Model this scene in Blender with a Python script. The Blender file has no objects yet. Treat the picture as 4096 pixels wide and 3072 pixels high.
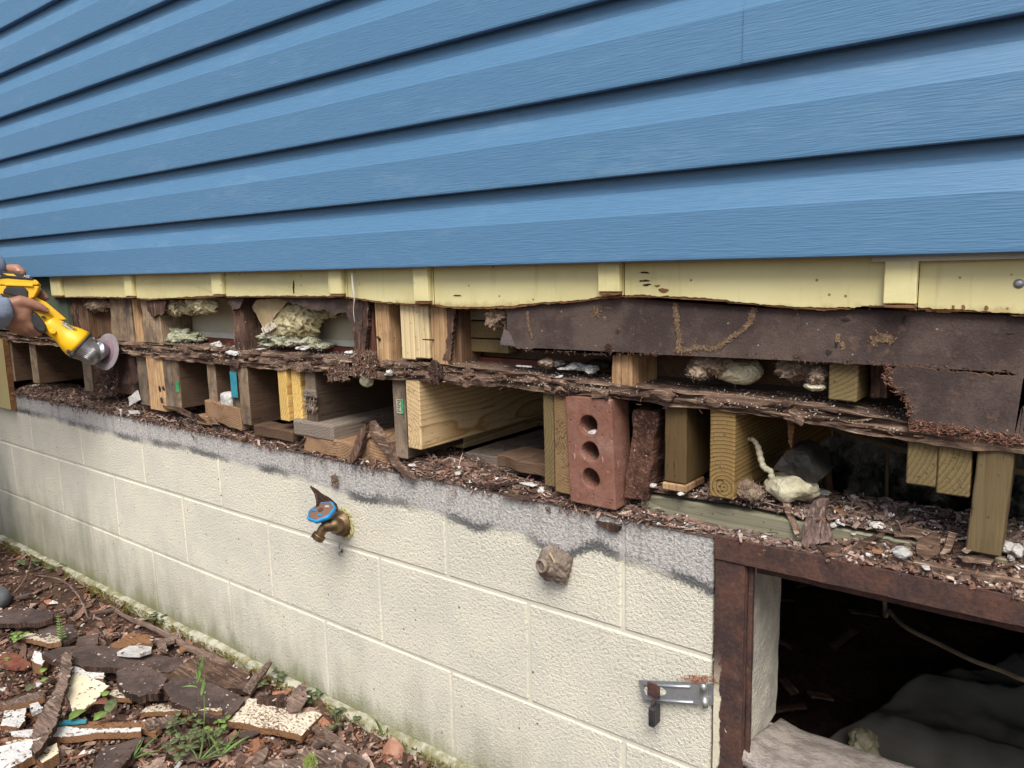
import bpy, bmesh, math, random
import numpy as np
from mathutils import Vector, noise, Matrix, geometry
R = math.radians
random.seed(7)
S = bpy.context.scene
COL = S.collection

# ------------------------------------------------------------------ camera
CC = Vector((2.65563563, -1.08904610, 0.62287928))
FP = 3090.956
RM = Matrix(((0.79009212, 0.61249319, -0.02462783),
             (0.07356407, -0.1346279, -0.98816176),
             (-0.60855, 0.77892, -0.15142)))
# orthonormalise
_r0 = Vector(RM[0]).normalized(); _r1 = Vector(RM[1]); _r1 = (_r1 - _r0 * _r1.dot(_r0)).normalized(); _r2 = _r0.cross(_r1)
RX, RD, RF = _r0, _r1, _r2            # right, down, forward
cam = bpy.data.cameras.new('camera'); camo = bpy.data.objects.new('camera', cam); COL.objects.link(camo)
cam.sensor_fit = 'HORIZONTAL'; cam.sensor_width = 36.0; cam.lens = FP / 4096 * 36.0
cam.clip_start = 0.02; cam.clip_end = 400
M3 = Matrix((RX, -RD, -RF)).transposed()
camo.matrix_world = Matrix.Translation(CC) @ M3.to_4x4()
S.camera = camo

# ------------------------------------------------------------------ world, sun, exposure
SUN_EL, SUN_AZ = R(52), R(146)       # azimuth measured from +Y clockwise
w = bpy.data.worlds.new('World'); S.world = w; w.use_nodes = True
nt = w.node_tree; bg = nt.nodes['Background']
sky = nt.nodes.new('ShaderNodeTexSky'); sky.sky_type = 'NISHITA'; sky.sun_disc = False
sky.sun_elevation = SUN_EL; sky.sun_rotation = SUN_AZ
sky.air_density = 1.0; sky.dust_density = 4.0; sky.ozone_density = 1.0
nt.links.new(sky.outputs[0], bg.inputs[0]); bg.inputs[1].default_value = 0.065
sl = bpy.data.lights.new('sun', 'SUN'); sl.energy = 1.5; sl.angle = R(32); sl.color = (1.0, 0.96, 0.9)
so = bpy.data.objects.new('sun', sl); COL.objects.link(so)
sd = Vector((math.sin(SUN_AZ) * math.cos(SUN_EL), math.cos(SUN_AZ) * math.cos(SUN_EL), math.sin(SUN_EL)))
so.rotation_euler = (-sd).to_track_quat('-Z', 'Y').to_euler(); so.location = sd * 20
S.view_settings.view_transform = 'Standard'; S.view_settings.look = 'None'
S.view_settings.exposure = 1.38; S.view_settings.gamma = 1.0
S.view_settings.use_curve_mapping = False
S.cycles.max_bounces = 5; S.cycles.diffuse_bounces = 4; S.cycles.glossy_bounces = 2; S.cycles.transmission_bounces = 1

# ------------------------------------------------------------------ photo measure helpers
def ray(u, v): return RX * ((u - 2048) / FP) + RD * ((v - 1536) / FP) + RF
def at(p, Y=0.0):
    d = ray(*p); return CC + d * ((Y - CC.y) / d.y)
def atz(p, Z):
    d = ray(*p); return CC + d * ((Z - CC.z) / d.z)
def crop(x0, y0, s): return lambda x, y: (x0 + x * s, y0 + y * s)
cA = crop(0, 1000, .422); cB = crop(600, 1050, .4824); cC = crop(1200, 1050, .5423); cD = crop(1900, 1050, .6628)
cE = crop(2500, 1300, .5423); cF = crop(3200, 1000, .4823); cG = crop(2900, 1700, .5407); cH = crop(2500, 2200, .7215)
c1 = crop(0, 0, .9259); c2 = crop(2048, 0, .9259); g1 = crop(0, 2100, .586); g2 = crop(700, 2500, .4973)
cT = crop(1200, 1900, .1809); cK = crop(1100, 1750, .6329); cL = crop(0, 1500, .5425)
def ptsY(c, pts, Y=0.0): return [at(c(*p), Y) for p in pts]
def ptsZ(c, pts, Z): return [atz(c(*p), Z) for p in pts]

# ------------------------------------------------------------------ objects
def tag(o, label=None, cat=None, group=None, kind=None):
    if label: o['label'] = label
    if cat: o['category'] = cat
    if group: o['group'] = group
    if kind: o['kind'] = kind
    return o
def empty(name, loc, label=None, cat=None, group=None, kind=None):
    o = bpy.data.objects.new(name, None); COL.objects.link(o); o.location = loc; o.empty_display_size = .02
    return tag(o, label, cat, group, kind)
def wloc(o):
    v = Vector(o.location); p = o.parent
    while p: v = v + p.location; p = p.parent
    return v
def mk(name, verts, faces, mats, parent=None, smooth=False, midx=None, cols=None, origin=None):
    vs = np.array([tuple(v) for v in verts], dtype=float).reshape(-1, 3)
    c = (vs.min(0) + vs.max(0)) / 2 if origin is None else np.array(tuple(origin))
    me = bpy.data.meshes.new(name)
    me.from_pydata((vs - c).tolist(), [], [list(f) for f in faces])
    if not isinstance(mats, (list, tuple)): mats = [mats]
    for m in mats: me.materials.append(m)
    if midx is not None: me.polygons.foreach_set('material_index', midx)
    if smooth: me.polygons.foreach_set('use_smooth', [True] * len(me.polygons))
    if cols is not None:
        at_ = me.color_attributes.new('tint', 'FLOAT_COLOR', 'POINT')
        at_.data.foreach_set('color', np.array(cols, dtype=np.float32).ravel())
    me.update()
    o = bpy.data.objects.new(name, me); COL.objects.link(o)
    c = Vector(c)
    if parent: o.parent = parent; o.location = c - wloc(parent)
    else: o.location = c
    return o
def nz(v, s, seed=0.0): return noise.noise(Vector((v[0] * s + seed * 7.13, v[1] * s + seed * 3.7, v[2] * s - seed * 5.1)))
def nvec(v, s, seed=0.0):
    p = Vector((v[0] * s + seed * 7.13, v[1] * s + seed * 3.7, v[2] * s - seed * 5.1))
    return noise.noise_vector(p)

def rbox_data(x0, x1, y0, y1, z0, z1, seg=(3, 3, 3), amp=0.0, sc=20, bev=0.002, seed=0, xf=None):
    """box with shared grid vertices, rounded edges and noise"""
    nx, ny, nzz = seg; idx = {}; V = []
    def ts(n, L):
        e = bev * 1.1 / max(L, 1e-6)
        if n < 3 or not bev or e > .2: return [i / n for i in range(n + 1)]
        return [0, e] + [e + (1 - 2 * e) * i / (n - 2) for i in range(1, n - 2)] + [1 - e, 1]
    TX_, TY_, TZ_ = ts(nx, x1 - x0), ts(ny, y1 - y0), ts(nzz, z1 - z0)
    def P(i, j, k):
        key = (i, j, k)
        if key in idx: return idx[key]
        fx, fy, fz = TX_[i], TY_[j], TZ_[k]
        x = x0 + (x1 - x0) * fx; y = y0 + (y1 - y0) * fy; z = z0 + (z1 - z0) * fz
        ex = (i in (0, nx)); ey = (j in (0, ny)); ez = (k in (0, nzz)); n = ex + ey + ez
        if n >= 2 and bev:
            b = bev * (0.75 if n == 3 else 0.45)
            if ex: x += b if i == 0 else -b
            if ey: y += b if j == 0 else -b
            if ez: z += b if k == 0 else -b
        v = Vector((x, y, z))
        if amp:
            v += nvec(v, sc, seed) * amp
        if xf: v = xf(v)
        idx[key] = len(V); V.append(v); return idx[key]
    F = []
    for i in range(nx):
        for j in range(ny):
            F.append((P(i, j, 0), P(i, j + 1, 0), P(i + 1, j + 1, 0), P(i + 1, j, 0)))
            F.append((P(i, j, nzz), P(i + 1, j, nzz), P(i + 1, j + 1, nzz), P(i, j + 1, nzz)))
    for i in range(nx):
        for k in range(nzz):
            F.append((P(i, 0, k), P(i + 1, 0, k), P(i + 1, 0, k + 1), P(i, 0, k + 1)))
            F.append((P(i, ny, k), P(i, ny, k + 1), P(i + 1, ny, k + 1), P(i + 1, ny, k)))
    for j in range(ny):
        for k in range(nzz):
            F.append((P(0, j, k), P(0, j, k + 1), P(0, j + 1, k + 1), P(0, j + 1, k)))
            F.append((P(nx, j, k), P(nx, j + 1, k), P(nx, j + 1, k + 1), P(nx, j, k + 1)))
    inv = {q: key for key, q in idx.items()}
    rbox_data.front = [1 if all(inv[q][1] == 0 for q in f) else 0 for f in F]
    return V, F
def rbox(name, b, mat, parent=None, seg=(3, 3, 3), amp=0.0, sc=20, bev=0.002, seed=0, xf=None, smooth=False):
    V, F = rbox_data(*b, seg=seg, amp=amp, sc=sc, bev=bev, seed=seed, xf=xf)
    return mk(name, V, F, mat, parent, smooth, midx=rbox_data.front if isinstance(mat, (list, tuple)) and len(mat) > 1 else None)

def ragged(pts, seg, jit, plane, seed=0, skip=()):
    """subdivide a loop of 3-D points and roughen it inside its own plane; skip = indices of straight edges"""
    rnd = random.Random(seed); a, b = {'xz': (0, 2), 'xy': (0, 1), 'yz': (1, 2)}[plane]
    out = []
    n = len(pts)
    for i in range(n):
        p, q = Vector(pts[i]), Vector(pts[(i + 1) % n]); L = (q - p).length
        m = max(1, int(L / seg)) if seg and i not in skip else 1
        for k in range(m):
            v = p.lerp(q, k / m)
            if jit and i not in skip and (k > 0 or True):
                e = nvec(v, 1 / (seg * 5), seed) * jit * 1.2 + Vector((rnd.uniform(-1, 1), rnd.uniform(-1, 1), rnd.uniform(-1, 1))) * jit * .6
                if k > 0 or (i - 1) % n not in skip:
                    v = v.copy(); v[a] += e[a]; v[b] += e[b]
            out.append(v)
    return out
def slab(name, loop, thick, mats, parent=None, bow=0.0, seed=0, cell=.010):
    """closed sheet: loop = front outline (3-D), thick = vector to its back; mats = (face, edge); bow = unevenness of its faces"""
    n = len(loop); th = Vector(thick); mi = []; edge = 1 if len(mats) > 1 else 0
    if bow:
        nrm = Vector()
        for i in range(n): nrm += Vector(loop[i]).cross(Vector(loop[(i + 1) % n]))
        nrm.normalize(); ex = nrm.orthogonal().normalized(); ey = nrm.cross(ex); o = Vector(loop[0])
        P2 = [Vector(((Vector(v) - o).dot(ex), (Vector(v) - o).dot(ey))) for v in loop]
        xs = [p.x for p in P2]; ys = [p.y for p in P2]; rr = random.Random(seed)
        area = (max(xs) - min(xs)) * (max(ys) - min(ys)); c = max(cell, math.sqrt(area / 900)); inner = []
        def inside(x, y):
            r = False; j = n - 1
            for i in range(n):
                if (P2[i].y > y) != (P2[j].y > y) and x < (P2[j].x - P2[i].x) * (y - P2[i].y) / (P2[j].y - P2[i].y + 1e-12) + P2[i].x: r = not r
                j = i
            return r
        y = min(ys) + c / 2
        while y < max(ys):
            x = min(xs) + c / 2
            while x < max(xs):
                q = (x + rr.uniform(-.3, .3) * c, y + rr.uniform(-.3, .3) * c)
                if inside(*q) and min((p.x - q[0]) ** 2 + (p.y - q[1]) ** 2 for p in P2) > (c * .35) ** 2: inner.append(Vector(q))
                x += c
            y += c
        res = geometry.delaunay_2d_cdt(P2 + inner, [(i, (i + 1) % n) for i in range(n)], [], 1, 1e-7)
        v2, f2, ov = res[0], res[2], res[3]
        hgt = lambda p: (nz(p, 13, seed) * bow + nz(p, 40, seed) * bow * .6 + nz(p, 110, seed) * bow * .3)
        tn = th.normalized(); V = []; F = []; m = len(v2); back = {}
        for q in v2: p = o + ex * q.x + ey * q.y; V.append(p + tn * hgt(p))
        for q in v2: p = o + ex * q.x + ey * q.y; V.append(p + th + tn * hgt(p))
        cnt = {}
        flip = nrm.dot(th) > 0
        for f in f2:
            f = list(f); f = f[::-1] if flip else f
            F.append(f); mi.append(0); F.append([q + m for q in f[::-1]]); mi.append(0)
            for a, b in zip(f, f[1:] + f[:1]): cnt[(a, b)] = 1
        for a, b in cnt:
            if (b, a) not in cnt: F.append([b, a, a + m, b + m]); mi.append(edge)
        return mk(name, V, F, list(mats), parent, midx=mi)
    bm = bmesh.new()
    fr = [bm.verts.new(v) for v in loop]; bk = [bm.verts.new(Vector(v) + th) for v in loop]
    f1 = bm.faces.new(fr); f2 = bm.faces.new(bk[::-1]); f1.material_index = 0; f2.material_index = 0
    for i in range(n):
        f = bm.faces.new((fr[i], bk[i], bk[(i + 1) % n], fr[(i + 1) % n])); f.material_index = edge
    bmesh.ops.triangulate(bm, faces=[f1, f2])
    bmesh.ops.recalc_face_normals(bm, faces=bm.faces)
    V = [v.co.copy() for v in bm.verts]; bm.verts.index_update()
    F = [[v.index for v in f.verts] for f in bm.faces]; mi = [f.material_index for f in bm.faces]
    bm.free()
    return mk(name, V, F, list(mats), parent, midx=mi)

def tube_data(path, rad, n=10, cap=True, squash=None):
    P = [Vector(p) for p in path]; m = len(P); V = []; F = []
    if not isinstance(rad, (list, tuple)): rad = [rad] * m
    up = None
    for i in range(m):
        t = (P[min(i + 1, m - 1)] - P[max(i - 1, 0)]).normalized()
        if up is None:
            up = Vector((0, 0, 1)) if abs(t.z) < .9 else Vector((1, 0, 0))
        s = t.cross(up).normalized(); up = s.cross(t).normalized()
        for k in range(n):
            a = 2 * math.pi * k / n
            V.append(P[i] + (s * math.cos(a) + up * math.sin(a)) * rad[i])
    for i in range(m - 1):
        for k in range(n):
            F.append((i * n + k, i * n + (k + 1) % n, (i + 1) * n + (k + 1) % n, (i + 1) * n + k))
    if cap:
        F.append(tuple(range(n))[::-1]); F.append(tuple((m - 1) * n + k for k in range(n)))
    return V, F
def tube(name, path, rad, mat, parent=None, n=10, cap=True, smooth=True):
    V, F = tube_data(path, rad, n, cap); return mk(name, V, F, mat, parent, smooth)
def spline(pts, k=6):
    P = [Vector(p) for p in pts]; out = []
    for i in range(len(P) - 1):
        p0 = P[max(i - 1, 0)]; p1 = P[i]; p2 = P[i + 1]; p3 = P[min(i + 2, len(P) - 1)]
        for j in range(k):
            t = j / k
            out.append(.5 * ((2 * p1) + (p2 - p0) * t + (2 * p0 - 5 * p1 + 4 * p2 - p3) * t * t + (3 * p1 - p0 - 3 * p2 + p3) * t ** 3))
    out.append(P[-1]); return out
def lathe_data(o, axis, prof, n=24, lobes=0, lobe=0.0, phase=0):
    """prof = [(distance along axis, radius)]"""
    o = Vector(o); ax = Vector(axis).normalized(); up = Vector((0, 0, 1)) if abs(ax.z) < .9 else Vector((1, 0, 0))
    s = ax.cross(up).normalized(); t = s.cross(ax).normalized(); V = []; F = []
    for d, r in prof:
        for k in range(n):
            a = 2 * math.pi * k / n; rr = r * (1 + lobe * math.cos(lobes * a + phase)) if lobes else r
            V.append(o + ax * d + (s * math.cos(a) + t * math.sin(a)) * rr)
    m = len(prof)
    for i in range(m - 1):
        for k in range(n): F.append((i * n + k, i * n + (k + 1) % n, (i + 1) * n + (k + 1) % n, (i + 1) * n + k))
    F.append(tuple(range(n))[::-1]); F.append(tuple((m - 1) * n + k for k in range(n)))
    return V, F
def lathe(name, o, axis, prof, mat, parent=None, n=24, lobes=0, lobe=0.0, smooth=True):
    V, F = lathe_data(o, axis, prof, n, lobes, lobe); return mk(name, V, F, mat, parent, smooth)
def lump(name, c, r, mat, parent=None, amp=.3, sc=20, seed=0, lv=4, smooth=True, flat=None, amp2=.1, sc2=60):
    bm = bmesh.new(); bmesh.ops.create_icosphere(bm, subdivisions=lv, radius=1.0); V = []
    c = Vector(c); r = Vector(r) if hasattr(r, '__len__') else Vector((r, r, r)); rm = (r.x + r.y + r.z) / 3
    for v in bm.verts:
        p = Vector((v.co.x * r.x, v.co.y * r.y, v.co.z * r.z))
        d = 1 + amp * nz(p + c, sc, seed) + amp2 * nz(p + c, sc2, seed + 3) + amp2 * .5 * nz(p + c, sc2 * 2.3, seed + 5)
        q = c + p * d
        if flat is not None and q.z < flat: q.z = flat + (q.z - flat) * .1
        V.append(q)
    F = [[v.index for v in f.verts] for f in bm.faces]; bm.free()
    return mk(name, V, F, mat, parent, smooth)

def flake_mesh(name, items, mat, parent=None):
    """items: (pos, length, width, thick, direction vec, normal vec, colour, bend) -> one mesh of small bent chips"""
    V = []; F = []; Cc = []
    rnd = random.Random(len(items))
    for pos, L, Wd, T, d, nrm, col, bend in items:
        d = Vector(d).normalized(); nrm = Vector(nrm); s = d.cross(nrm)
        if s.length < 1e-4: s = d.orthogonal()
        s.normalize(); nn = s.cross(d).normalized(); b = len(V)
        for i, t in enumerate((-.5, 0.0, .5)):
            ww = Wd * (rnd.uniform(.25, .8) if i != 1 else rnd.uniform(.8, 1.1)) * .5
            off = nn * (bend * L * (t * t * 4 - .5)) + s * rnd.uniform(-.15, .15) * Wd
            cpt = Vector(pos) + d * (L * t * rnd.uniform(.85, 1.1)) + off
            for a, bb in ((-1, -1), (1, -1), (1, 1), (-1, 1)):
                V.append(cpt + s * (a * ww) + nn * (bb * T * .5)); Cc.append((*col, 1))
        for i in range(2):
            o = b + i * 4
            for k in range(4): F.append((o + k, o + (k + 1) % 4, o + 4 + (k + 1) % 4, o + 4 + k))
        F.append((b + 3, b + 2, b + 1, b)); F.append((b + 8, b + 9, b + 10, b + 11))
    return mk(name, V, F, mat, parent, cols=Cc)
# ------------------------------------------------------------------ materials
class NT:
    def __init__(s, name, rough=.7, spec=.3):
        s.m = bpy.data.materials.new(name); s.m.use_nodes = True; s.t = s.m.node_tree
        s.b = s.t.nodes['Principled BSDF']; s.b.inputs['Roughness'].default_value = rough
        s.b.inputs['Specular IOR Level'].default_value = spec
        s.tc = s.t.nodes.new('ShaderNodeTexCoord'); s.oi = s.t.nodes.new('ShaderNodeObjectInfo')
        s.geo = s.t.nodes.new('ShaderNodeNewGeometry')
        s.obj = s.tc.outputs['Object']; s.world = s.geo.outputs['Position']
        s.rnd = s.oi.outputs['Random']
    def L(s, a, b): s.t.links.new(a, b)
    def put(s, sock, v):
        if hasattr(v, 'is_linked') or isinstance(v, bpy.types.NodeSocket): s.L(v, sock)
        elif v is not None: sock.default_value = v
    def math(s, op, a, b=None, c=None, clamp=False):
        n = s.t.nodes.new('ShaderNodeMath'); n.operation = op; n.use_clamp = clamp
        for i, v in enumerate((a, b, c)):
            if v is not None: s.put(n.inputs[i], v)
        return n.outputs[0]
    def vmath(s, op, a, b=None):
        n = s.t.nodes.new('ShaderNodeVectorMath'); n.operation = op
        s.put(n.inputs[0], a)
        if b is not None: s.put(n.inputs[1], b)
        return n.outputs['Value'] if op in ('LENGTH', 'DISTANCE') else n.outputs[0]
    def sep(s, v):
        n = s.t.nodes.new('ShaderNodeSeparateXYZ'); s.put(n.inputs[0], v); return n.outputs
    def comb(s, x, y, z):
        n = s.t.nodes.new('ShaderNodeCombineXYZ')
        for i, v in enumerate((x, y, z)): s.put(n.inputs[i], v)
        return n.outputs[0]
    def scaled(s, v, k, off=None):
        r = s.vmath('MULTIPLY', v, k)
        if off is not None: r = s.vmath('ADD', r, off)
        return r
    def rvec(s, v, k=17.0):
        """vector shifted by a random amount per object"""
        r = s.math('MULTIPLY', s.rnd, k); return s.vmath('ADD', v, s.comb(r, s.math('MULTIPLY', r, 1.7), s.math('MULTIPLY', r, -.9)))
    def noise(s, v, scale=5, detail=4, rough=.55, dist=0, col=False):
        n = s.t.nodes.new('ShaderNodeTexNoise'); s.put(n.inputs['Vector'], v); n.inputs['Scale'].default_value = scale
        n.inputs['Detail'].default_value = detail; n.inputs['Roughness'].default_value = rough; n.inputs['Distortion'].default_value = dist
        return n.outputs['Color' if col else 'Fac']
    def vor(s, v, scale=5, feat='F1', rnd=1):
        n = s.t.nodes.new('ShaderNodeTexVoronoi'); n.feature = feat; s.put(n.inputs['Vector'], v); n.inputs['Scale'].default_value = scale
        n.inputs['Randomness'].default_value = rnd; return n.outputs['Distance']
    def ramp(s, f, stops, interp='LINEAR'):
        n = s.t.nodes.new('ShaderNodeValToRGB'); cr = n.color_ramp; cr.interpolation = interp
        while len(cr.elements) < len(stops): cr.elements.new(.5)
        for e, (p, c) in zip(cr.elements, stops):
            e.position = p; e.color = (*c, 1) if hasattr(c, '__len__') else (c, c, c, 1)
        s.put(n.inputs[0], f); return n.outputs[0]
    def step(s, f, a, b):
        n = s.t.nodes.new('ShaderNodeMapRange'); n.interpolation_type = 'SMOOTHSTEP'
        s.put(n.inputs[0], f); n.inputs[1].default_value = a; n.inputs[2].default_value = b; return n.outputs[0]
    def mix(s, f, a, b, mode='MIX'):
        n = s.t.nodes.new('ShaderNodeMix'); n.data_type = 'RGBA'; n.blend_type = mode
        s.put(n.inputs[0], f)
        for i, v in ((6, a), (7, b)):
            if isinstance(v, (tuple, list)) and len(v) == 3: v = (*v, 1)
            s.put(n.inputs[i], v)
        return n.outputs[2]
    def bump(s, h, strength=.3, dist=.002, prev=None):
        n = s.t.nodes.new('ShaderNodeBump'); n.inputs['Strength'].default_value = strength; n.inputs['Distance'].default_value = dist
        s.put(n.inputs['Height'], h)
        if prev is not None: s.L(prev, n.inputs['Normal'])
        return n.outputs[0]
    def attr(s, name):
        n = s.t.nodes.new('ShaderNodeAttribute'); n.attribute_name = name; return n.outputs['Color']
    def curve(s, x, pts):
        """piecewise curve of a 0..1 value"""
        n = s.t.nodes.new('ShaderNodeFloatCurve'); c = n.mapping.curves[0]
        n.mapping.use_clip = False
        while len(c.points) < len(pts): c.points.new(.5, .5)
        for p, (a, b) in zip(c.points, pts): p.location = (a, b); p.handle_type = 'VECTOR'
        n.mapping.update(); s.put(n.inputs['Value'], x); return n.outputs[0]
    def out(s, col=None, normal=None, rough=None):
        if col is not None: s.put(s.b.inputs['Base Color'], (*col, 1) if isinstance(col, tuple) and len(col) == 3 else col)
        if normal is not None: s.L(normal, s.b.inputs['Normal'])
        if rough is not None: s.put(s.b.inputs['Roughness'], rough)
        return s.m

def mat_wood(name, early, late, axis='y', ring=.006, pith=(0., -.08), dirt=.4, dirtc=(.07, .045, .03), rough=.8, bump=.3, dist=.02, vary=.25, mould=0.0, crack=.85):
    n = NT(name, rough, .25)
    x, y, z = n.sep(n.obj)
    a, b, g = {'x': (y, z, x), 'y': (x, z, y), 'z': (x, y, z)}[axis]
    rv = n.comb(n.math('MULTIPLY', n.rnd, 31.), n.math('MULTIPLY', n.rnd, 13.), n.math('MULTIPLY', n.rnd, -23.))
    base = n.comb(a, b, g)
    lo = n.noise(n.vmath('ADD', n.scaled(base, (9, 9, 2.2)), rv), 1, 2, .5)
    rr = n.math('SQRT', n.math('ADD', n.math('POWER', n.math('SUBTRACT', a, pith[0]), 2.), n.math('POWER', n.math('SUBTRACT', b, pith[1]), 2.)))
    rr = n.math('ADD', rr, n.math('MULTIPLY', n.math('SUBTRACT', lo, .5), dist * 2))
    fr = n.math('FRACT', n.math('DIVIDE', rr, ring))
    mid = tuple(e * .6 + l * .4 for e, l in zip(early, late))
    c = n.ramp(fr, [(0, early), (.45, tuple(e * .93 for e in early)), (.78, mid), (.93, late), (1, early)])
    fib = n.noise(n.vmath('ADD', n.scaled(base, (420, 420, 14)), rv), 1, 3, .6)
    c = n.mix(.35, c, n.ramp(fib, [(.3, .55), (.7, 1.25)]), 'MULTIPLY')
    d1 = n.noise(n.vmath('ADD', n.scaled(base, (30, 30, 9)), rv), 1, 6, .65)
    d2 = n.noise(n.vmath('ADD', n.scaled(n.obj, (9, 9, 9)), rv), 1, 4, .6)
    k = n.math('ADD', n.math('MULTIPLY', d1, .5), n.math('MULTIPLY', d2, .5))
    c = n.mix(n.math('MULTIPLY', n.step(k, .72 - dirt * .45, .78 - dirt * .2), min(1, .35 + dirt)), c, dirtc)
    sp = n.vor(n.vmath('ADD', n.scaled(n.obj, (70, 70, 70)), rv), 1)
    c = n.mix(n.math('MULTIPLY', n.step(sp, .16, .08), .6), c, tuple(q * .5 for q in dirtc))
    crk = n.noise(n.vmath('ADD', n.scaled(base, (55, 55, 2.6)), rv), 1, 3, .6)
    crk = n.math('MULTIPLY', n.step(n.math('ABSOLUTE', n.math('SUBTRACT', crk, .5)), .012, .003), n.step(d2, .42, .6))
    c = n.mix(n.math('MULTIPLY', crk, crack), c, tuple(q * .35 for q in dirtc))
    if mould: 
        mm = n.noise(n.vmath('ADD', n.scaled(n.obj, (26, 26, 26)), rv), 1, 5, .7)
        c = n.mix(n.math('MULTIPLY', n.step(mm, .5, .64), mould), c, (.04, .04, .04))
    vr = n.math('ADD', 1 - vary / 2, n.math('MULTIPLY', n.rnd, vary))
    c = n.mix(1.0, c, n.comb(vr, vr, vr), 'MULTIPLY')
    h = n.math('ADD', n.math('MULTIPLY', fib, .7), n.math('ADD', n.math('MULTIPLY', fr, .35), n.math('MULTIPLY', d1, .8)))
    h = n.math('SUBTRACT', h, n.math('MULTIPLY', crk, 1.2))
    return n.out(c, n.bump(h, bump, .003))
def mat_plain(name, col, col2=None, sc=25, rough=.6, bump=.2, bsc=120, dist=.001, spec=.3, metal=0, detail=5):
    n = NT(name, rough, spec); v = n.rvec(n.obj)
    f = n.noise(v, sc, detail, .6); c = n.mix(n.step(f, .38, .64), (*col,), (*(col2 or tuple(q * .7 for q in col)),))
    n.b.inputs['Metallic'].default_value = metal
    return n.out(c, n.bump(n.noise(v, bsc, 5, .6), bump, dist), n.math('ADD', rough - .08, n.math('MULTIPLY', f, .16)))

def mat_rot(name, c1, c2, c3, axis='x', bump=.9, dist=.004, k=1.0):
    n = NT(name, .9, .15); x, y, z = n.sep(n.obj)
    st = {'x': (14, 160, 160), 'y': (160, 14, 160), 'z': (160, 160, 14)}[axis]
    v = n.rvec(n.obj, 9.0)
    f = n.noise(n.scaled(v, tuple(q * k for q in st)), 1, 5, .65, .6)
    g = n.noise(v, 16, 5, .65); hh = n.noise(v, 260, 3, .6)
    c = n.mix(n.step(g, .36, .62), c1, c2)
    c = n.mix(n.math('MULTIPLY', n.step(f, .5, .68), .75), c, c3)
    c = n.mix(.7, c, n.ramp(f, [(.3, .35), (.6, 1.1)]), 'MULTIPLY')
    sp = n.noise(v, 75, 3, .7); c = n.mix(n.math('MULTIPLY', n.step(sp, .68, .74), .8), c, (.55, .5, .45))
    h = n.math('ADD', f, n.math('MULTIPLY', hh, .4))
    return n.out(c, n.bump(h, bump, dist))
def mat_tint(name, rough=.9, bump=.6):
    n = NT(name, rough, .15); c = n.attr('tint'); f = n.noise(n.obj, 180, 4, .65)
    c = n.mix(.8, c, n.ramp(f, [(.3, .45), (.7, 1.35)]), 'MULTIPLY')
    return n.out(c, n.bump(f, bump, .003))

def mat_siding():
    n = NT('blue_vinyl', .42, .36); x, y, z = n.sep(n.world)
    v = n.comb(x, z, y)
    wob = n.noise(n.scaled(v, (7, 22, 4)), 1, 2, .5)
    vv = n.comb(n.math('MULTIPLY', x, 24.), n.math('ADD', n.math('MULTIPLY', z, 400.), n.math('MULTIPLY', wob, 2.0)), n.math('MULTIPLY', y, 40.))
    e = n.noise(vv, 1, 2, .6, .15)
    dust = n.noise(n.scaled(v, (3.2, 16, 3)), 1, 4, .62); du2 = n.noise(n.scaled(v, (26, 60, 10)), 1, 3, .6)
    c = n.mix(n.step(e, .3, .7), (.080, .184, .312), (.090, .201, .338))
    c = n.mix(n.math('MULTIPLY', n.math('MULTIPLY', n.step(dust, .5, .64), n.step(du2, .35, .65)), .09), c, (.33, .45, .56))
    return n.out(c, n.bump(e, .5, .0014), n.math('ADD', .32, n.math('MULTIPLY', dust, .2)))
def mat_yellow():
    n = NT('yellow_paint', .55, .35); x, y, z = n.sep(n.world)
    v = n.world
    g = n.noise(v, 7, 5, .6); s = n.noise(n.scaled(v, (70, 70, 7)), 1, 4, .6); f = n.noise(v, 220, 4, .6)
    c = n.mix(n.step(g, .35, .7), (.68, .625, .335), (.60, .545, .27))
    c = n.mix(n.math('MULTIPLY', n.step(s, .56, .75), .3), c, (.40, .34, .14))
    lowd = n.math('ADD', z, n.math('MULTIPLY', n.noise(v, 60, 5, .7), .03))
    c = n.mix(n.math('MULTIPLY', n.step(lowd, .578, .566), .55), c, (.33, .22, .08))
    sp = n.vor(n.scaled(v, (38, 38, 38)), 1); c = n.mix(n.math('MULTIPLY', n.step(sp, .10, .05), .8), c, (.12, .07, .03))
    return n.out(c, n.bump(n.math('ADD', f, n.math('MULTIPLY', s, .5)), .18, .001))
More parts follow.
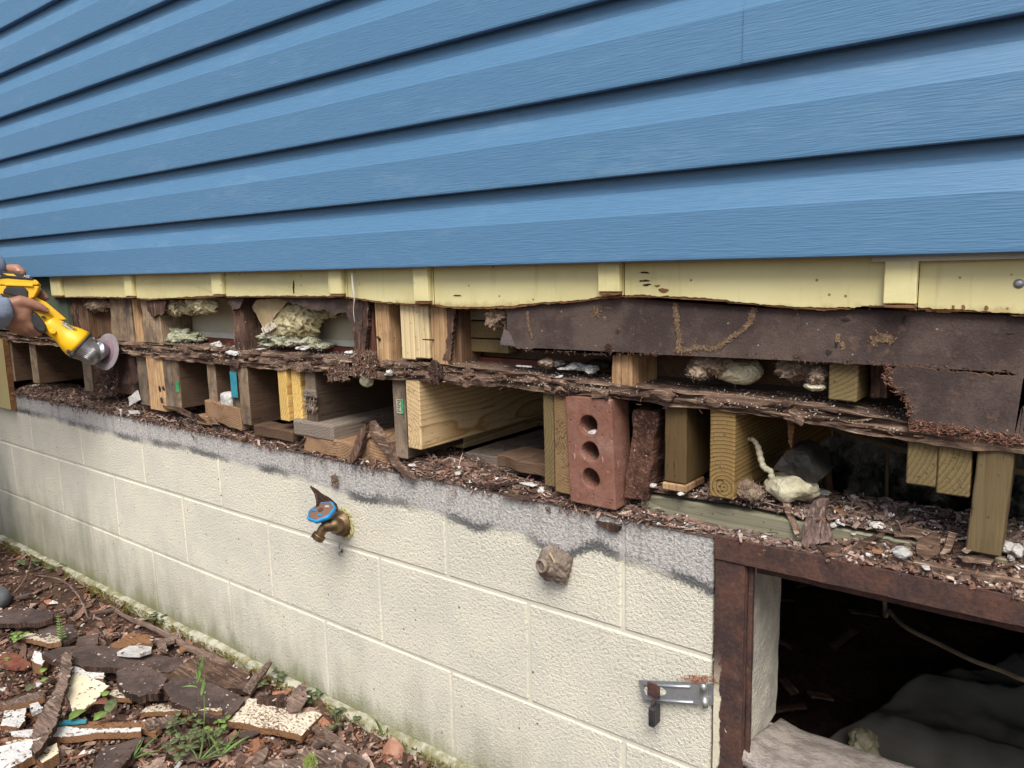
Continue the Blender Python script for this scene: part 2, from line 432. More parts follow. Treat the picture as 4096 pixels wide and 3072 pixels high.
def mat_block(bead=False):
    n = NT('joint_paint' if bead else 'block_paint', .85, .2); x, y, z = n.sep(n.world); v = n.world
    pit = n.noise(v, 165, 4, .65, .15); lo = n.noise(v, 7, 4, .6); fine = n.noise(v, 430, 2, .6)
    c = n.mix(n.step(lo, .34, .66), (.70, .672, .555), (.63, .61, .52))
    c = n.mix(n.math('MULTIPLY', n.step(pit, .41, .33), .1 if bead else .62), c, (.22, .225, .18))
    holes = n.vor(n.scaled(v, (24, 24, 24)), 1); c = n.mix(n.math('MULTIPLY', n.step(holes, .075, .04), .9), c, (.06, .05, .045))
    # grime and green growth low down, heavier to the left
    gr = n.noise(n.scaled(v, (11, 11, 3.2)), 1, 6, .68); gr2 = n.noise(v, 5, 3, .6)
    fade = n.step(x, 1.5, -.9)
    k = n.math('ADD', n.math('SUBTRACT', n.math('MULTIPLY', fade, .17), z), n.math('MULTIPLY', n.math('SUBTRACT', gr, .5), .42))
    k = n.math('ADD', k, n.math('MULTIPLY', n.math('SUBTRACT', gr2, .5), .22))
    c = n.mix(n.math('MULTIPLY', n.step(k, .22, .55), .72), c, n.mix(n.noise(v, 30, 4, .6), (.13, .13, .075), (.25, .24, .17)))
    k2 = n.math('ADD', n.math('SUBTRACT', -.375, z), n.math('MULTIPLY', n.math('SUBTRACT', gr, .5), .16))
    c = n.mix(n.math('MULTIPLY', n.step(k2, -.03, .05), .75), c, (.15, .17, .055))
    # grey unpainted band at the top with a tar smear along its lower edge
    t = n.math('DIVIDE', n.math('ADD', x, 1.0), 3.4)
    zb = n.curve(t, BAND)
    dz = n.math('SUBTRACT', z, zb)
    dz = n.math('ADD', dz, n.math('MULTIPLY', n.math('SUBTRACT', n.noise(v, 22, 5, .65), .5), .026))
    dz = n.math('ADD', dz, n.math('MULTIPLY', n.math('SUBTRACT', pit, .5), .030))
    raw = n.mix(n.step(pit, .34, .6), (.32, .31, .295), (.53, .515, .495))
    raw = n.mix(n.math('MULTIPLY', n.step(n.noise(n.scaled(v, (36, 36, 8)), 1, 5, .65), .5, .7), .5), raw, (.16, .14, .12))
    c = n.mix(n.step(dz, -.003, .007), c, raw)
    tar = n.math('MULTIPLY', n.step(dz, -.012, -.002), n.step(dz, .020, .003))
    c = n.mix(n.math('MULTIPLY', tar, n.math('MULTIPLY', n.step(n.noise(v, 6, 3, .5), .36, .62), .85)), c, (.04, .045, .055))
    if bead: c = n.mix(1.0, c, (.9, .9, .89), 'MULTIPLY')
    h = n.math('ADD', pit, n.math('MULTIPLY', fine, .3))
    return n.out(c, n.bump(h, .35 if bead else 1.0, .005))
def band_points():
    px = [cL(90, 250), cL(560, 370), cL(960, 470), cL(1400, 550), cL(1600, 610), cL(1900, 690), cL(2212, 750), cK(250, 300), cK(580, 400), cK(800, 415), cK(1000, 480), cK(1280, 570),
          cK(1560, 610), cK(1680, 690), cK(1850, 760), cK(1960, 705), cK(2050, 700), cK(2180, 760), cH(290, 150), cH(480, 240)]
    P = [at(p, 0.) for p in px]; o = [(0., .15)] + [((p.x + 1) / 3.4, p.z) for p in P] + [(1., .1)]
    return o
BAND = band_points()
def mat_fibre():
    n = NT('fibreboard', .95, .1); v = n.rvec(n.obj, 5.)
    f = n.noise(v, 300, 4, .7); g = n.noise(v, 11, 5, .65); s = n.noise(v, 60, 4, .65)
    c = n.mix(n.step(g, .36, .64), (.058, .043, .040), (.105, .078, .068))
    c = n.mix(n.math('MULTIPLY', n.step(s, .56, .72), .55), c, (.16, .105, .078))
    sp = n.vor(n.scaled(v, (48, 48, 48)), 1); c = n.mix(n.math('MULTIPLY', n.step(sp, .08, .04), .6), c, (.45, .38, .3))
    c = n.mix(.5, c, n.ramp(f, [(.3, .6), (.7, 1.4)]), 'MULTIPLY')
    return n.out(c, n.bump(n.math('ADD', f, n.math('MULTIPLY', s, .5)), .6, .002))
def mat_ground():
    n = NT('soil', .95, .1); v = n.world
    g = n.noise(v, 9, 6, .65); f = n.noise(v, 130, 5, .65); h = n.noise(v, 34, 5, .65)
    c = n.mix(n.step(g, .35, .65), (.055, .034, .026), (.10, .062, .045)); c = n.mix(n.math('MULTIPLY', n.step(h, .52, .7), .6), c, (.17, .10, .07))
    c = n.mix(n.math('MULTIPLY', n.step(n.noise(v, 90, 3, .6), .7, .76), .7), c, (.5, .45, .4))
    return n.out(c, n.bump(n.math('ADD', f, h), .9, .01))
def mat_rust(paint=False):
    n = NT('rust_painted' if paint else 'rust', .8, .25); v = n.rvec(n.obj, 3.)
    g = n.noise(v, 22, 6, .68); f = n.noise(v, 160, 5, .65); o = n.noise(v, 45, 5, .7)
    c = n.mix(n.step(g, .35, .65), (.055, .036, .034), (.112, .058, .043))
    c = n.mix(n.math('MULTIPLY', n.step(o, .6, .75), .55), c, (.26, .125, .05))
    c = n.mix(.6, c, n.ramp(f, [(.3, .5), (.7, 1.3)]), 'MULTIPLY')
    if paint:
        x, y, z = n.sep(n.obj)
        k = n.math('ADD', x, n.math('MULTIPLY', n.math('SUBTRACT', n.noise(n.scaled(v, (60, 60, 26)), 1, 5, .65), .5), .035))
        zk = n.step(z, .2, .1)
        c = n.mix(n.math('MULTIPLY', n.step(k, -.012, -.0155), zk), c, (.62, .58, .44))
        pp = n.noise(v, 60, 4, .6); c = n.mix(n.math('MULTIPLY', n.step(pp, .68, .71), zk), c, (.6, .56, .45))
    n.b.inputs['Metallic'].default_value = .15
    return n.out(c, n.bump(n.math('ADD', f, g), .6, .002))
def mat_speck(name, base, chip, thr=.45, sc=55, rough=.6):
    """paint with flaked spots"""
    n = NT(name, rough, .3); v = n.rvec(n.obj, 6.)
    a = n.noise(n.scaled(v, (sc, sc * 1.6, sc)), 1, 4, .7, .4); b = n.noise(v, 8, 3, .6)
    k = n.math('ADD', n.math('MULTIPLY', a, .75), n.math('MULTIPLY', b, .25))
    c = n.mix(n.step(k, thr - .015, thr + .015), chip, base)
    c = n.mix(n.math('MULTIPLY', n.step(n.noise(v, 30, 4, .6), .5, .7), .3), c, tuple(q * .6 for q in base))
    return n.out(c, n.bump(k, .6, .003))
def mat_brick():
    n = NT('brick_clay', .9, .15); v = n.obj; g = n.noise(v, 24, 5, .65); f = n.noise(v, 190, 4, .65)
    c = n.mix(n.step(g, .36, .66), (.185, .085, .06), (.24, .125, .095)); c = n.mix(n.math('MULTIPLY', n.step(n.noise(v, 45, 5, .72), .52, .66), .6), c, (.12, .065, .055)); c = n.mix(n.math('MULTIPLY', n.step(n.noise(v, 18, 4, .7), .54, .68), .4), c, (.33, .22, .18))
    c = n.mix(n.math('MULTIPLY', n.step(n.noise(n.scaled(v, (90, 90, 30)), 1, 4, .65), .64, .73), .6), c, (.55, .45, .42))
    sp = n.vor(n.scaled(v, (75, 75, 75)), 1); c = n.mix(n.math('MULTIPLY', n.step(sp, .13, .07), .6), c, (.07, .035, .03))
    return n.out(c, n.bump(n.math('ADD', f, n.math('MULTIPLY', n.step(sp, .05, .2), .8)), .6, .002))
def mat_foam(name, c1, c2, sc=60, rough=.85, b=.8, sss=0):
    n = NT(name, rough, .2); v = n.rvec(n.obj, 4.)
    f = n.noise(v, sc, 5, .65, .3); g = n.noise(v, 14, 4, .6); c = n.mix(n.step(g, .38, .64), c1, c2)
    c = n.mix(.6, c, n.ramp(f, [(.3, .5), (.65, 1.1)]), 'MULTIPLY')
    return n.out(c, n.bump(f, b, .006))
def mat_leaf(name, c1, c2):
    n = NT(name, .5, .35); v = n.rvec(n.obj, 8.); f = n.noise(v, 60, 4, .6); c = n.mix(n.step(f, .35, .65), c1, c2)
    n.b.inputs['Transmission Weight'].default_value = 0.0
    return n.out(c, n.bump(f, .3, .001))

M = {}
M['siding'] = mat_siding(); M['yellow'] = mat_yellow(); M['block'] = mat_block(); M['fibre'] = mat_fibre()
M['ground'] = mat_ground(); M['rust'] = mat_rust(); M['rustp'] = mat_rust(True); M['brick'] = mat_brick()
M['sheath_edge'] = mat_rot('sheath_edge', (.20, .095, .045), (.28, .14, .06), (.10, .05, .03), 'x', .5, .002)
M['mortar'] = mat_plain('mortar', (.55, .52, .44), (.40, .38, .33), 22, .9, .9, 150, .005)
M['bead'] = mat_block(True)
M['moss_concrete'] = mat_plain('moss_concrete', (.20, .19, .10), (.42, .41, .33), 28, .95, .9, 120, .005)
M['pine_new'] = mat_wood('pine_new', (.64, .49, .275), (.40, .23, .09), 'y', .0075, (-.03, -.045), .16, (.28, .18, .09), .7, .15, .02, .1)
M['pine_new_z'] = mat_wood('pine_new_z', (.68, .56, .33), (.50, .34, .15), 'z', .0085, (.05, .03), .15, (.28, .2, .11), .7, .15, .012, .15)
M['pine_tan_z'] = mat_wood('pine_tan_z', (.50, .33, .175), (.30, .165, .075), 'z', .008, (.06, .03), .62, (.16, .09, .05), .8, .3, .015, .3)
M['pine_brown_z'] = mat_wood('pine_brown_z', (.21, .125, .075), (.115, .063, .038), 'z', .007, (.05, .04), .55, (.06, .04, .03), .85, .5, .02, .35, .35)
M['pine_grey_z'] = mat_wood('pine_grey_z', (.30, .22, .145), (.17, .115, .072), 'z', .006, (.05, .04), .65, (.07, .055, .045), .85, .5, .02, .3, .5)
M['red_dark_z'] = mat_wood('red_dark_z', (.12, .05, .033), (.06, .028, .02), 'z', .006, (.05, .04), .4, (.04, .02, .015), .7, .4, .02, .2)
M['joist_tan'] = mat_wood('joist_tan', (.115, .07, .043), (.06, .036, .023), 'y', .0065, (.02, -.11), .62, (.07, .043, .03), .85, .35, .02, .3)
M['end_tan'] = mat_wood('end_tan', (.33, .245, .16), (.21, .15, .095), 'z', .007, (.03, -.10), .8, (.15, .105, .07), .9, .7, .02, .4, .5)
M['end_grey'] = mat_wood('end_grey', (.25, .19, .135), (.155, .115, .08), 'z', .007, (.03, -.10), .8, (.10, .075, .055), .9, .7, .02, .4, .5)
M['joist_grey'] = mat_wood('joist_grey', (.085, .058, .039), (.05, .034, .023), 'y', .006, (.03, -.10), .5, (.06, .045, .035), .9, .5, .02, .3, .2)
M['joist_yellow'] = mat_wood('joist_yellow', (.68, .47, .16), (.42, .24, .06), 'y', .0075, (-.06, .02), .15, (.22, .15, .07), .75, .2, .02, .2)
M['joist_dark'] = mat_wood('joist_dark', (.13, .08, .05), (.075, .045, .03), 'y', .006, (.03, -.10), .55, (.035, .025, .02), .9, .5, .02, .3)
M['treated'] = mat_wood('treated', (.18, .135, .062), (.09, .062, .026), 'y', .0062, (-.075, .03), .35, (.07, .055, .025), .75, .25, .012, .15)
M['treated_knot'] = mat_wood('treated_knot', (.24, .155, .075), (.085, .05, .025), 'y', .0045, (.02, .01), .45, (.06, .04, .025), .8, .5, .02, .15)
M['ringed'] = mat_wood('ringed', (.29, .19, .07), (.035, .025, .012), 'y', .0062, (.004, -.052), .22, (.10, .06, .03), .75, .35, .004, .1)
M['post_olive'] = mat_wood('post_olive', (.155, .115, .056), (.12, .087, .042), 'z', .02, (.3, .2), .35, (.09, .065, .035), .75, .3, .01, .1)
M['smooth_olive'] = mat_wood('smooth_olive', (.115, .077, .033), (.085, .055, .024), 'z', .01, (.04, .05), .3, (.06, .04, .02), .55, .15, .01, .1)
M['treated_green'] = mat_wood('treated_green', (.225, .215, .15), (.14, .135, .085), 'x', .009, (-.06, .01), .3, (.08, .085, .06), .75, .25, .012, .1)
M['weathered'] = mat_wood('weathered', (.20, .165, .135), (.12, .10, .08), 'y', .006, (.0, .10), .45, (.05, .042, .04), .85, .5, .02, .2)
M['curl_grain'] = mat_wood('curl_grain', (.30, .185, .105), (.11, .06, .035), 'y', .0055, (.03, .075), .4, (.10, .06, .04), .85, .7, .012, .2)
M['rot'] = mat_rot('rot_wood', (.060, .038, .030), (.135, .085, .06), (.22, .145, .10))
M['rot_plate'] = mat_rot('rot_plate', (.095, .06, .046), (.19, .125, .088), (.38, .285, .21), 'x', 1.0, .004)
M['litter'] = mat_rot('litter_bed', (.10, .066, .052), (.18, .118, .092), (.27, .185, .148), 'x', 1.0, .005, .8)
M['rot_dark'] = mat_rot('rot_dark', (.035, .022, .018), (.075, .045, .035), (.12, .07, .05), 'z')
M['rot_z'] = mat_rot('rot_z', (.07, .042, .033), (.15, .09, .065), (.25, .16, .11), 'z')
M['rot_y'] = mat_rot('rot_y', (.05, .026, .02), (.13, .065, .045), (.20, .11, .08), 'y')
M['tint'] = mat_tint('chip_tint'); M['tint_leaf'] = mat_tint('leaf_tint', .55, .2)
M['drywall'] = mat_plain('drywall', (.52, .48, .36), (.44, .41, .32), 9, .9, .15, 90)
M['white_strip'] = mat_plain('white_strip', (.58, .58, .50), (.48, .48, .42), 14, .7, .1)
M['red_strip'] = mat_plain('red_strip', (.16, .045, .03), (.09, .03, .025), 20, .6, .2)
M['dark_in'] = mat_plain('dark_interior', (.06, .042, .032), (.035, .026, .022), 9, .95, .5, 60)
M['ins_yellow'] = mat_foam('ins_yellow', (.60, .54, .33), (.42, .36, .2), 110, .9, 1.)
M['ins_green'] = mat_foam('ins_green', (.33, .34, .23), (.48, .48, .37), 85, .85, 1.)
M['ins_brown'] = mat_foam('ins_brown', (.30, .23, .17), (.20, .14, .10), 120)
M['foam_cream'] = mat_foam('foam_cream', (.60, .575, .42), (.42, .385, .26), 55, .5, .9)
M['white'] = mat_foam('white_chunk', (.62, .61, .585), (.44, .43, .41), 120, .9, .9)
M['paper'] = mat_plain('kraft_paper', (.42, .33, .19), (.33, .25, .14), 20, .8, .4, 60, .003)
M['cream_speck'] = mat_speck('cream_speck', (.62, .56, .44), (.15, .09, .06), .48, 110)
M['white_speck'] = mat_speck('white_speck', (.60, .595, .575), (.22, .17, .14), .44, 70)
M['cream_paint'] = mat_plain('cream_paint', (.66, .60, .45), (.58, .52, .37), 12, .6, .2, 70)
M['orange_wood'] = mat_wood('orange_wood', (.24, .125, .06), (.13, .065, .035), 'x', .006, (.03, .05), .4, (.10, .05, .03), .85, .5)
M['bark'] = mat_rot('bark', (.11, .078, .062), (.20, .14, .11), (.30, .22, .18), 'x', 1., .004)
M['bark_z'] = mat_rot('bark_z', (.10, .07, .058), (.19, .13, .11), (.30, .22, .19), 'z', 1., .004)
M['brass'] = mat_plain('brass', (.23, .155, .08), (.10, .07, .045), 60, .5, .25, 200, .001, .5, .85)
M['blue_handle'] = mat_plain('blue_handle', (.02, .25, .55), (.015, .2, .45), 40, .45, .1)
M['handle_rust'] = mat_speck('handle_rust', (.16, .095, .065), (.03, .30, .60), .40, 90)
M['zinc'] = mat_plain('zinc', (.45, .48, .50), (.34, .36, .38), 40, .42, .12, 120, .0008, .5, .7)
M['black_rubber'] = mat_plain('black_rubber', (.022, .023, .026), (.035, .035, .037), 30, .5, .15, 300, .0005)
M['yellow_tool'] = mat_plain('yellow_tool', (.80, .47, .012), (.72, .40, .012), 14, .42, .12, 300, .0005, .45)
M['alu'] = mat_plain('cast_metal', (.40, .40, .41), (.24, .24, .25), 45, .38, .35, 90, .0015, .5, .8)
M['disc'] = mat_plain('disc_grit', (.23, .205, .21), (.19, .165, .175), 30, .75, .5, 500, .0006)
M['disc_label'] = mat_plain('disc_label', (.20, .13, .165), (.165, .115, .14), 30, .7, .2)
M['skin'] = mat_plain('skin', (.32, .165, .105), (.25, .12, .08), 22, .5, .22, 240, .0012, .4)
M['nail'] = mat_plain('nail', (.48, .28, .21), (.42, .24, .18), 30, .35, .05)
M['shirt'] = mat_plain('shirt', (.21, .25, .335), (.17, .205, .28), 12, .9, .5, 60, .004)
M['trousers'] = mat_plain('trousers', (.06, .06, .07), (.045, .045, .05), 12, .9, .4, 90)
M['boot'] = mat_plain('boot', (.12, .125, .14), (.08, .085, .095), 20, .7, .3, 90)
M['hair'] = mat_plain('hair', (.015, .012, .01), (.03, .02, .018), 60, .6, .6, 90)
M['tarp'] = mat_plain('tarp', (.20, .197, .172), (.15, .147, .13), 6, .55, .25, 25, .004)
M['cable'] = mat_plain('cable', (.17, .135, .09), (.12, .095, .06), 20, .6, .1)
M['blue_pipe'] = mat_plain('blue_pipe', (.03, .07, .22), (.02, .05, .17), 20, .4, .05)
M['black_plastic'] = mat_plain('black_plastic', (.02, .02, .019), (.055, .05, .042), 25, .45, .4, 60, .003)
M['foil'] = mat_plain('foil', (.30, .31, .31), (.012, .012, .012), 9, .3, .9, 30, .02, .5, .6)  # near-black ground with bright patches: dimness and glints put into the colour
M['green_tag'] = mat_plain('green_tag', (.04, .34, .12), (.03, .22, .09), 40, .6, .1)
M['pale_tag'] = mat_plain('pale_tag', (.45, .44, .33), (.35, .34, .26), 60, .7, .1)
M['teal'] = mat_plain('teal', (.03, .20, .27), (.05, .26, .32), 40, .5, .1)
M['nest'] = mat_foam('nest', (.30, .24, .19), (.20, .16, .13), 90, .95, 1.)
M['sill_concrete'] = mat_plain('sill_concrete', (.42, .37, .33), (.24, .21, .19), 26, .95, 1., 150, .007)
M['green_wall'] = mat_plain('green_wall', (.10, .13, .085), (.075, .10, .07), 9, .8, .2)
M['ink'] = mat_plain('ink', (.02, .018, .015), (.03, .025, .02), 60, .8, 0)
M['print_white'] = mat_plain('print_white', (.7, .7, .7), (.6, .6, .6), 60, .6, 0)
M['leaf_green'] = mat_leaf('leaf_green', (.10, .165, .035), (.18, .27, .06)); M['leaf_dark'] = mat_leaf('leaf_dark', (.06, .085, .035), (.12, .14, .06))
M['grass'] = mat_leaf('grass', (.085, .155, .04), (.14, .225, .065)); M['leaf_brown'] = mat_leaf('leaf_brown', (.28, .135, .085), (.36, .20, .14)); M['leaf_red'] = mat_leaf('leaf_red', (.14, .045, .03), (.2, .08, .05))
M['moss'] = mat_plain('moss', (.16, .20, .05), (.24, .27, .10), 30, .95, .9, 200, .006)
M['mud'] = mat_foam('mud', (.27, .185, .11), (.20, .135, .085), 260, .95, .8)
# ------------------------------------------------------------------ the setting
XL, XR = -3.6, 4.2                      # the built length of the house wall
GZ = -0.445                             # ground beside the wall
def gh(x, y):
    d = min(1.0, max(0.0, (-y - .0) / .5))
    return GZ + .016 * noise.noise(Vector((x * 3, y * 3, 1))) + .009 * noise.noise(Vector((x * 11, y * 11, 4))) + .022 * max(0, 1 - abs(y + .02) / .10)
def ground():
    V = []; F = []
    def axis(lo, hi, a, b, fine, coarse):
        out = []; t = lo
        xs = list(np.arange(a, b, fine)); k = a; left = []; st = fine
        while k > lo: st *= 1.35; k -= st; left.append(max(k, lo))
        right = []; k = xs[-1]; st = fine
        while k < hi: st *= 1.35; k += st; right.append(min(k, hi))
        return left[::-1] + xs + right
    xs = axis(-150, 150, -1.6, 2.2, .016, 1); ys = axis(-150, .0, -1.3, -.012, .014, 1)
    ys = [y for y in ys if y < -.004] + [-.004]
    for y in ys:
        for x in xs: V.append((x, y, gh(x, y) + (.006 * noise.noise(Vector((x * 45, y * 45, 2))) if -1.7 < x < 2.3 and y > -1.4 else 0)))
    n = len(xs)
    for j in range(len(ys) - 1):
        for i in range(n - 1): F.append((j * n + i, j * n + i + 1, (j + 1) * n + i + 1, (j + 1) * n + i))
    o = mk('ground', V, F, M['ground'], smooth=True); tag(o, kind='structure')
ground()
def land_behind():
    V = [(-150, 4.2, GZ), (150, 4.2, GZ), (150, 150, GZ), (-150, 150, GZ), (XL, 4.2, GZ), (-150, -.004, GZ), (XL, -.004, GZ), (XR, 4.2, GZ), (150, -.004, GZ), (XR, -.004, GZ)]
    tag(mk('ground_behind_house', V, [(0, 1, 2, 3), (5, 6, 4, 0), (9, 8, 1, 7)], M['ground']), kind='structure')
land_behind()
V = []; F = []; n = 40
for j in range(n + 1):
    for i in range(n + 1):
        x = XL + (XR - XL) * i / n; y = .19 + 4.0 * j / n
        V.append((x, y, -.52 + .05 * noise.noise(Vector((x * 1.5, y * 1.5, 0))) + .02 * noise.noise(Vector((x * 6, y * 6, 0)))))
for j in range(n):
    for i in range(n): F.append((j * (n + 1) + i, j * (n + 1) + i + 1, (j + 1) * (n + 1) + i + 1, (j + 1) * (n + 1) + i))
tag(mk('crawl_space_floor', V, F, M['ground'], smooth=True), kind='structure')
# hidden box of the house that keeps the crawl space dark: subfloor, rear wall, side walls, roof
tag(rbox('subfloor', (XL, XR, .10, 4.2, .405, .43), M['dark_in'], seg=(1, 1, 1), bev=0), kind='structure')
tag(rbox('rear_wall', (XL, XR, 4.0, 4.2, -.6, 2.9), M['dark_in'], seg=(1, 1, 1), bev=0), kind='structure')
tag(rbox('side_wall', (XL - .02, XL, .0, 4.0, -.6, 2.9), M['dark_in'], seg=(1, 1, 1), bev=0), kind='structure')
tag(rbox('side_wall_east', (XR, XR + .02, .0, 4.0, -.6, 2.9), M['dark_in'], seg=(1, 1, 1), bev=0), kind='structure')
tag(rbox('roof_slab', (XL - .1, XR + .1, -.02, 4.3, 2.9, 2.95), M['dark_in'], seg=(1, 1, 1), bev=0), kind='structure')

# ------------------------------------------------------------------ blue vinyl siding
sidE = empty('vinyl_siding', (1., -.04, .62), 'blue wood-grain vinyl siding in horizontal dutch-lap courses above the rot', 'siding')
HP = .12675; Z0 = .6235
PROF = [(-.0345, .0050), (-.0370, .0012), (-.0500, .0000), (-.0516, .0015), (-.0520, .0045), (-.0514, .030), (-.0509, .055), (-.0506, .0685), (-.0496, .0710), (-.0470, .0795), (-.0440, .0890), (-.0410, .0985), (-.0400, .1020), (-.0360, .1036)]
def siding_panel(x0, x1, k, yo=0.0):
    V = []; F = []; nx = max(2, int((x1 - x0) / .12)); prof = []
    for r in (0, 1):
        for (y, z) in PROF: prof.append((y + yo, Z0 + (k * 2 + r) * HP + z))
        prof.append((-.0345 + yo, Z0 + (k * 2 + r + 1) * HP + (.0049 if r == 0 else .012)))
    m = len(prof)
    for i in range(nx + 1):
        x = x0 + (x1 - x0) * i / nx
        for (y, z) in prof:
            wv = .0016 * noise.noise(Vector((x * 1.1, z * 1.2, 3))) + .0008 * noise.noise(Vector((x * 4, z * 2, 9)))
            V.append((x, y + wv, z + .0012 * noise.noise(Vector((x * .9, k, 5)))))
    for i in range(nx):
        for j in range(m - 1): F.append((i * m + j, (i + 1) * m + j, (i + 1) * m + j + 1, i * m + j + 1))
    # sheet thickness
    o = mk('siding_panel', V, F, M['siding'], sidE)
    sm = o.modifiers.new('sheet', 'SOLIDIFY'); sm.thickness = .0011; sm.offset = -1
    return o
XS = 2.2455
for k in range(9):
    if k == 1:
        siding_panel(XL, XS + .03, k); siding_panel(XS, XR, k, -.0028)
    else:
        cut = {0: None, 2: -1.3, 3: 3.3, 4: .6, 5: 2.9, 6: -.9, 7: 1.7, 8: 3.}.get(k)
        if cut is None: siding_panel(XL, XR, k)
        else: siding_panel(XL, cut + .03, k); siding_panel(cut, XR, k, -.0016)
# white starter strip that has come loose under the siding, at the right
a = at(c2(1560, 1103), -.034); b = at(c2(2212, 1078), -.034)
tag(rbox('starter_strip', (a.x, b.x + .25, -.0335, -.031, .6165, .6235), M['white_strip'], seg=(20, 1, 1), amp=.0012, sc=9, bev=0), 'white starter strip peeking out below the blue siding at the far right', 'trim strip')

# ------------------------------------------------------------------ old yellow sheathing with battens
oldE = empty('yellow_sheathing', (1., -.015, .58), 'old pale yellow board-and-batten sheathing with ragged cut lower edge under blue siding', 'sheathing')
YF, YB = -.0205, -.0125
low = [c1(222, 1282), c1(268, 1283), c1(400, 1281), c1(560, 1285), c1(640, 1291), c1(780, 1284), c1(920, 1277), c1(985, 1280), c1(1100, 1278), c1(1250, 1277), c1(1400, 1279), c1(1502, 1281), c1(1560, 1290), c1(1620, 1299), c1(1700, 1308), c1(1800, 1312), c1(1872, 1314), c1(1930, 1321), c1(2000, 1326), c1(2110, 1325), c1(2212, 1319),
       c2(110, 1308), c2(250, 1300), c2(370, 1284), c2(484, 1273), c2(560, 1274), c2(650, 1278), c2(800, 1284), c2(900, 1294), c2(1000, 1306), c2(1150, 1322), c2(1350, 1331), c2(1500, 1325), c2(1600, 1319), c2(1757, 1327), c2(1900, 1336), c2(2050, 1344), c2(2212, 1357)]
LOW = [at(p, YF) for p in low]
def sheath(x0, x1, seed):
    """one board of the sheathing between x0 and x1, following the measured cut line"""
    P = [p for p in LOW if x0 < p.x < x1]
    def zat(x):
        if x <= LOW[0].x: return LOW[0].z
        for a, b in zip(LOW, LOW[1:]):
            if a.x <= x <= b.x: return a.z + (b.z - a.z) * (x - a.x) / max(1e-6, b.x - a.x)
        return LOW[-1].z
    pts = [Vector((x1, YF, .76)), Vector((x0, YF, .76)), Vector((x0, YF, zat(x0)))] + [Vector((p.x, YF, p.z)) for p in P] + [Vector((x1, YF, zat(x1)))]
    n = len(pts)
    loop = ragged(pts, .003, .0013, 'xz', seed, skip=(0, 1, n - 1))
    raw = [Vector((p.x, YF + .0012, p.z - .0035 - .003 * noise.noise(Vector((p.x * 14, 1, seed))))) for p in pts[2:]]
    raw = ragged(raw + [Vector((x1, YF + .0012, zat(x1) + .02)), Vector((x0, YF + .0012, zat(x0) + .02))], .003, .0012, 'xz', seed + 40)
    slab('raw_edge', raw, (0, YB - YF - .0014, 0), (M['sheath_edge'],), oldE)
    return slab('sheathing_board', loop, (0, .001, 0), (M['yellow'], M['sheath_edge']), oldE)
seams = [at(c1(222, 1250), YF).x, at(c1(266, 1240), YF).x, at(c1(1501, 1230), YF).x, at(c1(1874, 1230), YF).x, at(c2(485, 1200), YF).x, at(c2(1757, 1210), YF).x, XR]
for i in range(len(seams) - 1): sheath(seams[i] + .0008, seams[i + 1] - .0008, 11 + i)
for i, (c, l, r, zb) in enumerate([(c1, 222, 262, 1278), (c1, 540, 572, 1280), (c1, 915, 958, 1273), (c1, 1420, 1476, 1271), (c1, 1787, 1851, 1303), (c2, 370, 464, 1262), (c2, 1600, 1745, 1315)]):
    yb = -.0335; v = 1240
    p = at(c(l, zb), yb); q = at(c(r, zb), yb)
    side = {5: .0, 6: .0}.get(i, 0)
    rbox('batten', (p.x, q.x, yb, YF - .0002, (p.z + q.z) / 2, .70), [M['yellow']], oldE, seg=(4, 2, 24), amp=.0006, sc=60, bev=.0015, seed=i)
    # raw wood at the sawn foot of the batten
    rbox('batten_foot', (p.x + .001, q.x - .001, yb + .001, YF - .0004, (p.z + q.z) / 2 - .0045, (p.z + q.z) / 2 - .0002), [M['sheath_edge']], oldE, seg=(6, 2, 1), amp=.0012, sc=120, bev=.001, seed=i)
# screw with washer
sc_ = at(c2(2190, 1225), YF); e = lathe('screw_washer', (sc_.x, YF, sc_.z), (0, -1, 0), [(0, .0056), (.0007, .0056), (.0009, .0036), (.0018, .0034), (.0021, .002)], M['zinc'], oldE, 20)
# chipped paint and splits on the yellow boards (shallow raised scabs of torn fibre)
for i, (c, x, y, wd, hh) in enumerate([(c2, 572, 1178, 22, 4), (c2, 570, 1212, 24, 4), (c2, 580, 1230, 17, 5), (c2, 655, 1255, 20, 10), (c2, 628, 1235, 12, 4), (c1, 1268, 1240, 3, 30), (c1, 1975, 1276, 16, 3), (c2, 2050, 1330, 10, 9), (c2, 1950, 1328, 7, 9), (c2, 1905, 1326, 6, 9)]):
    pts = [at(c(x + wd * math.cos(t) * (1 + .25 * math.sin(3 * t + i)), y + hh * math.sin(t)), YF - .0009) for t in [k * math.pi / 6 for k in range(12)]]
    slab('torn_paint', ragged(pts, .002, .0008, 'xz', i), (0, .0012, 0), (M['rot_dark'] if i < 3 or i == 5 or i == 6 else M['sheath_edge'],), oldE)

# left end: the old wall that still stands at the far left
p = at(cA(78, 1300), -.021)
endE = empty('yellow_corner_board', (p.x - .1, -.012, .3), 'pale yellow board with brown cut edge standing at the far left wall end', 'board')
q = at(cA(78, 1510), -.021)
slab('board_face', ragged([Vector((p.x - 2.2, -.021, q.z)), Vector((p.x, -.021, q.z)), Vector((p.x, -.021, .405)), Vector((p.x - 2.2, -.021, .405))], .006, .001, 'xz', 4), (0, .019, 0), (M['yellow'], M['sheath_edge']), endE)
gx = at(c1(300, 1330), -.004)
tag(rbox('green_board', (gx.x - 2.2, gx.x, -.0115, .008, .438, .62), M['green_wall'], seg=(8, 1, 4), amp=.001, bev=.001), 'dark green weathered board behind the worker\'s hands', 'board')

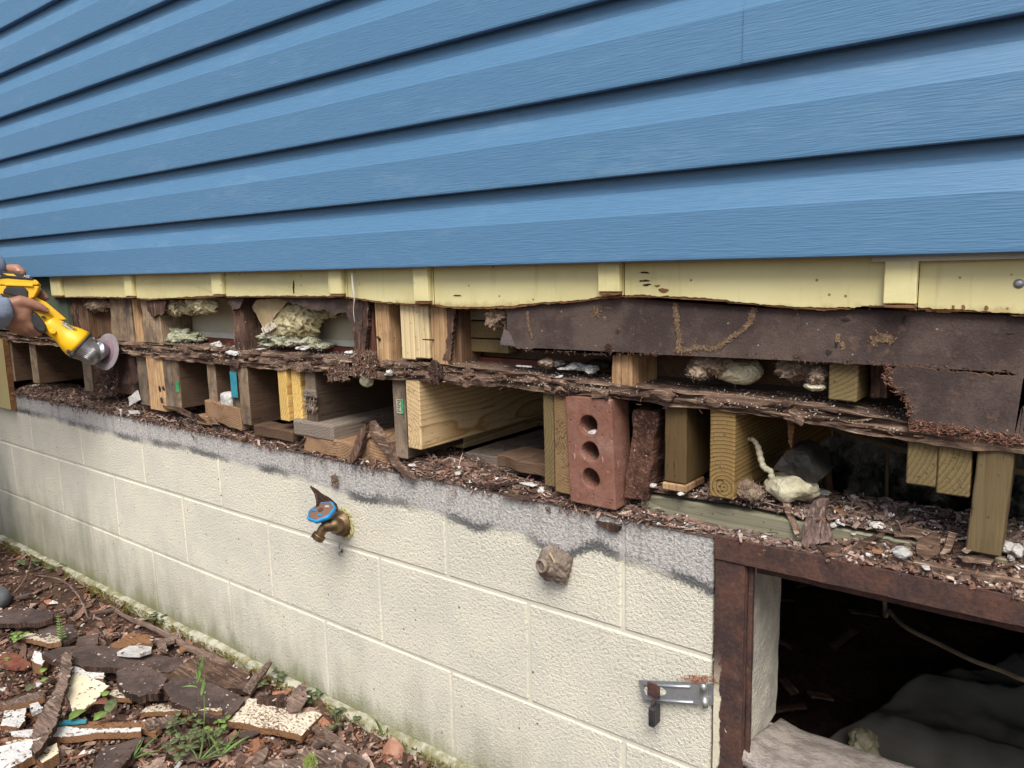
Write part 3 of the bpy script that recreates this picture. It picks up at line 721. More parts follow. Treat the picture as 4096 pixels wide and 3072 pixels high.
# ------------------------------------------------------------------ block wall
BX, BZ = .4064, .2032
wallE = empty('block_wall', (1., .1, -.45), 'cream painted concrete block foundation wall with grey stained top band', 'wall')
JW = .0040
def block(x0, x1, z0, z1, seed):
    V, F = rbox_data(x0 + JW, x1 - JW, .0, .194, z0 + JW, z1 - JW, seg=(8, 3, 6), amp=.0008, sc=7, bev=.0022, seed=seed)
    return mk('block', V, F, M['block'], wallE)
XD = 2.197; sd_ = 0; XD2 = 3.15
for c, (z0, off) in enumerate([(0, 0.), (-BZ, -.5), (-2 * BZ, 0.), (-3 * BZ, -.5)]):
    k = -9
    xs = [XL]
    while k < 13:
        x = (k + off) * BX
        if x > XL + .05: xs.append(x)
        k += 1
    xs.append(XR)
    for a, b in zip(xs, xs[1:]):
        sd_ += 1
        top = z0 + BZ
        if c == 0 or c == 1 or c == 2:
            zb = -.168 if c == 1 else None
            if c in (0, 1):
                for lo_, hi_ in ((a, min(b, XD)), (max(a, XD2), b)):
                    if hi_ - lo_ > .02: block(lo_, hi_, z0, top, sd_)
                if c == 1 and b > XD and a < XD2:   # low blocks under the hatch
                    a2, b2 = max(a, XD), min(b, XD2)
                    if b2 - a2 > .03: block(a2, b2, z0, -.232, sd_)
            else: block(a, b, z0, top, sd_)
        else: block(a, b, z0, top, sd_)
# mortar core, set back from the faces, and its raised tooled beads
for (x0, x1, z0, z1) in ((XL, XD - .006, -.6, BZ - .006), (XD - .006, XD2 + .006, -.6, -.236), (XD2 + .006, XR, -.6, BZ - .006)):
    rbox('mortar', (x0, x1, .0030, .19, z0, z1), M['bead'], wallE, seg=(60, 1, 30), amp=.0006, sc=55, bev=0)
tag(rbox('concrete_footing', (XL, XR, -.021, .22, -.62, -2 * BZ + .004), M['moss_concrete'], seg=(260, 4, 8), amp=.008, sc=14, bev=.010, smooth=True), kind='structure')
# ------------------------------------------------------------------ framing
def pbox(name, c, xl, xr, vt, vb, mat, label=None, cat=None, group=None, Y=0.0, depth=.089, parent=None, amp=.0008, sc=30, seg=None, seed=0, xf=None, ztop=None, zbot=None, bev=.002):
    vm = (vt + vb) / 2; xm = (xl + xr) / 2
    x0 = at(c(xl, vm), Y).x; x1 = at(c(xr, vm), Y).x
    z1 = at(c(xm, vt), Y).z if ztop is None else ztop; z0 = at(c(xm, vb), Y).z if zbot is None else zbot
    if seg is None: seg = (6, max(4, int(depth / .03)), max(6, int((z1 - z0) / .008)))
    o = rbox(name, (x0, x1, Y, Y + depth, z0, z1), mat, parent, seg=seg, amp=amp, sc=sc, seed=seed, xf=xf, bev=bev)
    if label: tag(o, label, cat, group)
    return o
PT = .432      # top of the bottom plate
SG = 'wall studs above the rotten plate'
ZT = .66
# upper studs, left to right
pbox('wall_stud', cA, 665, 742, 480, 800, M['rot_z'], 'dark rotten stud nearest the grinder handle, left of the tan ones', 'stud', SG, ztop=ZT, amp=.004, sc=40, seed=1, zbot=PT - .004)
pbox('wall_stud', cA, 748, 828, 480, 800, M['pine_brown_z'], 'tan brown stud behind the grinder lever, right of the dark rotten one', 'stud', SG, Y=.004, ztop=ZT, amp=.002, seed=2, zbot=PT - .004)
pbox('backing_board', cA, 832, 1046, 480, 800, M['pine_brown_z'], 'wide reddish brown board set back behind the grinding disc', 'board', None, Y=.03, depth=.06, ztop=ZT, amp=.002, seed=3, zbot=PT)
pbox('wall_stud', cA, 1050, 1252, 480, 868, M['pine_grey_z'], 'wide grey mouldy stud directly right of the grinding disc', 'stud', SG, Y=.002, ztop=ZT, amp=.002, seed=4, zbot=PT - .002)
pbox('wall_stud', cA, 1268, 1342, 480, 872, M['pine_tan_z'], 'narrow tan stud with a knot, left of the white-streaked one', 'stud', SG, ztop=ZT, amp=.0015, seed=5, zbot=PT - .002)
pbox('wall_stud', cA, 1350, 1520, 480, 880, M['pine_grey_z'], 'stud with white peeled streak beside the first insulation bay', 'stud', SG, Y=-.004, ztop=ZT, amp=.003, sc=40, seed=6, zbot=PT - .004)
pbox('wall_stud', cB, 692, 770, 320, 720, M['rot_z'], 'split rotten brown stud standing between the two open insulation bays', 'stud', SG, ztop=ZT, amp=.006, sc=26, seed=7, zbot=PT - .006)
pbox('wall_stud', cC, 485, 545, 290, 700, M['red_dark_z'], 'dark red stud left of the pale new studs', 'stud', SG, Y=.004, ztop=ZT, amp=.002, seed=8, zbot=PT)
pbox('wall_stud', cC, 558, 656, 300, 720, M['pine_tan_z'], 'light tan stud with a nail, left of the new paired studs', 'stud', SG, Y=-.002, ztop=ZT, amp=.0012, seed=9, zbot=PT - .002)
pbox('wall_stud', cC, 742, 838, 300, 716, M['pine_new_z'], 'clean pale new stud, left one of the pair', 'stud', SG, Y=-.006, ztop=ZT, seed=10, amp=.0005)
pbox('wall_stud', cC, 841, 946, 300, 708, M['pine_new_z'], 'clean pale new stud, right one of the pair', 'stud', SG, Y=-.006, ztop=ZT, seed=11, amp=.0005)
s8 = pbox('wall_stud', cC, 966, 1078, 300, 720, M['pine_tan_z'], 'orange tan stud with a bent nail, right of the new pair', 'stud', SG, Y=-.003, ztop=ZT, seed=12, amp=.0012, zbot=PT - .002)
pbox('wall_stud', cC, 1086, 1186, 300, 715, M['pine_brown_z'], 'brown stud right behind the orange tan one', 'stud', SG, Y=.02, depth=.06, ztop=ZT, seed=13, amp=.0015, zbot=PT)
pbox('wall_stud', cD, 822, 945, 420, 698, M['pine_tan_z'], 'short tan stud showing under the long brown fibreboard', 'stud', SG, Y=.002, ztop=ZT, seed=14, amp=.0015, zbot=PT - .012)
pbox('wall_stud', cF, 240, 482, 700, 1255, M['treated'], 'olive stud with splintered foot under the right end of the fibreboard', 'stud', SG, Y=.002, ztop=ZT, seed=15, amp=.0015)
pbox('wall_stud', cF, 585, 735, 700, 1230, M['rot_z'], 'dim dark stud just left of the lower fibreboard scrap', 'stud', SG, Y=.04, depth=.05, ztop=ZT, seed=16, amp=.003)
for i, (x0, x1) in enumerate([(-1.25, -1.21), (-.85, -.81), (-.45, -.41), (2.75, 2.79), (3.15, 3.19)]):
    o = rbox('wall_stud', (x0, x1, .0, .089, PT - .002, ZT), M['pine_brown_z'], seg=(3, 3, 10), amp=.001, seed=30 + i)
    tag(o, 'plain brown stud beyond the picture edge', 'stud', SG)
# knots on pale timbers
def knot(parent, c, x, y, r, Y):
    p = at(c(x, y), Y); lump('knot', (p.x, Y, p.z), (r, .0012, r * 1.25), M['rot_dark'], parent, .3, 150, x, 3, True, None, .2, 400)
# nails
def nail(a, b, label, r=.0016):
    V, F = tube_data([a, b], [r, r * .8], 8); o = mk('bent_nail', V, F, M['rust'], smooth=True); return tag(o, label, 'nail')
nail(at(cC(985, 571), -.003), at(cC(905, 568), -.030), 'rusty nail sticking out of the orange tan stud')
nail(at(cC(590, 572), -.002), at(cC(572, 548), -.012), 'rusted nail lump on the light tan stud', .003)

# interior wall panel behind the studs, with its strip and flooring edge
inE = empty('interior_wall_panel', (1., .095, .43), 'pale beige back of the interior wall seen between the studs', 'wall panel')
rbox('panel_sheet', (XL, 1.32, .092, .104, .4305, 2.8), M['drywall'], inE, seg=(40, 1, 6), amp=.0015, sc=5, bev=0)
rbox('dark_backing', (1.321, XR, .092, .104, .4305, 2.8), M['joist_dark'], inE, seg=(40, 1, 6), amp=.0015, sc=5, bev=0)  # same panel carried on, with the dimness of the right-hand bays put into its colour
zs = at(cB(480, 585), .085).z
rbox('white_strip', (XL, 1.32, .083, .0915, zs - .012, zs + .004), M['white_strip'], inE, seg=(30, 1, 1), amp=.0008, sc=9, bev=.0015)
rbox('floor_edge', (XL, 1.9, .072, .0915, PT + .0002, zs - .0125), M['red_strip'], inE, seg=(30, 1, 1), amp=.001, sc=9, bev=.001)
# stacked horizontal boards in the bay right of the studs
for i, (t, b) in enumerate([(330, 428), (435, 560), (565, 665)]):
    pbox('blocking_board', cC, 1200, 1540, t, b, M['treated_green'] if i == 0 else M['treated'], ['greenish horizontal blocking board, topmost in the bay right of the studs', 'olive horizontal blocking board, middle one in the bay right of the studs', 'dark horizontal blocking board, lowest in the bay right of the studs'][i], 'board', 'blocking boards behind the fibreboard edge', Y=.05, depth=.03, seg=(6, 2, 4))

# ------------------------------------------------------------------ the rotten bottom plate
lo_px = [(477, 1405), (600, 1426), (1082, 1470), (1324, 1481), (1525, 1505), (2013, 1541), (2430, 1582), (2656, 1611), (2880, 1630), (3313, 1692), (3634, 1752)]
up_px = [(464, 1371), (600, 1373), (1324, 1436), (1742, 1457), (2165, 1507), (2656, 1568), (3313, 1636), (3634, 1699)]
def interp(tab, x):
    if x <= tab[0][0]: return tab[0][1]
    for (a, b), (c, d) in zip(tab, tab[1:]):
        if a <= x <= c: return b + (d - b) * (x - a) / (c - a)
    return tab[-1][1]
LOz = [(-1., .402)] + [(at(p).x, at(p).z) for p in lo_px]; UPz = [(-1., .430)] + [(at(p).x, at(p).z) for p in up_px]
plE = empty('rotten_bottom_plate', (1., .04, .40), 'long rotten splintered bottom plate running the whole length between studs and joists', 'plate')
def plate(x0, x1, seed=0):
    nx = int((x1 - x0) / .006); prof = []
    ny, nzz = 7, 6
    for j in range(ny): prof.append((j / ny, 0, 'b'))
    loop = [(0, k / nzz) for k in range(nzz)] + [(j / ny, 1) for j in range(ny)] + [(1, 1 - k / nzz) for k in range(nzz)] + [(1 - j / ny, 0) for j in range(ny)]
    m = len(loop); V = []; F = []
    for i in range(nx + 1):
        x = x0 + (x1 - x0) * i / nx; zl, zu = interp(LOz, x) - .003, interp(UPz, x) + .003
        er = max(0., noise.noise(Vector((x * 5.0, 1.3, seed))) - .12) * .02           # rotted hollows along the front
        for (fy, fz) in loop:
            y = -.008 + .097 * fy; z = zl + (zu - zl) * fz
            front = (1 - fy) ** 3
            n1 = noise.noise(Vector((x * 9, y * 60, z * 70 + 7))); n2 = noise.noise(Vector((x * 30, y * 160, z * 170)))
            n3 = noise.turbulence(Vector((x * 14, y * 30, z * 150)), 3, True)
            split = max(0, .25 - abs(noise.noise(Vector((x * 3.5, z * 90, 2.2))))) * .05 * front * (1 if .1 < fz < .9 else .3)
            y += front * (.006 * n1 + .004 * n2 + er * (.4 + fz) + split + .004 * (n3 - .6))
            z += (.0035 * noise.noise(Vector((x * 16, y * 40, 5))) + .002 * n2) * (1 if fz in (0, 1) else .5) - (er * .35 if fz == 1 and fy < .4 else 0)
            V.append((x, y, z))
    for i in range(nx):
        for j in range(m): F.append((i * m + j, i * m + (j + 1) % m, (i + 1) * m + (j + 1) % m, (i + 1) * m + j))
    F.append(tuple(range(m))[::-1]); F.append(tuple(nx * m + j for j in range(m)))
    return mk('plate_timber', V, F, M['rot_plate'], plE)
plate(-1.6, 3.4)
# splinters and fibre strips that cling to the plate
rn = random.Random(5); it = []
for i in range(650):
    x = rn.uniform(-.7, 2.58); zl, zu = interp(LOz, x), interp(UPz, x)
    t = rn.random()
    if t < .62: pos = (x, -.005 + rn.uniform(-.004, .004), rn.uniform(zl, zu)); nrm = (rn.gauss(0, .2), -1, rn.gauss(0, .35))
    elif t < .82: pos = (x, rn.uniform(-.004, .07), zu + rn.uniform(-.001, .003)); nrm = (rn.gauss(0, .3), -.3, 1)
    else: pos = (x, rn.uniform(-.006, .02), zl - rn.uniform(0, .008)); nrm = (0, -1, -.3)
    d = (1, rn.gauss(0, .18), rn.gauss(0, .16)) if rn.random() < .85 else (rn.gauss(0, 1), rn.gauss(0, .5), rn.gauss(0, 1))
    k = rn.random(); base = Vector((.16, .10, .07)).lerp(Vector((.38, .27, .18)), k * k) if rn.random() < .8 else Vector((.05, .03, .025))
    it.append((pos, rn.uniform(.004, .022) * (1.6 if rn.random() < .1 else 1), rn.uniform(.0008, .003), rn.uniform(.0005, .0014), d, nrm, tuple(base), rn.gauss(0, .08)))
for i in range(2600):      # dust, crumbs and grit lying on the plate
    x = rn.uniform(.3, 2.45); zl, zu = interp(LOz, x), interp(UPz, x); k = noise.noise(Vector((x * 6, 3, 3)))
    if k < -.1 and rn.random() < .7: continue
    y = rn.uniform(-.004, .075) if rn.random() < .7 else -.011
    z = zu + rn.uniform(.003, .007) if y > -.004 else rn.uniform(zl + .006, zu); g = rn.uniform(.25, .65); cc = (g, g * .95, g * .9) if rn.random() < .55 else tuple(Vector((.25, .16, .11)) * rn.uniform(.5, 1.3))
    it.append(((x, y, z), rn.uniform(.0008, .003), rn.uniform(.0008, .002), rn.uniform(.0006, .0015), (rn.gauss(0, 1), rn.gauss(0, 1), rn.gauss(0, .3)), (rn.gauss(0, .5), -.3, 1), cc, 0))
tag(flake_mesh('splinters', it, M['tint'], plE), kind='stuff')
# long torn strips of grain on the plate, each one a part
for i in range(16):
    x = rn.uniform(.35, 2.4); L = rn.uniform(.05, .17); zl, zu = interp(LOz, x), interp(UPz, x); z = rn.uniform(zl + .004, zu - .004)
    pts = [Vector((x - L / 2 + L * t, -.0075 - .004 * math.sin(t * 9 + i) * rn.random(), z + .004 * (t - .5) * rn.gauss(0, 1) + (interp(LOz, x - L / 2 + L * t) - zl))) for t in np.linspace(0, 1, 9)]
    V, F = tube_data(pts, [.0006 + rn.uniform(.0012, .003) * math.sin(math.pi * t) ** .5 for t in np.linspace(0.02, .98, 9)], 6)
    mk('torn_strip', V, F, M['rot_plate'] if i % 3 else M['rot'], plE, smooth=False)
for i in range(30):
    x = rn.uniform(.4, 2.42); L = rn.uniform(.02, .075); h_ = rn.uniform(.007, .017); zl, zu = interp(LOz, x), interp(UPz, x); z = rn.choice([zu - .004, zl + .003, rn.uniform(zl, zu)]); a_ = rn.gauss(0, .10)
    V, F = rbox_data(x - L / 2, x + L / 2, -.016 + rn.uniform(0, .006), .004, z - h_ / 2, z + h_ / 2, seg=(12, 3, 4), amp=.0065, sc=60, bev=.002, seed=i + 300, xf=lambda v: Vector((v.x, v.y, v.z + (v.x - x) * a_ - (interp(LOz, x) - interp(LOz, v.x)))))
    mk('broken_chunk', V, F, M['rot_plate'] if i % 3 else M['rot'], plE)
for i, (c, x, y, wd, hh) in enumerate([(cC, 1000, 815, 50, 70), (cC, 1240, 830, 40, 60), (cD, 520, 765, 95, 40), (cC, 800, 820, 30, 25), (cB, 480, 780, 60, 24), (cB, 1180, 800, 50, 26), (cB, 1390, 840, 40, 24), (cD, 150, 690, 40, 22), (cE, 1180, 590, 60, 24)]):
    p = at(c(x, y), -.008); lump('fibre_clump', p, (abs(at(c(x + wd, y), -.008).x - p.x), .007, abs(at(c(x, y + hh), -.008).z - p.z)), M['rot'] if i % 2 else M['rot_dark'], plE, .55, 90, i, 4, False, None, .35, 260)

# ------------------------------------------------------------------ floor joists and the timbers under the plate
JG = 'joist ends under the rotten plate'
JT = .4015
pbox('floor_joist', cA, 82, 122, 815, 1240, [M['joist_tan'], M['end_tan']], 'brown joist end at the far left by the yellow corner board', 'joist', JG, Y=.0, depth=.9, ztop=JT, seed=1)
pbox('floor_joist', cA, 290, 350, 850, 1262, [M['joist_tan'], M['end_tan']], 'thin pale joist end between two dark gaps under the lower hand', 'joist', JG, Y=.004, depth=1.2, ztop=JT, seed=2)
pbox('floor_joist', cA, 792, 872, 1080, 1340, [M['joist_grey'], M['end_grey']], 'grey joist end below the grinder head', 'joist', JG, Y=.004, depth=.9, ztop=JT, seed=3)
pbox('rotten_block', cA, 880, 1300, 1090, 1360, M['rot_dark'], 'dark crumbling wood block below the grinding disc', 'wood block', None, Y=.012, depth=.10, amp=.012, sc=22, seed=4, ztop=JT - .01, seg=(30, 6, 24))
pbox('floor_joist', cA, 1312, 1402, 1040, 1470, [M['joist_grey'], M['end_grey']], 'brown stained joist end left of the knotty pale one', 'joist', JG, Y=.006, depth=.8, ztop=JT, seed=5)
jk = pbox('floor_joist', cA, 1405, 1552, 1045, 1520, M['pine_tan_z'], 'pale knotty timber end right below the plate, left of the green tag', 'joist', JG, Y=-.004, depth=.09, ztop=JT - .004, seed=6)
pbox('floor_joist', cA, 1558, 1638, 1045, 1510, [M['joist_grey'], M['end_grey']], 'reddish brown joist end beside the pale knotty one', 'joist', JG, Y=.0, depth=.8, ztop=JT, seed=7)
for q in ((1515, 1315, .007), (1548, 1312, .006), (1535, 1425, .008)): knot(jk, cA, q[0], q[1], q[2], -.004)
j4 = pbox('floor_joist', cB, 187, 246, 790, 1205, [M['joist_tan'], M['end_tan']], 'joist end with a small green paper tag', 'joist', JG, Y=.0, depth=1.0, ztop=JT, seed=8)
pbox('floor_joist', cB, 478, 550, 830, 1172, [M['joist_tan'], M['end_tan']], 'joist end directly above the curved-grain wood block', 'joist', JG, Y=.004, depth=1.0, ztop=JT, seed=9)
pbox('floor_joist', cB, 672, 736, 850, 1262, [M['joist_grey'], M['end_grey']], 'grey joist end carrying the blue tape', 'joist', JG, Y=.004, depth=.8, ztop=JT, seed=10)
pbox('floor_joist', cB, 740, 820, 850, 1345, [M['joist_tan'], M['end_tan']], 'large tan joist right of the blue tape, its grainy side showing', 'joist', JG, Y=-.004, depth=1.1, ztop=JT, seed=11)
pbox('floor_joist', cB, 1066, 1136, 875, 1312, M['joist_yellow'], 'bright yellow joist end, left one of the yellow pair', 'joist', JG, Y=-.004, depth=.7, ztop=JT, seed=12)
pbox('floor_joist', cB, 1178, 1250, 880, 1312, M['joist_yellow'], 'bright yellow ringed joist end, right one of the yellow pair', 'joist', JG, Y=.006, depth=.7, ztop=JT, seed=13)
pbox('floor_joist', cB, 1288, 1376, 890, 1322, [M['joist_grey'], M['end_grey']], 'dusty grey joist on the dark timber, right of the yellow pair', 'joist', JG, Y=.0, depth=1.0, ztop=JT, seed=14)
j10 = pbox('floor_joist', cC, 690, 784, 860, 1442, [M['joist_grey'], M['end_grey']], 'old grey joist end with green lumber tag, left of the new joist', 'joist', JG, Y=.004, depth=1.3, ztop=JT, seed=15)
pbox('floor_joist', cC, 787, 885, 868, 1376, M['pine_new'], 'large fresh pine joist with clear rings running back into the dark', 'joist', JG, Y=-.004, depth=1.6, ztop=JT, seed=16, amp=.0005)
# board behind the new joist, set back
x1_ = at(cC(785, 1100), 0).x
u = cC(1210, 1375); d = ray(*u); tpl = (x1_ - .004 - CC.x) / d.x; P_ = CC + d * tpl
tag(rbox('floor_joist', (x1_ - .045, x1_ - .004, max(.12, P_.y), max(.12, P_.y) + 1.2, P_.z, JT), M['pine_new'], seg=(3, 12, 8), amp=.0006), 'second fresh pine joist set back, showing below the large one', 'joist', JG)
pbox('floor_joist', cD, 413, 474, 780, 1352, M['treated'], 'smooth olive joist end, left of the knotty one beside the brick', 'joist', JG, Y=.0, depth=.7, ztop=JT + .001, seed=17)
pbox('floor_joist', cD, 477, 592, 790, 1396, M['treated_knot'], 'knotty brown joist end touching the brick', 'joist', JG, Y=-.004, depth=.7, ztop=JT, seed=18)
pbox('floor_joist', cD, 1142, 1274, 850, 1332, M['smooth_olive'], 'plain olive brown post standing on a shim right of the rotten block', 'joist', JG, Y=.006, depth=.5, ztop=JT, seed=20)
j15 = pbox('floor_joist', cE, 622, 808, 605, 1280, M['ringed'], 'ring-patterned treated joist end with round pith and dark pitch marks', 'joist', JG, Y=.0, depth=1.5, ztop=JT + .002, seed=21)
pbox('floor_joist', cG, 1342, 1568, 95, 452, M['treated'], 'short olive joist end, left one of three at the right', 'joist', JG, Y=.0, depth=1.2, ztop=.392, seed=22)
pbox('floor_joist', cG, 1570, 1822, 100, 528, M['treated'], 'short olive joist end, middle one of three at the right', 'joist', JG, Y=-.002, depth=1.2, ztop=.391, seed=23)
def lean(x0, k): return lambda v: Vector((v.x + (v.z - .25) * k, v.y, v.z))
pbox('support_post', cG, 1800, 2070, 110, 962, M['post_olive'], 'tall olive post at the far right reaching down to the litter', 'post', None, Y=-.006, depth=.045, seed=24, xf=lean(0, .05), ztop=.39)
# rim timber above the right-hand joists
zr = at(cG(1400, 92), .0)
tag(rbox('rim_timber', (2.40, 3.6, .006, .095, .391, .402), M['rot_plate'], seg=(80, 6, 3), amp=.004, sc=20), 'splintered dark rim timber resting on the three right-hand joists', 'timber')
# tags, tape and stamps on joists
def decal(name, c, x0, x1, y0, y1, Y, mat, parent, th=.0008):
    a = at(c(x0, (y0 + y1) / 2), Y); b = at(c(x1, (y0 + y1) / 2), Y); t = at(c((x0 + x1) / 2, y0), Y).z; bt = at(c((x0 + x1) / 2, y1), Y).z
    return rbox(name, (a.x, b.x, Y - th, Y - .0001, bt, t), mat, parent, seg=(2, 1, 4), amp=.0004, sc=90, bev=0)
decal('paper_tag', cB, 218, 240, 985, 1072, -.0012, M['green_tag'], j4)
decal('paper_tag', cC, 714, 746, 1010, 1112, .0028, M['pale_tag'], j10); decal('paper_tag', cC, 749, 764, 1006, 1116, .0026, M['green_tag'], j10)
for i in range(7): decal('tag_print', cC, 718 + (i % 2) * 4, 742 - (i % 3) * 5, 1016 + i * 13, 1021 + i * 13, .0018, M['ink'], j10, .0004)
tp = decal('blue_tape', cB, 672, 724, 908, 1116, -.004, M['teal'], None, .0012); tag(tp, 'strip of blue tape stuck on a grey joist end', 'tape')
# dark pitch marks round the pith of the ring-patterned joist
pc = at(cE(700, 1195), -.0007)
def text(body, size, mat, parent, xdir, ydir, pos, name='lettering', ext=.0002):
    cu = bpy.data.curves.new(name, 'FONT'); cu.body = body; cu.size = size; cu.extrude = ext; cu.align_x = 'CENTER'; cu.align_y = 'CENTER'
    o = bpy.data.objects.new(name, cu); COL.objects.link(o); cu.materials.append(mat)
    xd = Vector(xdir).normalized(); yd = Vector(ydir); yd = (yd - xd * yd.dot(xd)).normalized(); zd = xd.cross(yd)
    m = Matrix((xd, yd, zd)).transposed().to_4x4(); m.translation = Vector(pos) - (wloc(parent) if parent else Vector())
    if parent: o.parent = parent
    o.matrix_local = m
    dg = bpy.context.evaluated_depsgraph_get(); me = bpy.data.meshes.new_from_object(o.evaluated_get(dg))
    o2 = bpy.data.objects.new(name, me); COL.objects.link(o2); me.materials.clear(); me.materials.append(mat)
    if parent: o2.parent = parent
    o2.matrix_local = m; bpy.data.objects.remove(o); return o2
for i, (a, r, L) in enumerate([(100, .0115, .004), (80, .0118, .005), (62, .011, .003), (120, .011, .003), (10, .0065, .003), (-60, .0068, .003), (-110, .0066, .003), (200, .0115, .002), (90, .0015, .004)]):
    a = R(a); p_ = Vector((pc.x + r * math.cos(a), pc.y, pc.z + r * math.sin(a))); t_ = Vector((math.sin(a), 0, -math.cos(a)))
    V, F = tube_data([p_ - t_ * L / 2, p_ + t_ * L / 2], [.0007, .0005], 6); mk('pitch_mark', V, F, M['ink'], j15)
# brick standing on end, three holes
bl = at(cD(575, 835), -.012); br = at(cD(848, 1495), -.012)
def brick():
    bm = bmesh.new(); Wb, Hb, Tb = .090, .186, .057; cx = Wb / 2
    outer = [(0, 0), (Wb, 0), (Wb, Hb), (0, Hb)]
    loops = []; n = 20
    holes = [(.044, .138), (.045, .0935), (.0435, .047)]; r = .0172
    fo = [bm.verts.new((x, 0, z)) for x, z in outer]; bo = [bm.verts.new((x, Tb, z)) for x, z in outer]
    for i in range(4): bm.faces.new((fo[i], fo[(i + 1) % 4], bo[(i + 1) % 4], bo[i]))
    for side, vs, y in (('f', fo, 0), ('b', bo, Tb)):
        edges = [bm.edges.get((vs[i], vs[(i + 1) % 4])) for i in range(4)]
        hv = []
        for hx, hz in holes:
            ring_ = [bm.verts.new((hx + r * math.cos(2 * math.pi * k / n), y, hz + r * math.sin(2 * math.pi * k / n))) for k in range(n)]
            edges += [bm.edges.new((ring_[k], ring_[(k + 1) % n])) for k in range(n)]; hv.append(ring_)
        loops.append(hv)
        bmesh.ops.triangle_fill(bm, use_beauty=True, edges=edges)
    for h in range(3):
        for k in range(n): bm.faces.new((loops[0][h][k], loops[0][h][(k + 1) % n], loops[1][h][(k + 1) % n], loops[1][h][k]))
    bmesh.ops.recalc_face_normals(bm, faces=bm.faces)
    sharp = [e for e in bm.edges if len(e.link_faces) == 2 and e.calc_face_angle(0) > .6]
    bmesh.ops.bevel(bm, geom=sharp, offset=.0022, segments=2, affect='EDGES', profile=.6)
    a = R(-2.6); V = []
    for v in bm.verts:
        co = v.co + nvec(v.co, 45, 2) * .0012
        x = co.x * math.cos(a) + co.z * -math.sin(a) * -1 * -1; z = co.z
        V.append(Vector((br.x - Wb + co.x - (co.z) * .045, -.012 + co.y + co.z * .01, br.z + co.z)))
    bm.verts.index_update(); F = [[v.index for v in f.verts] for f in bm.faces]; bm.free()
    return tag(mk('brick', V, F, M['brick']), 'red clay brick with three round holes standing on end', 'brick')
brick()
# leaning rotten block to its right
def lean2(v): return Vector((v.x + (v.z - .25) * .13, v.y, v.z))
pbox('rotten_block', cD, 905, 1045, 885, 1400, M['rot_y'], 'dark rotten timber stub leaning to the right of the brick', 'wood block', None, Y=.012, depth=.13, amp=.006, sc=28, seed=5, xf=lean2, seg=(14, 8, 26), zbot=.232)
# shim, treated sill plate
pbox('shim', cE, 272, 452, 1172, 1228, M['pine_tan_z'], 'thin pale wood shim under the olive brown post', 'shim', None, Y=.004, depth=.07)
tsE = at(cE(115, 1252), .022); tb = at(cE(115, 1412), .022)
tag(rbox('treated_sill_timber', (tsE.x, 3.4, .022, .11, .2045, tsE.z + .002), M['treated_green'], seg=(40, 3, 3), amp=.0008, sc=9, bev=.002), 'long green treated timber lying on the block wall at the right', 'timber')
# flat timbers and offcuts on the wall top, left of the new joist
pbox('flat_timber', cB, 1182, 1508, 1322, 1466, M['weathered'], 'dark grey weathered timber lying flat under the dusty joist', 'timber', None, Y=-.006, depth=.55, seed=3, seg=(6, 14, 5), bev=.006)
pbox('wood_offcut', cB, 1268, 1700, 1462, 1612, M['curl_grain'], 'brown curved-grain timber end under the dark grey flat timber', 'offcut', None, Y=-.004, depth=.18, seed=4, seg=(14, 6, 6), amp=.004, sc=24, bev=.005)
pbox('wood_offcut', cC, 432, 640, 1300, 1510, M['curl_grain'], 'frayed brown timber end below the peaked splinters', 'offcut', None, Y=.002, depth=.2, seed=5, seg=(10, 6, 10), amp=.007, sc=28, bev=.005)
pbox('wood_offcut', cB, 862, 1180, 1372, 1462, M['joist_tan'], 'tan wood offcut lying in the litter below the yellow pair', 'offcut', None, Y=-.004, depth=.05, seed=6, seg=(8, 4, 5), amp=.003)
def curvetop(v): return v
pbox('wood_offcut', cB, 458, 748, 1165, 1335, M['curl_grain'], 'wedge of dark curved-grain wood under the white foam cube', 'offcut', None, Y=-.002, depth=.07, seed=7, seg=(14, 4, 8), amp=.006, sc=24, xf=lambda v: Vector((v.x, v.y, v.z - max(0, (v.x - at(cB(560, 1250)).x)) * .10)))
pbox('wood_offcut', cB, 392, 505, 1272, 1345, M['curl_grain'], 'small square brown offcut left of the curved-grain wedge', 'offcut', None, Y=-.008, depth=.03, seed=8, amp=.002)
pbox('wood_offcut', cD, 130, 420, 1190, 1262, M['joist_tan'], 'broken pale plank lying under the new joist left of the olive pair', 'offcut', None, Y=.03, depth=.09, seed=9, amp=.004, seg=(14, 5, 4), xf=lambda v: Vector((v.x, v.y, v.z - (v.x - 1.78) * .06)))
pbox('foam_cube', cB, 578, 664, 1088, 1228, M['white'], 'white foam cube wedged between two joists', 'foam cube', None, Y=.0, depth=.03, seed=3, amp=.004, sc=60, seg=(7, 5, 9), bev=.004)
pbox('plank_end', cD, -60, 190, 1165, 1245, M['weathered'], 'grey plank end at the back of the dark bay under the new joist', 'plank', None, Y=.10, depth=.3, seed=9, amp=.003)
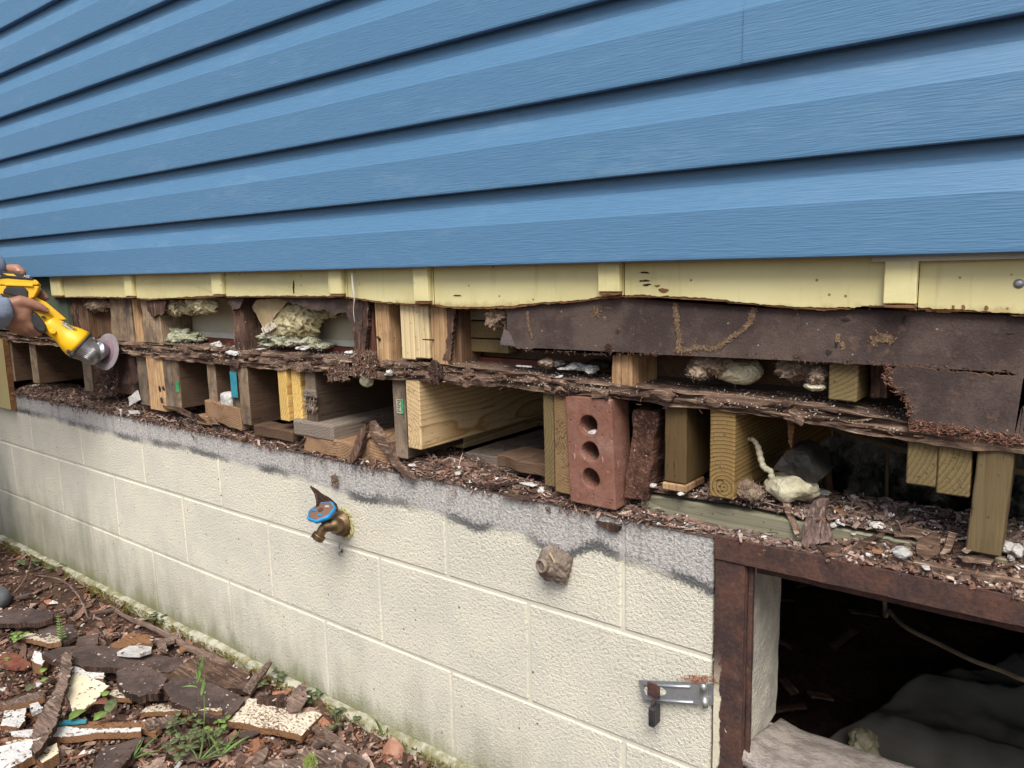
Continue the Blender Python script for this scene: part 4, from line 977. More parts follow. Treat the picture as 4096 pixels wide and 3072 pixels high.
# ------------------------------------------------------------------ brown fibreboard sheathing
FBY = -.0115
up = ptsY(cD, [(150, 490), (178, 400), (215, 300), (205, 200)], FBY)
f1 = ptsY(cD, [(148, 490), (172, 410), (190, 330), (180, 250)], FBY) 
top_r = [Vector((XR, FBY, .60)), Vector((XR, FBY, at(cF(1858, 1010), FBY).z - .004))]
bot = ptsY(cF, [(1858, 1015), (1400, 985), (1020, 955), (700, 935), (450, 925), (200, 918), (0, 905)], FBY) + ptsY(cE, [(1250, 235), (900, 222), (500, 205), (200, 200)], FBY) + ptsY(cD, [(1100, 550), (900, 545), (700, 550), (520, 535), (300, 520)], FBY)
loop = [Vector((f1[3].x, FBY, .60)), top_r[0], top_r[1]] + bot + f1[:3]
fbE = empty('fibreboard_sheet', (2.3, -.006, .47), 'long dark brown fibreboard sheet hanging under the yellow boards at the right', 'fibreboard')
slab('sheet', ragged(loop[::-1], .003, .0030, 'xz', 3, ()), (0, .011, 0), (M['fibre'], M['sheath_edge']), fbE)
# paler torn corner, mud trails, holes
slab('torn_corner', ragged(ptsY(cD, [(150, 495), (240, 505), (205, 420), (175, 400)], FBY - .0006), .003, .001, 'xz', 2), (0, .0004, 0), (mat_plain('fibre_pale', (.16, .13, .135), (.12, .095, .095), 40, .95, .6, 300, .002),), fbE)
def trail(c, pts, r, parent, seed):
    rr = random.Random(seed); P = spline([at(c(*p), FBY - .0005) for p in pts], 8); it = []
    for i in range(len(P)):
        for k in range(11):
            p = P[i].lerp(P[min(i + 1, len(P) - 1)], rr.random()) + Vector((rr.gauss(0, r * .55), rr.uniform(-.0006, .0004), rr.gauss(0, r * .5)))
            k_ = rr.uniform(.6, 1.25); it.append((p, rr.uniform(.0012, .0042), rr.uniform(.001, .003), .001, (rr.gauss(0, 1), 0, rr.gauss(0, 1)), (0, -1, 0), (.20 * k_, .135 * k_, .085 * k_), 0))
    return flake_mesh('mud_trail', it, M['tint'], parent)
trail(cE, [(370, -160), (380, -80), (385, 0), (400, 90), (400, 150), (385, 190)], .0035, fbE, 1)
trail(cE, [(400, 170), (440, 190), (540, 165), (640, 175), (720, 140), (800, 80), (890, 20), (935, -60), (960, -130)], .0035, fbE, 2)
trail(cD, [(318, 300), (325, 380), (345, 450)], .0022, fbE, 3); trail(cD, [(720, 280), (740, 310)], .006, fbE, 4)
trail(cF, [(600, 760), (680, 720), (760, 750)], .006, fbE, 5)
for i, (c, x, y, wd, hh, mt) in enumerate([(cD, 800, 275, 22, 6, 'mud'), (cD, 780, 337, 10, 12, 'mud'), (cD, 812, 515, 28, 26, 'rot_dark'), (cD, 862, 415, 20, 12, 'rot_dark'), (cF, 390, 582, 36, 16, 'ink'), (cF, 865, 575, 14, 34, 'ink'), (cF, 1740, 692, 45, 7, 'ink'), (cF, 310, 740, 22, 45, 'mud'), (cF, 355, 800, 20, 40, 'mud'), (cF, 235, 850, 30, 22, 'ink'), (cF, 305, 770, 14, 28, 'ink')]):
    p = at(c(x, y), FBY); lump('surface_scab', (p.x, FBY - .0002, p.z), (abs(at(c(x + wd, y), FBY).x - p.x), .0009 if mt != 'ink' else .0005, abs(at(c(x, y + hh), FBY).z - p.z)), M[mt], fbE, .6, 140, i, 4, False, None, .5, 420)
# fringe of torn fibres along its lower edge
rn = random.Random(21); it = []
for i in range(900):
    a, b = rn.choice(list(zip(bot, bot[1:]))); p = a.lerp(b, rn.random()); kk = rn.uniform(.5, 1.3)
    it.append((p + Vector((0, rn.uniform(-.002, .01), rn.uniform(-.004, .003))), rn.uniform(.002, .007), rn.uniform(.0004, .0012), .0005, (rn.gauss(0, .7), rn.gauss(0, .3), -1), (0, -1, .2), (.15 * kk, .09 * kk, .065 * kk), rn.gauss(0, .2)))
tag(flake_mesh('torn_fibres', it, M['tint'], fbE), kind='stuff')
# fuzzy ball at its left end
p = at(cD(120, 330), .0); tag(lump('fibre_tuft', p, (.018, .012, .02), M['ins_brown'], None, .6, 70, 3, 4, False, None, .5, 260), 'fuzzy brown fibre tuft at the left end of the long fibreboard', 'fibre tuft')
# lower scrap at the right
FB2 = -.0135
lp = ptsY(cF, [(770, 960), (1000, 972), (1300, 998), (1600, 1026), (1858, 1040)], FB2); lb = ptsY(cF, [(1850, 1575), (1700, 1570), (1500, 1535), (1300, 1500), (1100, 1475), (930, 1455), (905, 1330), (860, 1200), (780, 1140), (720, 1060), (740, 985)], FB2)
fb2 = empty('fibreboard_scrap', (2.55, -.006, .40), 'square dark brown fibreboard scrap below the long sheet at the far right', 'fibreboard')
slab('sheet', ragged((lp + lb)[::-1], .0035, .003, 'xz', 9), (0, .011, 0), (M['fibre'], M['sheath_edge']), fb2)
it = []
for i in range(1300):
    t = rn.random(); a, b = rn.choice(list(zip(lb[:6], lb[1:6]))) if t < .8 else rn.choice(list(zip(lb[5:], lb[6:]))); p = a.lerp(b, rn.random()); kk = rn.uniform(.5, 1.4)
    it.append((p + Vector((rn.gauss(0, .002), rn.uniform(-.006, .012), rn.uniform(-.006, .008))), rn.uniform(.002, .009), rn.uniform(.0004, .0013), .0006, (rn.gauss(0, 1), rn.gauss(0, .3), rn.gauss(0, .5)), (0, -1, .2), (.24 * kk, .125 * kk, .085 * kk), rn.gauss(0, .2)))
tag(flake_mesh('torn_fibres', it, M['tint'], fb2), kind='stuff')
pbox('fibreboard_sliver', cF, 1862, 2100, 1020, 1580, M['fibre'], 'dark fibreboard sliver at the right picture edge beside the square scrap', 'fibreboard', None, Y=-.012, depth=.011, amp=.001, seed=9)
# torn sheathing remnants at the left, hanging from the yellow boards
def remnant(name, c, pts, label, Y=-.0105, th=.009, seed=0, mat='fibre', bow=.003):
    o = slab(name, ragged(ptsY(c, pts, Y)[::1], .0035, .0028, 'xz', seed), (0, th, 0), (M[mat], M['rot_dark']), None, bow=bow, seed=seed); return tag(o, label, 'fibreboard remnant')
remnant('fibreboard_remnant', cB, [(1080, 280), (1760, 280), (1760, 560), (1690, 560), (1660, 480), (1600, 410), (1520, 430), (1440, 400), (1330, 400), (1240, 350), (1130, 330)], 'ragged black-brown sheathing strip over the second insulation bay', seed=1)
remnant('fibreboard_remnant', cC, [(360, 270), (500, 270), (490, 400), (485, 560), (480, 690), (540, 700), (590, 760), (560, 820), (460, 830), (400, 790), (380, 720), (400, 600), (385, 480), (400, 430), (370, 370)], 'long brown peeled sheathing strip hanging over the plate left of the studs', Y=-.013, th=.008, seed=2, mat='rot_z', bow=.006)
remnant('fibreboard_remnant', cB, [(640, 285), (780, 285), (745, 370), (690, 400), (655, 340)], 'small dark sheathing scrap at the head of the split rotten stud', seed=3)
remnant('fibreboard_remnant', cA, [(1390, 480), (1570, 480), (1560, 600), (1450, 640), (1400, 560)], 'small brown sheathing scrap on the white-streaked stud', seed=4, mat='rot_z')
remnant('fibreboard_remnant', cC, [(1060, 320), (1140, 320), (1110, 720), (1060, 720), (1085, 520)], 'thin brown peel along the orange tan stud', Y=-.002, th=.006, seed=5, mat='rot_z')

# hanging shreds below the plate
def shreds(label, c, x, y, wd, hh, n, seed, Y=-.006, cols=((.12, .07, .05), (.24, .15, .11)), top=0):
    rr = random.Random(seed); it = []
    for i in range(n):
        p = at(c(x + rr.uniform(-wd, wd), y + rr.uniform(-hh, hh)), Y + rr.uniform(-.006, .006)); t = rr.random(); col = tuple(a + (b - a) * t for a, b in zip(*cols))
        if rr.random() < .06: col = (.55, .5, .46)
        it.append((p, rr.uniform(.004, .018), rr.uniform(.0008, .003), .001, (rr.gauss(0, .6), rr.gauss(0, .4), rr.gauss(0, 1) - .6), (rr.gauss(0, 1), -1, rr.gauss(0, 1)), col, rr.gauss(0, .25)))
    o = flake_mesh('wood_shreds', it, M['tint']); return tag(o, label, 'wood shreds')
shreds('drooping clump of reddish shreds under the plate left of the peeled strip', cB, 1560, 900, 85, 75, 420, 1)
shreds('crumbly clump at the foot of the peeled sheathing strip', cC, 480, 745, 85, 90, 520, 2, -.016)
shreds('shredded fibres falling below the grinding disc', cA, 1010, 1230, 110, 140, 330, 3, -.002, ((.07, .045, .035), (.19, .12, .09)))
shreds('small drooping fibre tuft above the faucet on the block face', cT, 760, 120, 70, 110, 90, 4, -.006, ((.15, .10, .07), (.30, .21, .15)))
shreds('dusty fibres on the dusty grey joist end', cB, 1330, 1180, 45, 60, 130, 6, -.004, ((.2, .15, .11), (.34, .27, .22)))
o = pbox('bark_chip', cB, 1265, 1370, 1055, 1120, M['weathered'], 'grey bark chip snagged on the dusty joist end', 'wood chip', None, Y=-.012, depth=.008, amp=.004, sc=60, seg=(6, 2, 4), seed=3)
o = lump('foam_drip', at(cC(500, 860), .004), (.022, .01, .016), M['foam_cream'], None, .5, 60, 3, 4)
tag(o, 'pale yellow foam drip below the peeled sheathing strip', 'foam')

# ------------------------------------------------------------------ insulation in the bays
def ins(c, x, y, wd, hh, mat, label, Y=.03, dp=.02, amp=.55, sc=38, seed=0, cat='insulation', lv=5, a2=.25, sc2=150):
    p = at(c(x, y), Y); o = lump('insulation_tuft', p, (abs(at(c(x + wd, y), Y).x - p.x), dp, abs(at(c(x, y + hh), Y).z - p.z)), M[mat], None, amp if lv > 3 else .75, sc, seed, lv, lv > 3, None, a2 if lv > 3 else .5, sc2)
    if mat.startswith('ins') and lv >= 5:
        rr = random.Random(seed + 500); me = o.data; it = []; base = {'ins_brown': (.30, .23, .17), 'ins_yellow': (.56, .51, .32), 'ins_green': (.42, .42, .31)}[mat]
        for _ in range(110):
            v = me.vertices[rr.randrange(len(me.vertices))]; n_ = Vector(v.normal); d = (n_ * rr.uniform(0, .8) + Vector((rr.gauss(0, 1), rr.gauss(0, 1), rr.gauss(0, 1) - .3))).normalized(); k = rr.uniform(.6, 1.25)
            it.append((v.co + o.location + n_ * .0015, rr.uniform(.004, .016), rr.uniform(.0003, .0012), .0004, d, n_, tuple(q * k for q in base), rr.gauss(0, .25)))
        tag(flake_mesh('loose_fibres', it, M['tint'], o), kind='stuff')
    return tag(o, label, cat)
ins(cA, 935, 520, 100, 60, 'ins_brown', 'tan insulation tuft hanging above the grinding disc', .01, .015, seed=1)
ins(cB, 205, 370, 75, 70, 'ins_yellow', 'pale insulation tuft, left one at the top of the first bay', .02, .02, seed=2)
ins(cB, 340, 385, 80, 42, 'ins_yellow', 'brownish insulation tuft, middle one at the top of the first bay', .035, .02, seed=3)
ins(cB, 450, 355, 105, 62, 'ins_yellow', 'bright yellow-green insulation tuft, right one at the top of the first bay', .015, .02, seed=4)
ORD = ['leftmost', 'second from left', 'third from left', 'fourth from left', 'fifth from left', 'rightmost']
for i, (x, y, wd, hh) in enumerate([(160, 640, 45, 18), (235, 590, 48, 40), (300, 625, 50, 32), (370, 620, 60, 32), (220, 635, 60, 24)]):
    ins(cB, x, y, wd, hh, 'ins_green', 'pale green foam lump, ' + ['leftmost', 'tallest, left of centre', 'right of centre', 'rightmost', 'front middle'][i] + ' in the pile of the first bay', .03 + .01 * (i % 2), .024, .7, 62, 10 + i, 'foam', 5, .35, 120)['group'] = 'green foam lumps in the first bay'
for i, (x, y, wd, hh) in enumerate([(1020, 610, 80, 24), (1000, 670, 55, 25), (1120, 650, 65, 34), (1230, 650, 60, 30), (1320, 655, 55, 30), (1420, 690, 50, 18)]):
    ins(cB, x, y, wd, hh, 'ins_green', 'grey-green foam lump, ' + ['flat top one', 'leftmost', 'third from left', 'fourth from left', 'second from right', 'rightmost'][i] + ' in the pile of the second bay', .03 + .01 * (i % 2), .024, .7, 62, 20 + i, 'foam', 5, .35, 120)['group'] = 'green foam lumps in the second bay'
ins(cB, 1210, 470, 190, 150, 'ins_yellow', 'large pale yellow fibreglass batt sagging in the second bay', .04, .03, .4, 16, 31, lv=6, a2=.28, sc2=60)
ins(cB, 1430, 425, 110, 45, 'ins_yellow', 'thin yellow fibreglass flap at the upper right of the second bay', .05, .02, .5, 26, 32)
o = slab('paper_facing', ragged(ptsY(cB, [(850, 370), (890, 310), (1010, 300), (1135, 315), (1050, 430), (1010, 490), (930, 540), (895, 450)], .012), .004, .0012, 'xz', 5), (0, .0025, 0), (M['paper'],), None, bow=.006, seed=2)
tag(o, 'torn tan paper facing curling out of the second bay', 'paper')
o = slab('paper_scrap', ragged(ptsY(cB, [(918, 545), (1015, 485), (1042, 540), (945, 595)], .004), .004, .001, 'xz', 6), (0, .003, 0), (M['cream_speck'],), None, bow=.002, seed=5)
tag(o, 'small pale paper scrap below the torn paper facing', 'paper')
ins(cE, 560, 330, 90, 62, 'ins_brown', 'brown matted insulation left of the pale foam under the fibreboard', .03, .03, seed=41)
ins(cE, 820, 320, 190, 100, 'foam_cream', 'glossy pale foam bulge under the middle of the long fibreboard', .045, .03, .3, 18, 42, lv=6, a2=.08)
ins(cE, 700, 280, 180, 70, 'ins_brown', 'brown fuzzy mat draped over the pale foam bulge', .035, .028, .6, 30, 47, lv=6)
ins(cE, 1250, 320, 130, 90, 'ins_brown', 'grey-brown fuzzy insulation right of the pale foam bulge', .03, .03, seed=43)
ins(cE, 1430, 370, 70, 80, 'ins_brown', 'curled brown insulation strand beside the olive stud', .02, .02, seed=44)
ins(cE, 1400, 455, 80, 26, 'foam_cream', 'small olive foam lump on the plate left of the olive stud', .015, .015, .3, 40, 45)
for i, (x, y, wd, hh) in enumerate([(505, 610, 38, 20), (600, 628, 50, 24), (700, 645, 48, 20), (545, 640, 30, 10), (440, 605, 40, 24)]):
    ins(cD, x, y, wd, hh, 'white' if i != 4 else 'ins_brown', ['flat white foam crumb, leftmost on the plate above the brick', 'large white foam crumb on the plate above the brick', 'rounded white foam crumb right of the large one above the brick', 'thin white foam sliver in front on the plate above the brick', 'brown crumb left of the white foam crumbs above the brick'][i], .03 if i < 3 else .01, .014, .45, 60, 60 + i, 'foam crumb', 3)
ins(cD, 740, 615, 75, 30, 'ink', 'black plastic scrap behind the white foam crumbs', .06, .02, .3, 20, 71)
o = pbox('white_stick', cD, 245, 340, 622, 632, M['white'], 'thin white stick lying on the plate above the new joist', 'stick', None, Y=.004, depth=.003, amp=.0004)
for i, (c, x, y, wd, hh) in enumerate([(cB, 545, 680, 35, 22), (cB, 690, 748, 36, 18), (cB, 1260, 712, 34, 16), (cB, 920, 718, 22, 8), (cB, 1650, 745, 30, 14), (cC, 665, 815, 22, 22), (cD, 510, 692, 13, 9), (cC, 20, 628, 26, 14)]):
    ins(c, x, y, wd, hh, 'white', ['white plaster crumb left on the plate under the first bay', 'grey-white plaster crumb on the plate front by the split stud', 'rounded white plaster crumb on the plate in the second bay', 'tiny white plaster crumb right of the split rotten stud', 'white plaster crumb at the right end of the second bay', 'flat white flake on the plate face under the new studs', 'small oval white pebble on the plate above the brick', 'white plaster lump left of the peeled sheathing strip'][i], .0 if i not in (5, 6, 1) else -.006, .01, .4, 70, 80 + i, 'plaster crumb', 3)
# white frayed thread hanging over the yellow board
P = spline([at(c1(1521, 1178), -.037), at(c1(1524, 1235), -.036), at(c1(1531, 1290), -.034), at(c1(1527, 1340), -.030), at(c1(1532, 1392), -.028)], 10)
tag(tube('hanging_thread', P, [.0022 if i < 20 else .0016 - .0012 * (i - 20) / 20 for i in range(len(P))], M['white_strip'], None, 6), 'frayed white cord hanging down over the yellow boards', 'cord')
# ------------------------------------------------------------------ rotten litter on top of the wall
BR = [(.075, .048, .038), (.12, .077, .06), (.17, .112, .088), (.23, .16, .128), (.32, .24, .2), (.16, .085, .058)]
def litter_h(x, y):
    e = min(1, max(0, (y + .006) / .03)) * min(1, max(0, (.2 - y) / .05))
    return .2045 + e * max(0, .015 + .016 * noise.noise(Vector((x * 7, y * 16, 3))) + .007 * noise.noise(Vector((x * 24, y * 40, 8)))) * (1.0 if x < 2.0 else .6)
V = []; F = []; xs = np.arange(-1.2, 2.2, .012); ys = np.linspace(-.004, .19, 15)
for x in xs:
    for y in ys: V.append((x, y, litter_h(x, y) - (.004 if y < 0 else 0)))
m = len(ys)
for i in range(len(xs) - 1):
    for j in range(m - 1): F.append((i * m + j, (i + 1) * m + j, (i + 1) * m + j + 1, i * m + j + 1))
tag(mk('rotten_litter_bed', V, F, M['litter'], smooth=False), 'bed of crumbled brown rotten wood on the wall top', 'wood litter', kind='stuff')
rn = random.Random(77); it = []
for i in range(12500):
    x = rn.uniform(-.95, 2.14); t = rn.random()
    if t < .50: y = rn.uniform(-.006, .03)
    else: y = rn.uniform(.0, .17)
    over = rn.random() < .05 + .10 * max(0, noise.noise(Vector((x * 9, 1, 7))) * 2)
    if over:
        pos = (x, -.003 - rn.uniform(0, .006), .205 - abs(rn.gauss(0, .007))); d = (rn.gauss(0, .9), -.25, -1); nrm = (rn.gauss(0, .3), -1, .2)
    else:
        pos = (x, y, litter_h(x, y) + rn.uniform(-.001, .006)); d = (rn.gauss(0, 1), rn.gauss(0, .7), rn.gauss(0, .22)); nrm = (rn.gauss(0, .45), rn.gauss(-.2, .45), 1)
    if x > 2.0 and y < .03 and not over and rn.random() < .3: continue
    c = Vector(rn.choice(BR)) * rn.uniform(.75, 1.5)
    L = rn.uniform(.002, .009) if rn.random() < .8 else rn.uniform(.009, .034); wd = L * rn.uniform(.12, .55)
    if over: L = min(L, .014); wd = L * rn.uniform(.08, .25)
    if rn.random() < .05: c = Vector((.66, .63, .6)) * rn.uniform(.8, 1.1); L *= .45; wd = L * .7
    it.append((pos, L, min(wd, .007), rn.uniform(.0006, .002), d, nrm, tuple(c), rn.gauss(0, .12)))
tag(flake_mesh('rotten_wood_litter', it, M['tint']), 'brown shredded wood chips strewn along the wall top', 'wood litter', kind='stuff')
it = []
for i in range(1500):     # long matted shreds, in clumps
    x = rn.uniform(-.9, 2.12)
    if noise.noise(Vector((x * 5, 8, 2))) < rn.uniform(-.3, .5): continue
    y = rn.uniform(-.006, .045); c = Vector(rn.choice(BR)) * rn.uniform(.7, 1.6)
    it.append(((x, y, litter_h(x, max(y, .004)) + rn.uniform(0, .010)), rn.uniform(.012, .05), rn.uniform(.001, .0045), rn.uniform(.0006, .0018), (rn.gauss(0, 1), rn.gauss(0, .5), rn.gauss(0, .35)), (rn.gauss(0, .5), -.4, 1), tuple(c), rn.gauss(0, .14)))
tag(flake_mesh('matted_shreds', it, M['tint']), 'matted long brown wood shreds heaped along the front of the wall top', 'wood litter', kind='stuff')
# larger splintered pieces one can count
def chunk(name, c, pts, Y, th, mat, label, cat='wood chip', seed=0, jit=.0018, bow=.003, dy=0.0):
    """traced upright splinter with real thickness; dy tips it back with height"""
    P = ptsY(c, pts, Y); z0 = min(p.z for p in P); P = [Vector((p.x, p.y + (p.z - z0) * dy, p.z)) for p in P]
    o = slab(name, ragged(P, .004, jit, 'xz', seed), (0, th, 0), (M[mat],), None, bow=bow, seed=seed); return tag(o, label, cat)
chunk('splinter', cC, [(445, 1230), (490, 1175), (540, 1230), (620, 1340), (700, 1470), (840, 1600), (770, 1580), (660, 1480), (560, 1350), (480, 1260)], -.016, .012, 'rot_plate', 'long peaked brown splinter, right leg, left of the old grey joist', seed=1, dy=.12)
chunk('splinter', cC, [(440, 1240), (485, 1185), (470, 1300), (420, 1450), (380, 1480), (350, 1470), (400, 1340)], -.018, .010, 'rot_z', 'short peaked brown splinter, left leg, hanging over the flat offcut', seed=2)
chunk('splinter', cB, [(90, 1190), (230, 1195), (400, 1290), (380, 1310), (200, 1225)], -.012, .006, 'rot', 'long dark splinter lying below the green-tagged joist', seed=3)
chunk('splinter', cB, [(220, 1240), (380, 1260), (460, 1320), (300, 1280)], -.012, .006, 'rot_dark', 'dark split splinter under the long one below the green tag', seed=13)
chunk('splinter', cB, [(480, 1275), (520, 1290), (560, 1340), (520, 1335)], -.012, .005, 'rot_plate', 'pale short splinter in front of the small square offcut', seed=4)
chunk('splinter', cB, [(715, 1480), (800, 1430), (790, 1455), (740, 1485)], -.014, .004, 'orange_wood', 'orange splinter on the litter below the large tan joist', seed=5)
chunk('splinter', cB, [(1180, 1545), (1285, 1450), (1270, 1490), (1210, 1545)], -.010, .005, 'rot', 'dark pointed splinter beside the curved-grain timber end', seed=6)
chunk('splinter', cK, [(1180, 285), (1380, 300), (1480, 290), (1400, 330), (1250, 315)], -.008, .012, 'rot_dark', 'dark crusty rotten layer on the wall top below the broken plank', seed=7)
chunk('splinter', cK, [(1440, 350), (1650, 385), (1630, 400), (1450, 375)], -.010, .010, 'rot', 'brown crusty rotten layer left of the brick foot', seed=8)
chunk('splinter', cK, [(2020, 535), (2180, 560), (2170, 600), (2110, 590)], -.008, .010, 'rot_dark', 'dark rotten flap over the wall edge right of the brick foot', seed=9)
chunk('white_scrap', cA, [(1215, 1400), (1290, 1330), (1320, 1420), (1225, 1480)], -.004, .003, 'white', 'white plastic flap standing on the litter under the dark crumbling block', 'scrap', seed=10)
chunk('white_scrap', cA, [(1215, 1525), (1300, 1520), (1320, 1550), (1240, 1555)], -.016, .003, 'white', 'flat white scrap on the litter, right one below the white flap', 'scrap', seed=11)
chunk('white_scrap', cA, [(1135, 1510), (1165, 1510), (1150, 1580)], -.016, .003, 'white', 'narrow white scrap on the litter, left one below the white flap', 'scrap', seed=12)
for i, (c, x, y, wd, hh, lab) in enumerate([(cK, 870, 175, 20, 10, 'white foam crumb on the litter below the old grey joist'), (cK, 1600, 295, 45, 8, 'long white foam crumb left of the knotty joist foot'), (cK, 1680, 335, 22, 20, 'white foam crumb left of the brick foot'), (cK, 1160, 225, 22, 10, 'white foam crumb below the broken plank'), (cE, 495, 1560, 32, 22, 'large white foam crumb in front of the green timber'), (cE, 548, 1545, 25, 12, 'small white foam crumb right of the large one in front of the green timber'), (cE, 215, 1182, 20, 12, 'white foam crumb left of the pale shim'), (cE, 420, 1238, 28, 14, 'white foam crumb in front of the pale shim'), (cD, 720, 1025, 32, 16, 'white crumb inside the top hole of the brick')]):
    ins(c, x, y, wd, hh, 'white', lab, .01 if i != 8 else .004, .008, .4, 70, 110 + i, 'foam crumb', 3)

# litter on the green timber and above the hatch
it = []
for i in range(6500):
    x = rn.uniform(2.06, 2.75); y = rn.choice([rn.uniform(.02, .16), rn.uniform(-.004, .022)]); base = .2505 if y > .022 else .2065
    if y <= .022 and x < 2.2: base = .2045
    if y <= .022 and rn.random() < .45 - .6 * noise.noise(Vector((x * 11, 4, 4))): continue
    pos = (x, y, base + abs(rn.gauss(0, .004)))
    c = Vector(rn.choice(BR)).lerp(Vector((.30, .24, .215)), rn.random() * .6) * rn.uniform(.7, 1.3)
    L = rn.uniform(.0015, .007) if rn.random() < .82 else rn.uniform(.008, .03); wd = L * rn.uniform(.15, .6)
    if rn.random() < .09: c = Vector((.7, .68, .65)) * rn.uniform(.8, 1.1); L *= .6; wd = L * .7
    it.append((pos, L, min(wd, .008), rn.uniform(.0008, .003), (rn.gauss(0, 1), rn.gauss(0, 1), rn.gauss(0, .2)), (rn.gauss(0, .5), rn.gauss(0, .5), 1), tuple(c), rn.gauss(0, .12)))
for i in range(2600):     # heap sliding down over the front of the green timber
    x = rn.uniform(2.22, 2.8); k = min(1, max(0, (x - 2.30) / .12)) * (.75 + .6 * noise.noise(Vector((x * 13, 2, 9))))
    y = rn.uniform(-.006, .030); z = .2065 + max(0, k) * (y + .008) * 1.15 + abs(rn.gauss(0, .002))
    if rn.random() > .25 + k: continue
    c = Vector(rn.choice(BR)) * rn.uniform(.8, 1.5); L = rn.uniform(.003, .012) if rn.random() < .7 else rn.uniform(.012, .034)
    if rn.random() < .05: c = Vector((.6, .58, .55)); L *= .6
    it.append(((x, y, z), L, min(L * rn.uniform(.15, .5), .008), rn.uniform(.0008, .003), (rn.gauss(0, 1), rn.gauss(0, .7), rn.gauss(0, .4)), (rn.gauss(0, .5), -.5, 1), tuple(c), rn.gauss(0, .14)))
tag(flake_mesh('wood_litter_over_hatch', it, M['tint']), 'loose wood chips and white crumbs over the hatch and green timber', 'wood litter', kind='stuff')
tag(rbox('litter_shelf', (tsE.x + .02, 3.4, .1105, .21, .20, .24), M['litter'], seg=(60, 4, 2), amp=.006, sc=26, bev=.004), 'dusty brown litter heap behind the green timber', 'wood litter', kind='stuff')
V = []; F = []; xs = np.arange(tsE.x + .002, 3.3, .008); ys = np.linspace(.0, 1, 13)
for x in xs:
    f0 = .023 + .008 * abs(noise.noise(Vector((x * 22, 3, 1)))) + .012 * max(0, noise.noise(Vector((x * 6, 7, 1))))
    for t in ys:
        y = f0 + (.125 - f0) * t; V.append((x, y, .2485 + min(1, t * 6) * (.003 + .004 * noise.noise(Vector((x * 26, y * 40, 2))) + .003 * noise.noise(Vector((x * 70, y * 80, 2))))))
m = len(ys)
for i in range(len(xs) - 1):
    for j in range(m - 1): F.append((i * m + j, (i + 1) * m + j, (i + 1) * m + j + 1, i * m + j + 1))
tag(mk('dust_layer', V, F, M['litter'], smooth=False), 'layer of dusty crumbled wood on top of the green timber', 'wood litter', kind='stuff')
def lying(name, c, pts, Y, th, mat, label, seed=0, cat='wood chip', jit=.0012): return chunk(name, c, pts, Y, th, mat, label, cat, seed, jit, .002, .5)
lying('wood_strip', cG, [(342, 505), (385, 500), (470, 650), (545, 800), (520, 810), (430, 670)], .012, .006, 'rot_plate', 'pale pinkish wood strip leaning against the front of the green timber', 1)
lying('bark_slab', cG, [(590, 620), (640, 590), (710, 600), (690, 720), (700, 880), (620, 905), (560, 880), (560, 760)], .002, .012, 'bark_z', 'grey rounded bark slab leaning on the green timber', 2, 'bark')
lying('bark_slab', cG, [(700, 740), (750, 760), (790, 870), (700, 880)], .0, .008, 'bark_z', 'small grey bark piece right of the rounded slab', 12, 'bark')
lying('wood_strip', cG, [(860, 955), (1000, 880), (1130, 825), (1150, 845), (1010, 915), (880, 985)], -.002, .010, 'rot', 'brown splinter lying diagonally over the green timber front', 3)
lying('wood_strip', cG, [(790, 630), (900, 680), (1080, 740), (1060, 765), (880, 710)], .05, .008, 'orange_wood', 'orange-brown splinter on top of the green timber', 4)
lying('wood_strip', cG, [(1230, 790), (1380, 765), (1480, 800), (1560, 870), (1500, 880), (1380, 830), (1260, 830)], .02, .012, 'rot_plate', 'broad brown chip left of the tall post', 5)
lying('wood_strip', cG, [(1400, 880), (1500, 840), (1570, 860), (1590, 960), (1480, 1000), (1410, 950)], .0, .014, 'rot', 'thick brown bark lump at the foot left of the tall post', 6)
lying('wood_strip', cG, [(1640, 830), (1700, 840), (1660, 950), (1590, 970)], .0, .010, 'rot_plate', 'upright brown chip beside the tall post foot', 7)
lying('wood_strip', cG, [(1720, 970), (1900, 970), (1990, 1000), (1960, 1040), (1760, 1010)], -.004, .012, 'rot_plate', 'layered brown chip in front of the tall post foot', 8)
lying('wood_strip', cG, [(1740, 930), (1830, 885), (1855, 905), (1790, 955)], -.008, .005, 'bark', 'small pale chip leaning at the tall post foot', 9)
lying('wood_strip', cG, [(1000, 930), (1060, 990), (1190, 1030), (1180, 1045), (1040, 1010)], -.006, .010, 'rot', 'curled brown chip on the rusty lintel', 10)
lying('wood_strip', cG, [(690, 910), (860, 905), (850, 960), (720, 945)], -.004, .010, 'rot', 'flat crumbly chip on the rusty lintel right of the bark slab', 11)
lying('wood_strip', cG, [(1090, 920), (1165, 935), (1160, 955), (1100, 945)], -.002, .006, 'orange_wood', 'small pale orange chip on the rusty lintel', 13)
tag(rbox('rotten_sill_board', (2.44, 3.4, -.002, .021, .2095, .226), M['rot_plate'], seg=(80, 4, 4), amp=.005, sc=24, bev=.003), 'rotten board lying on the rusty lintel at the right edge', 'board')
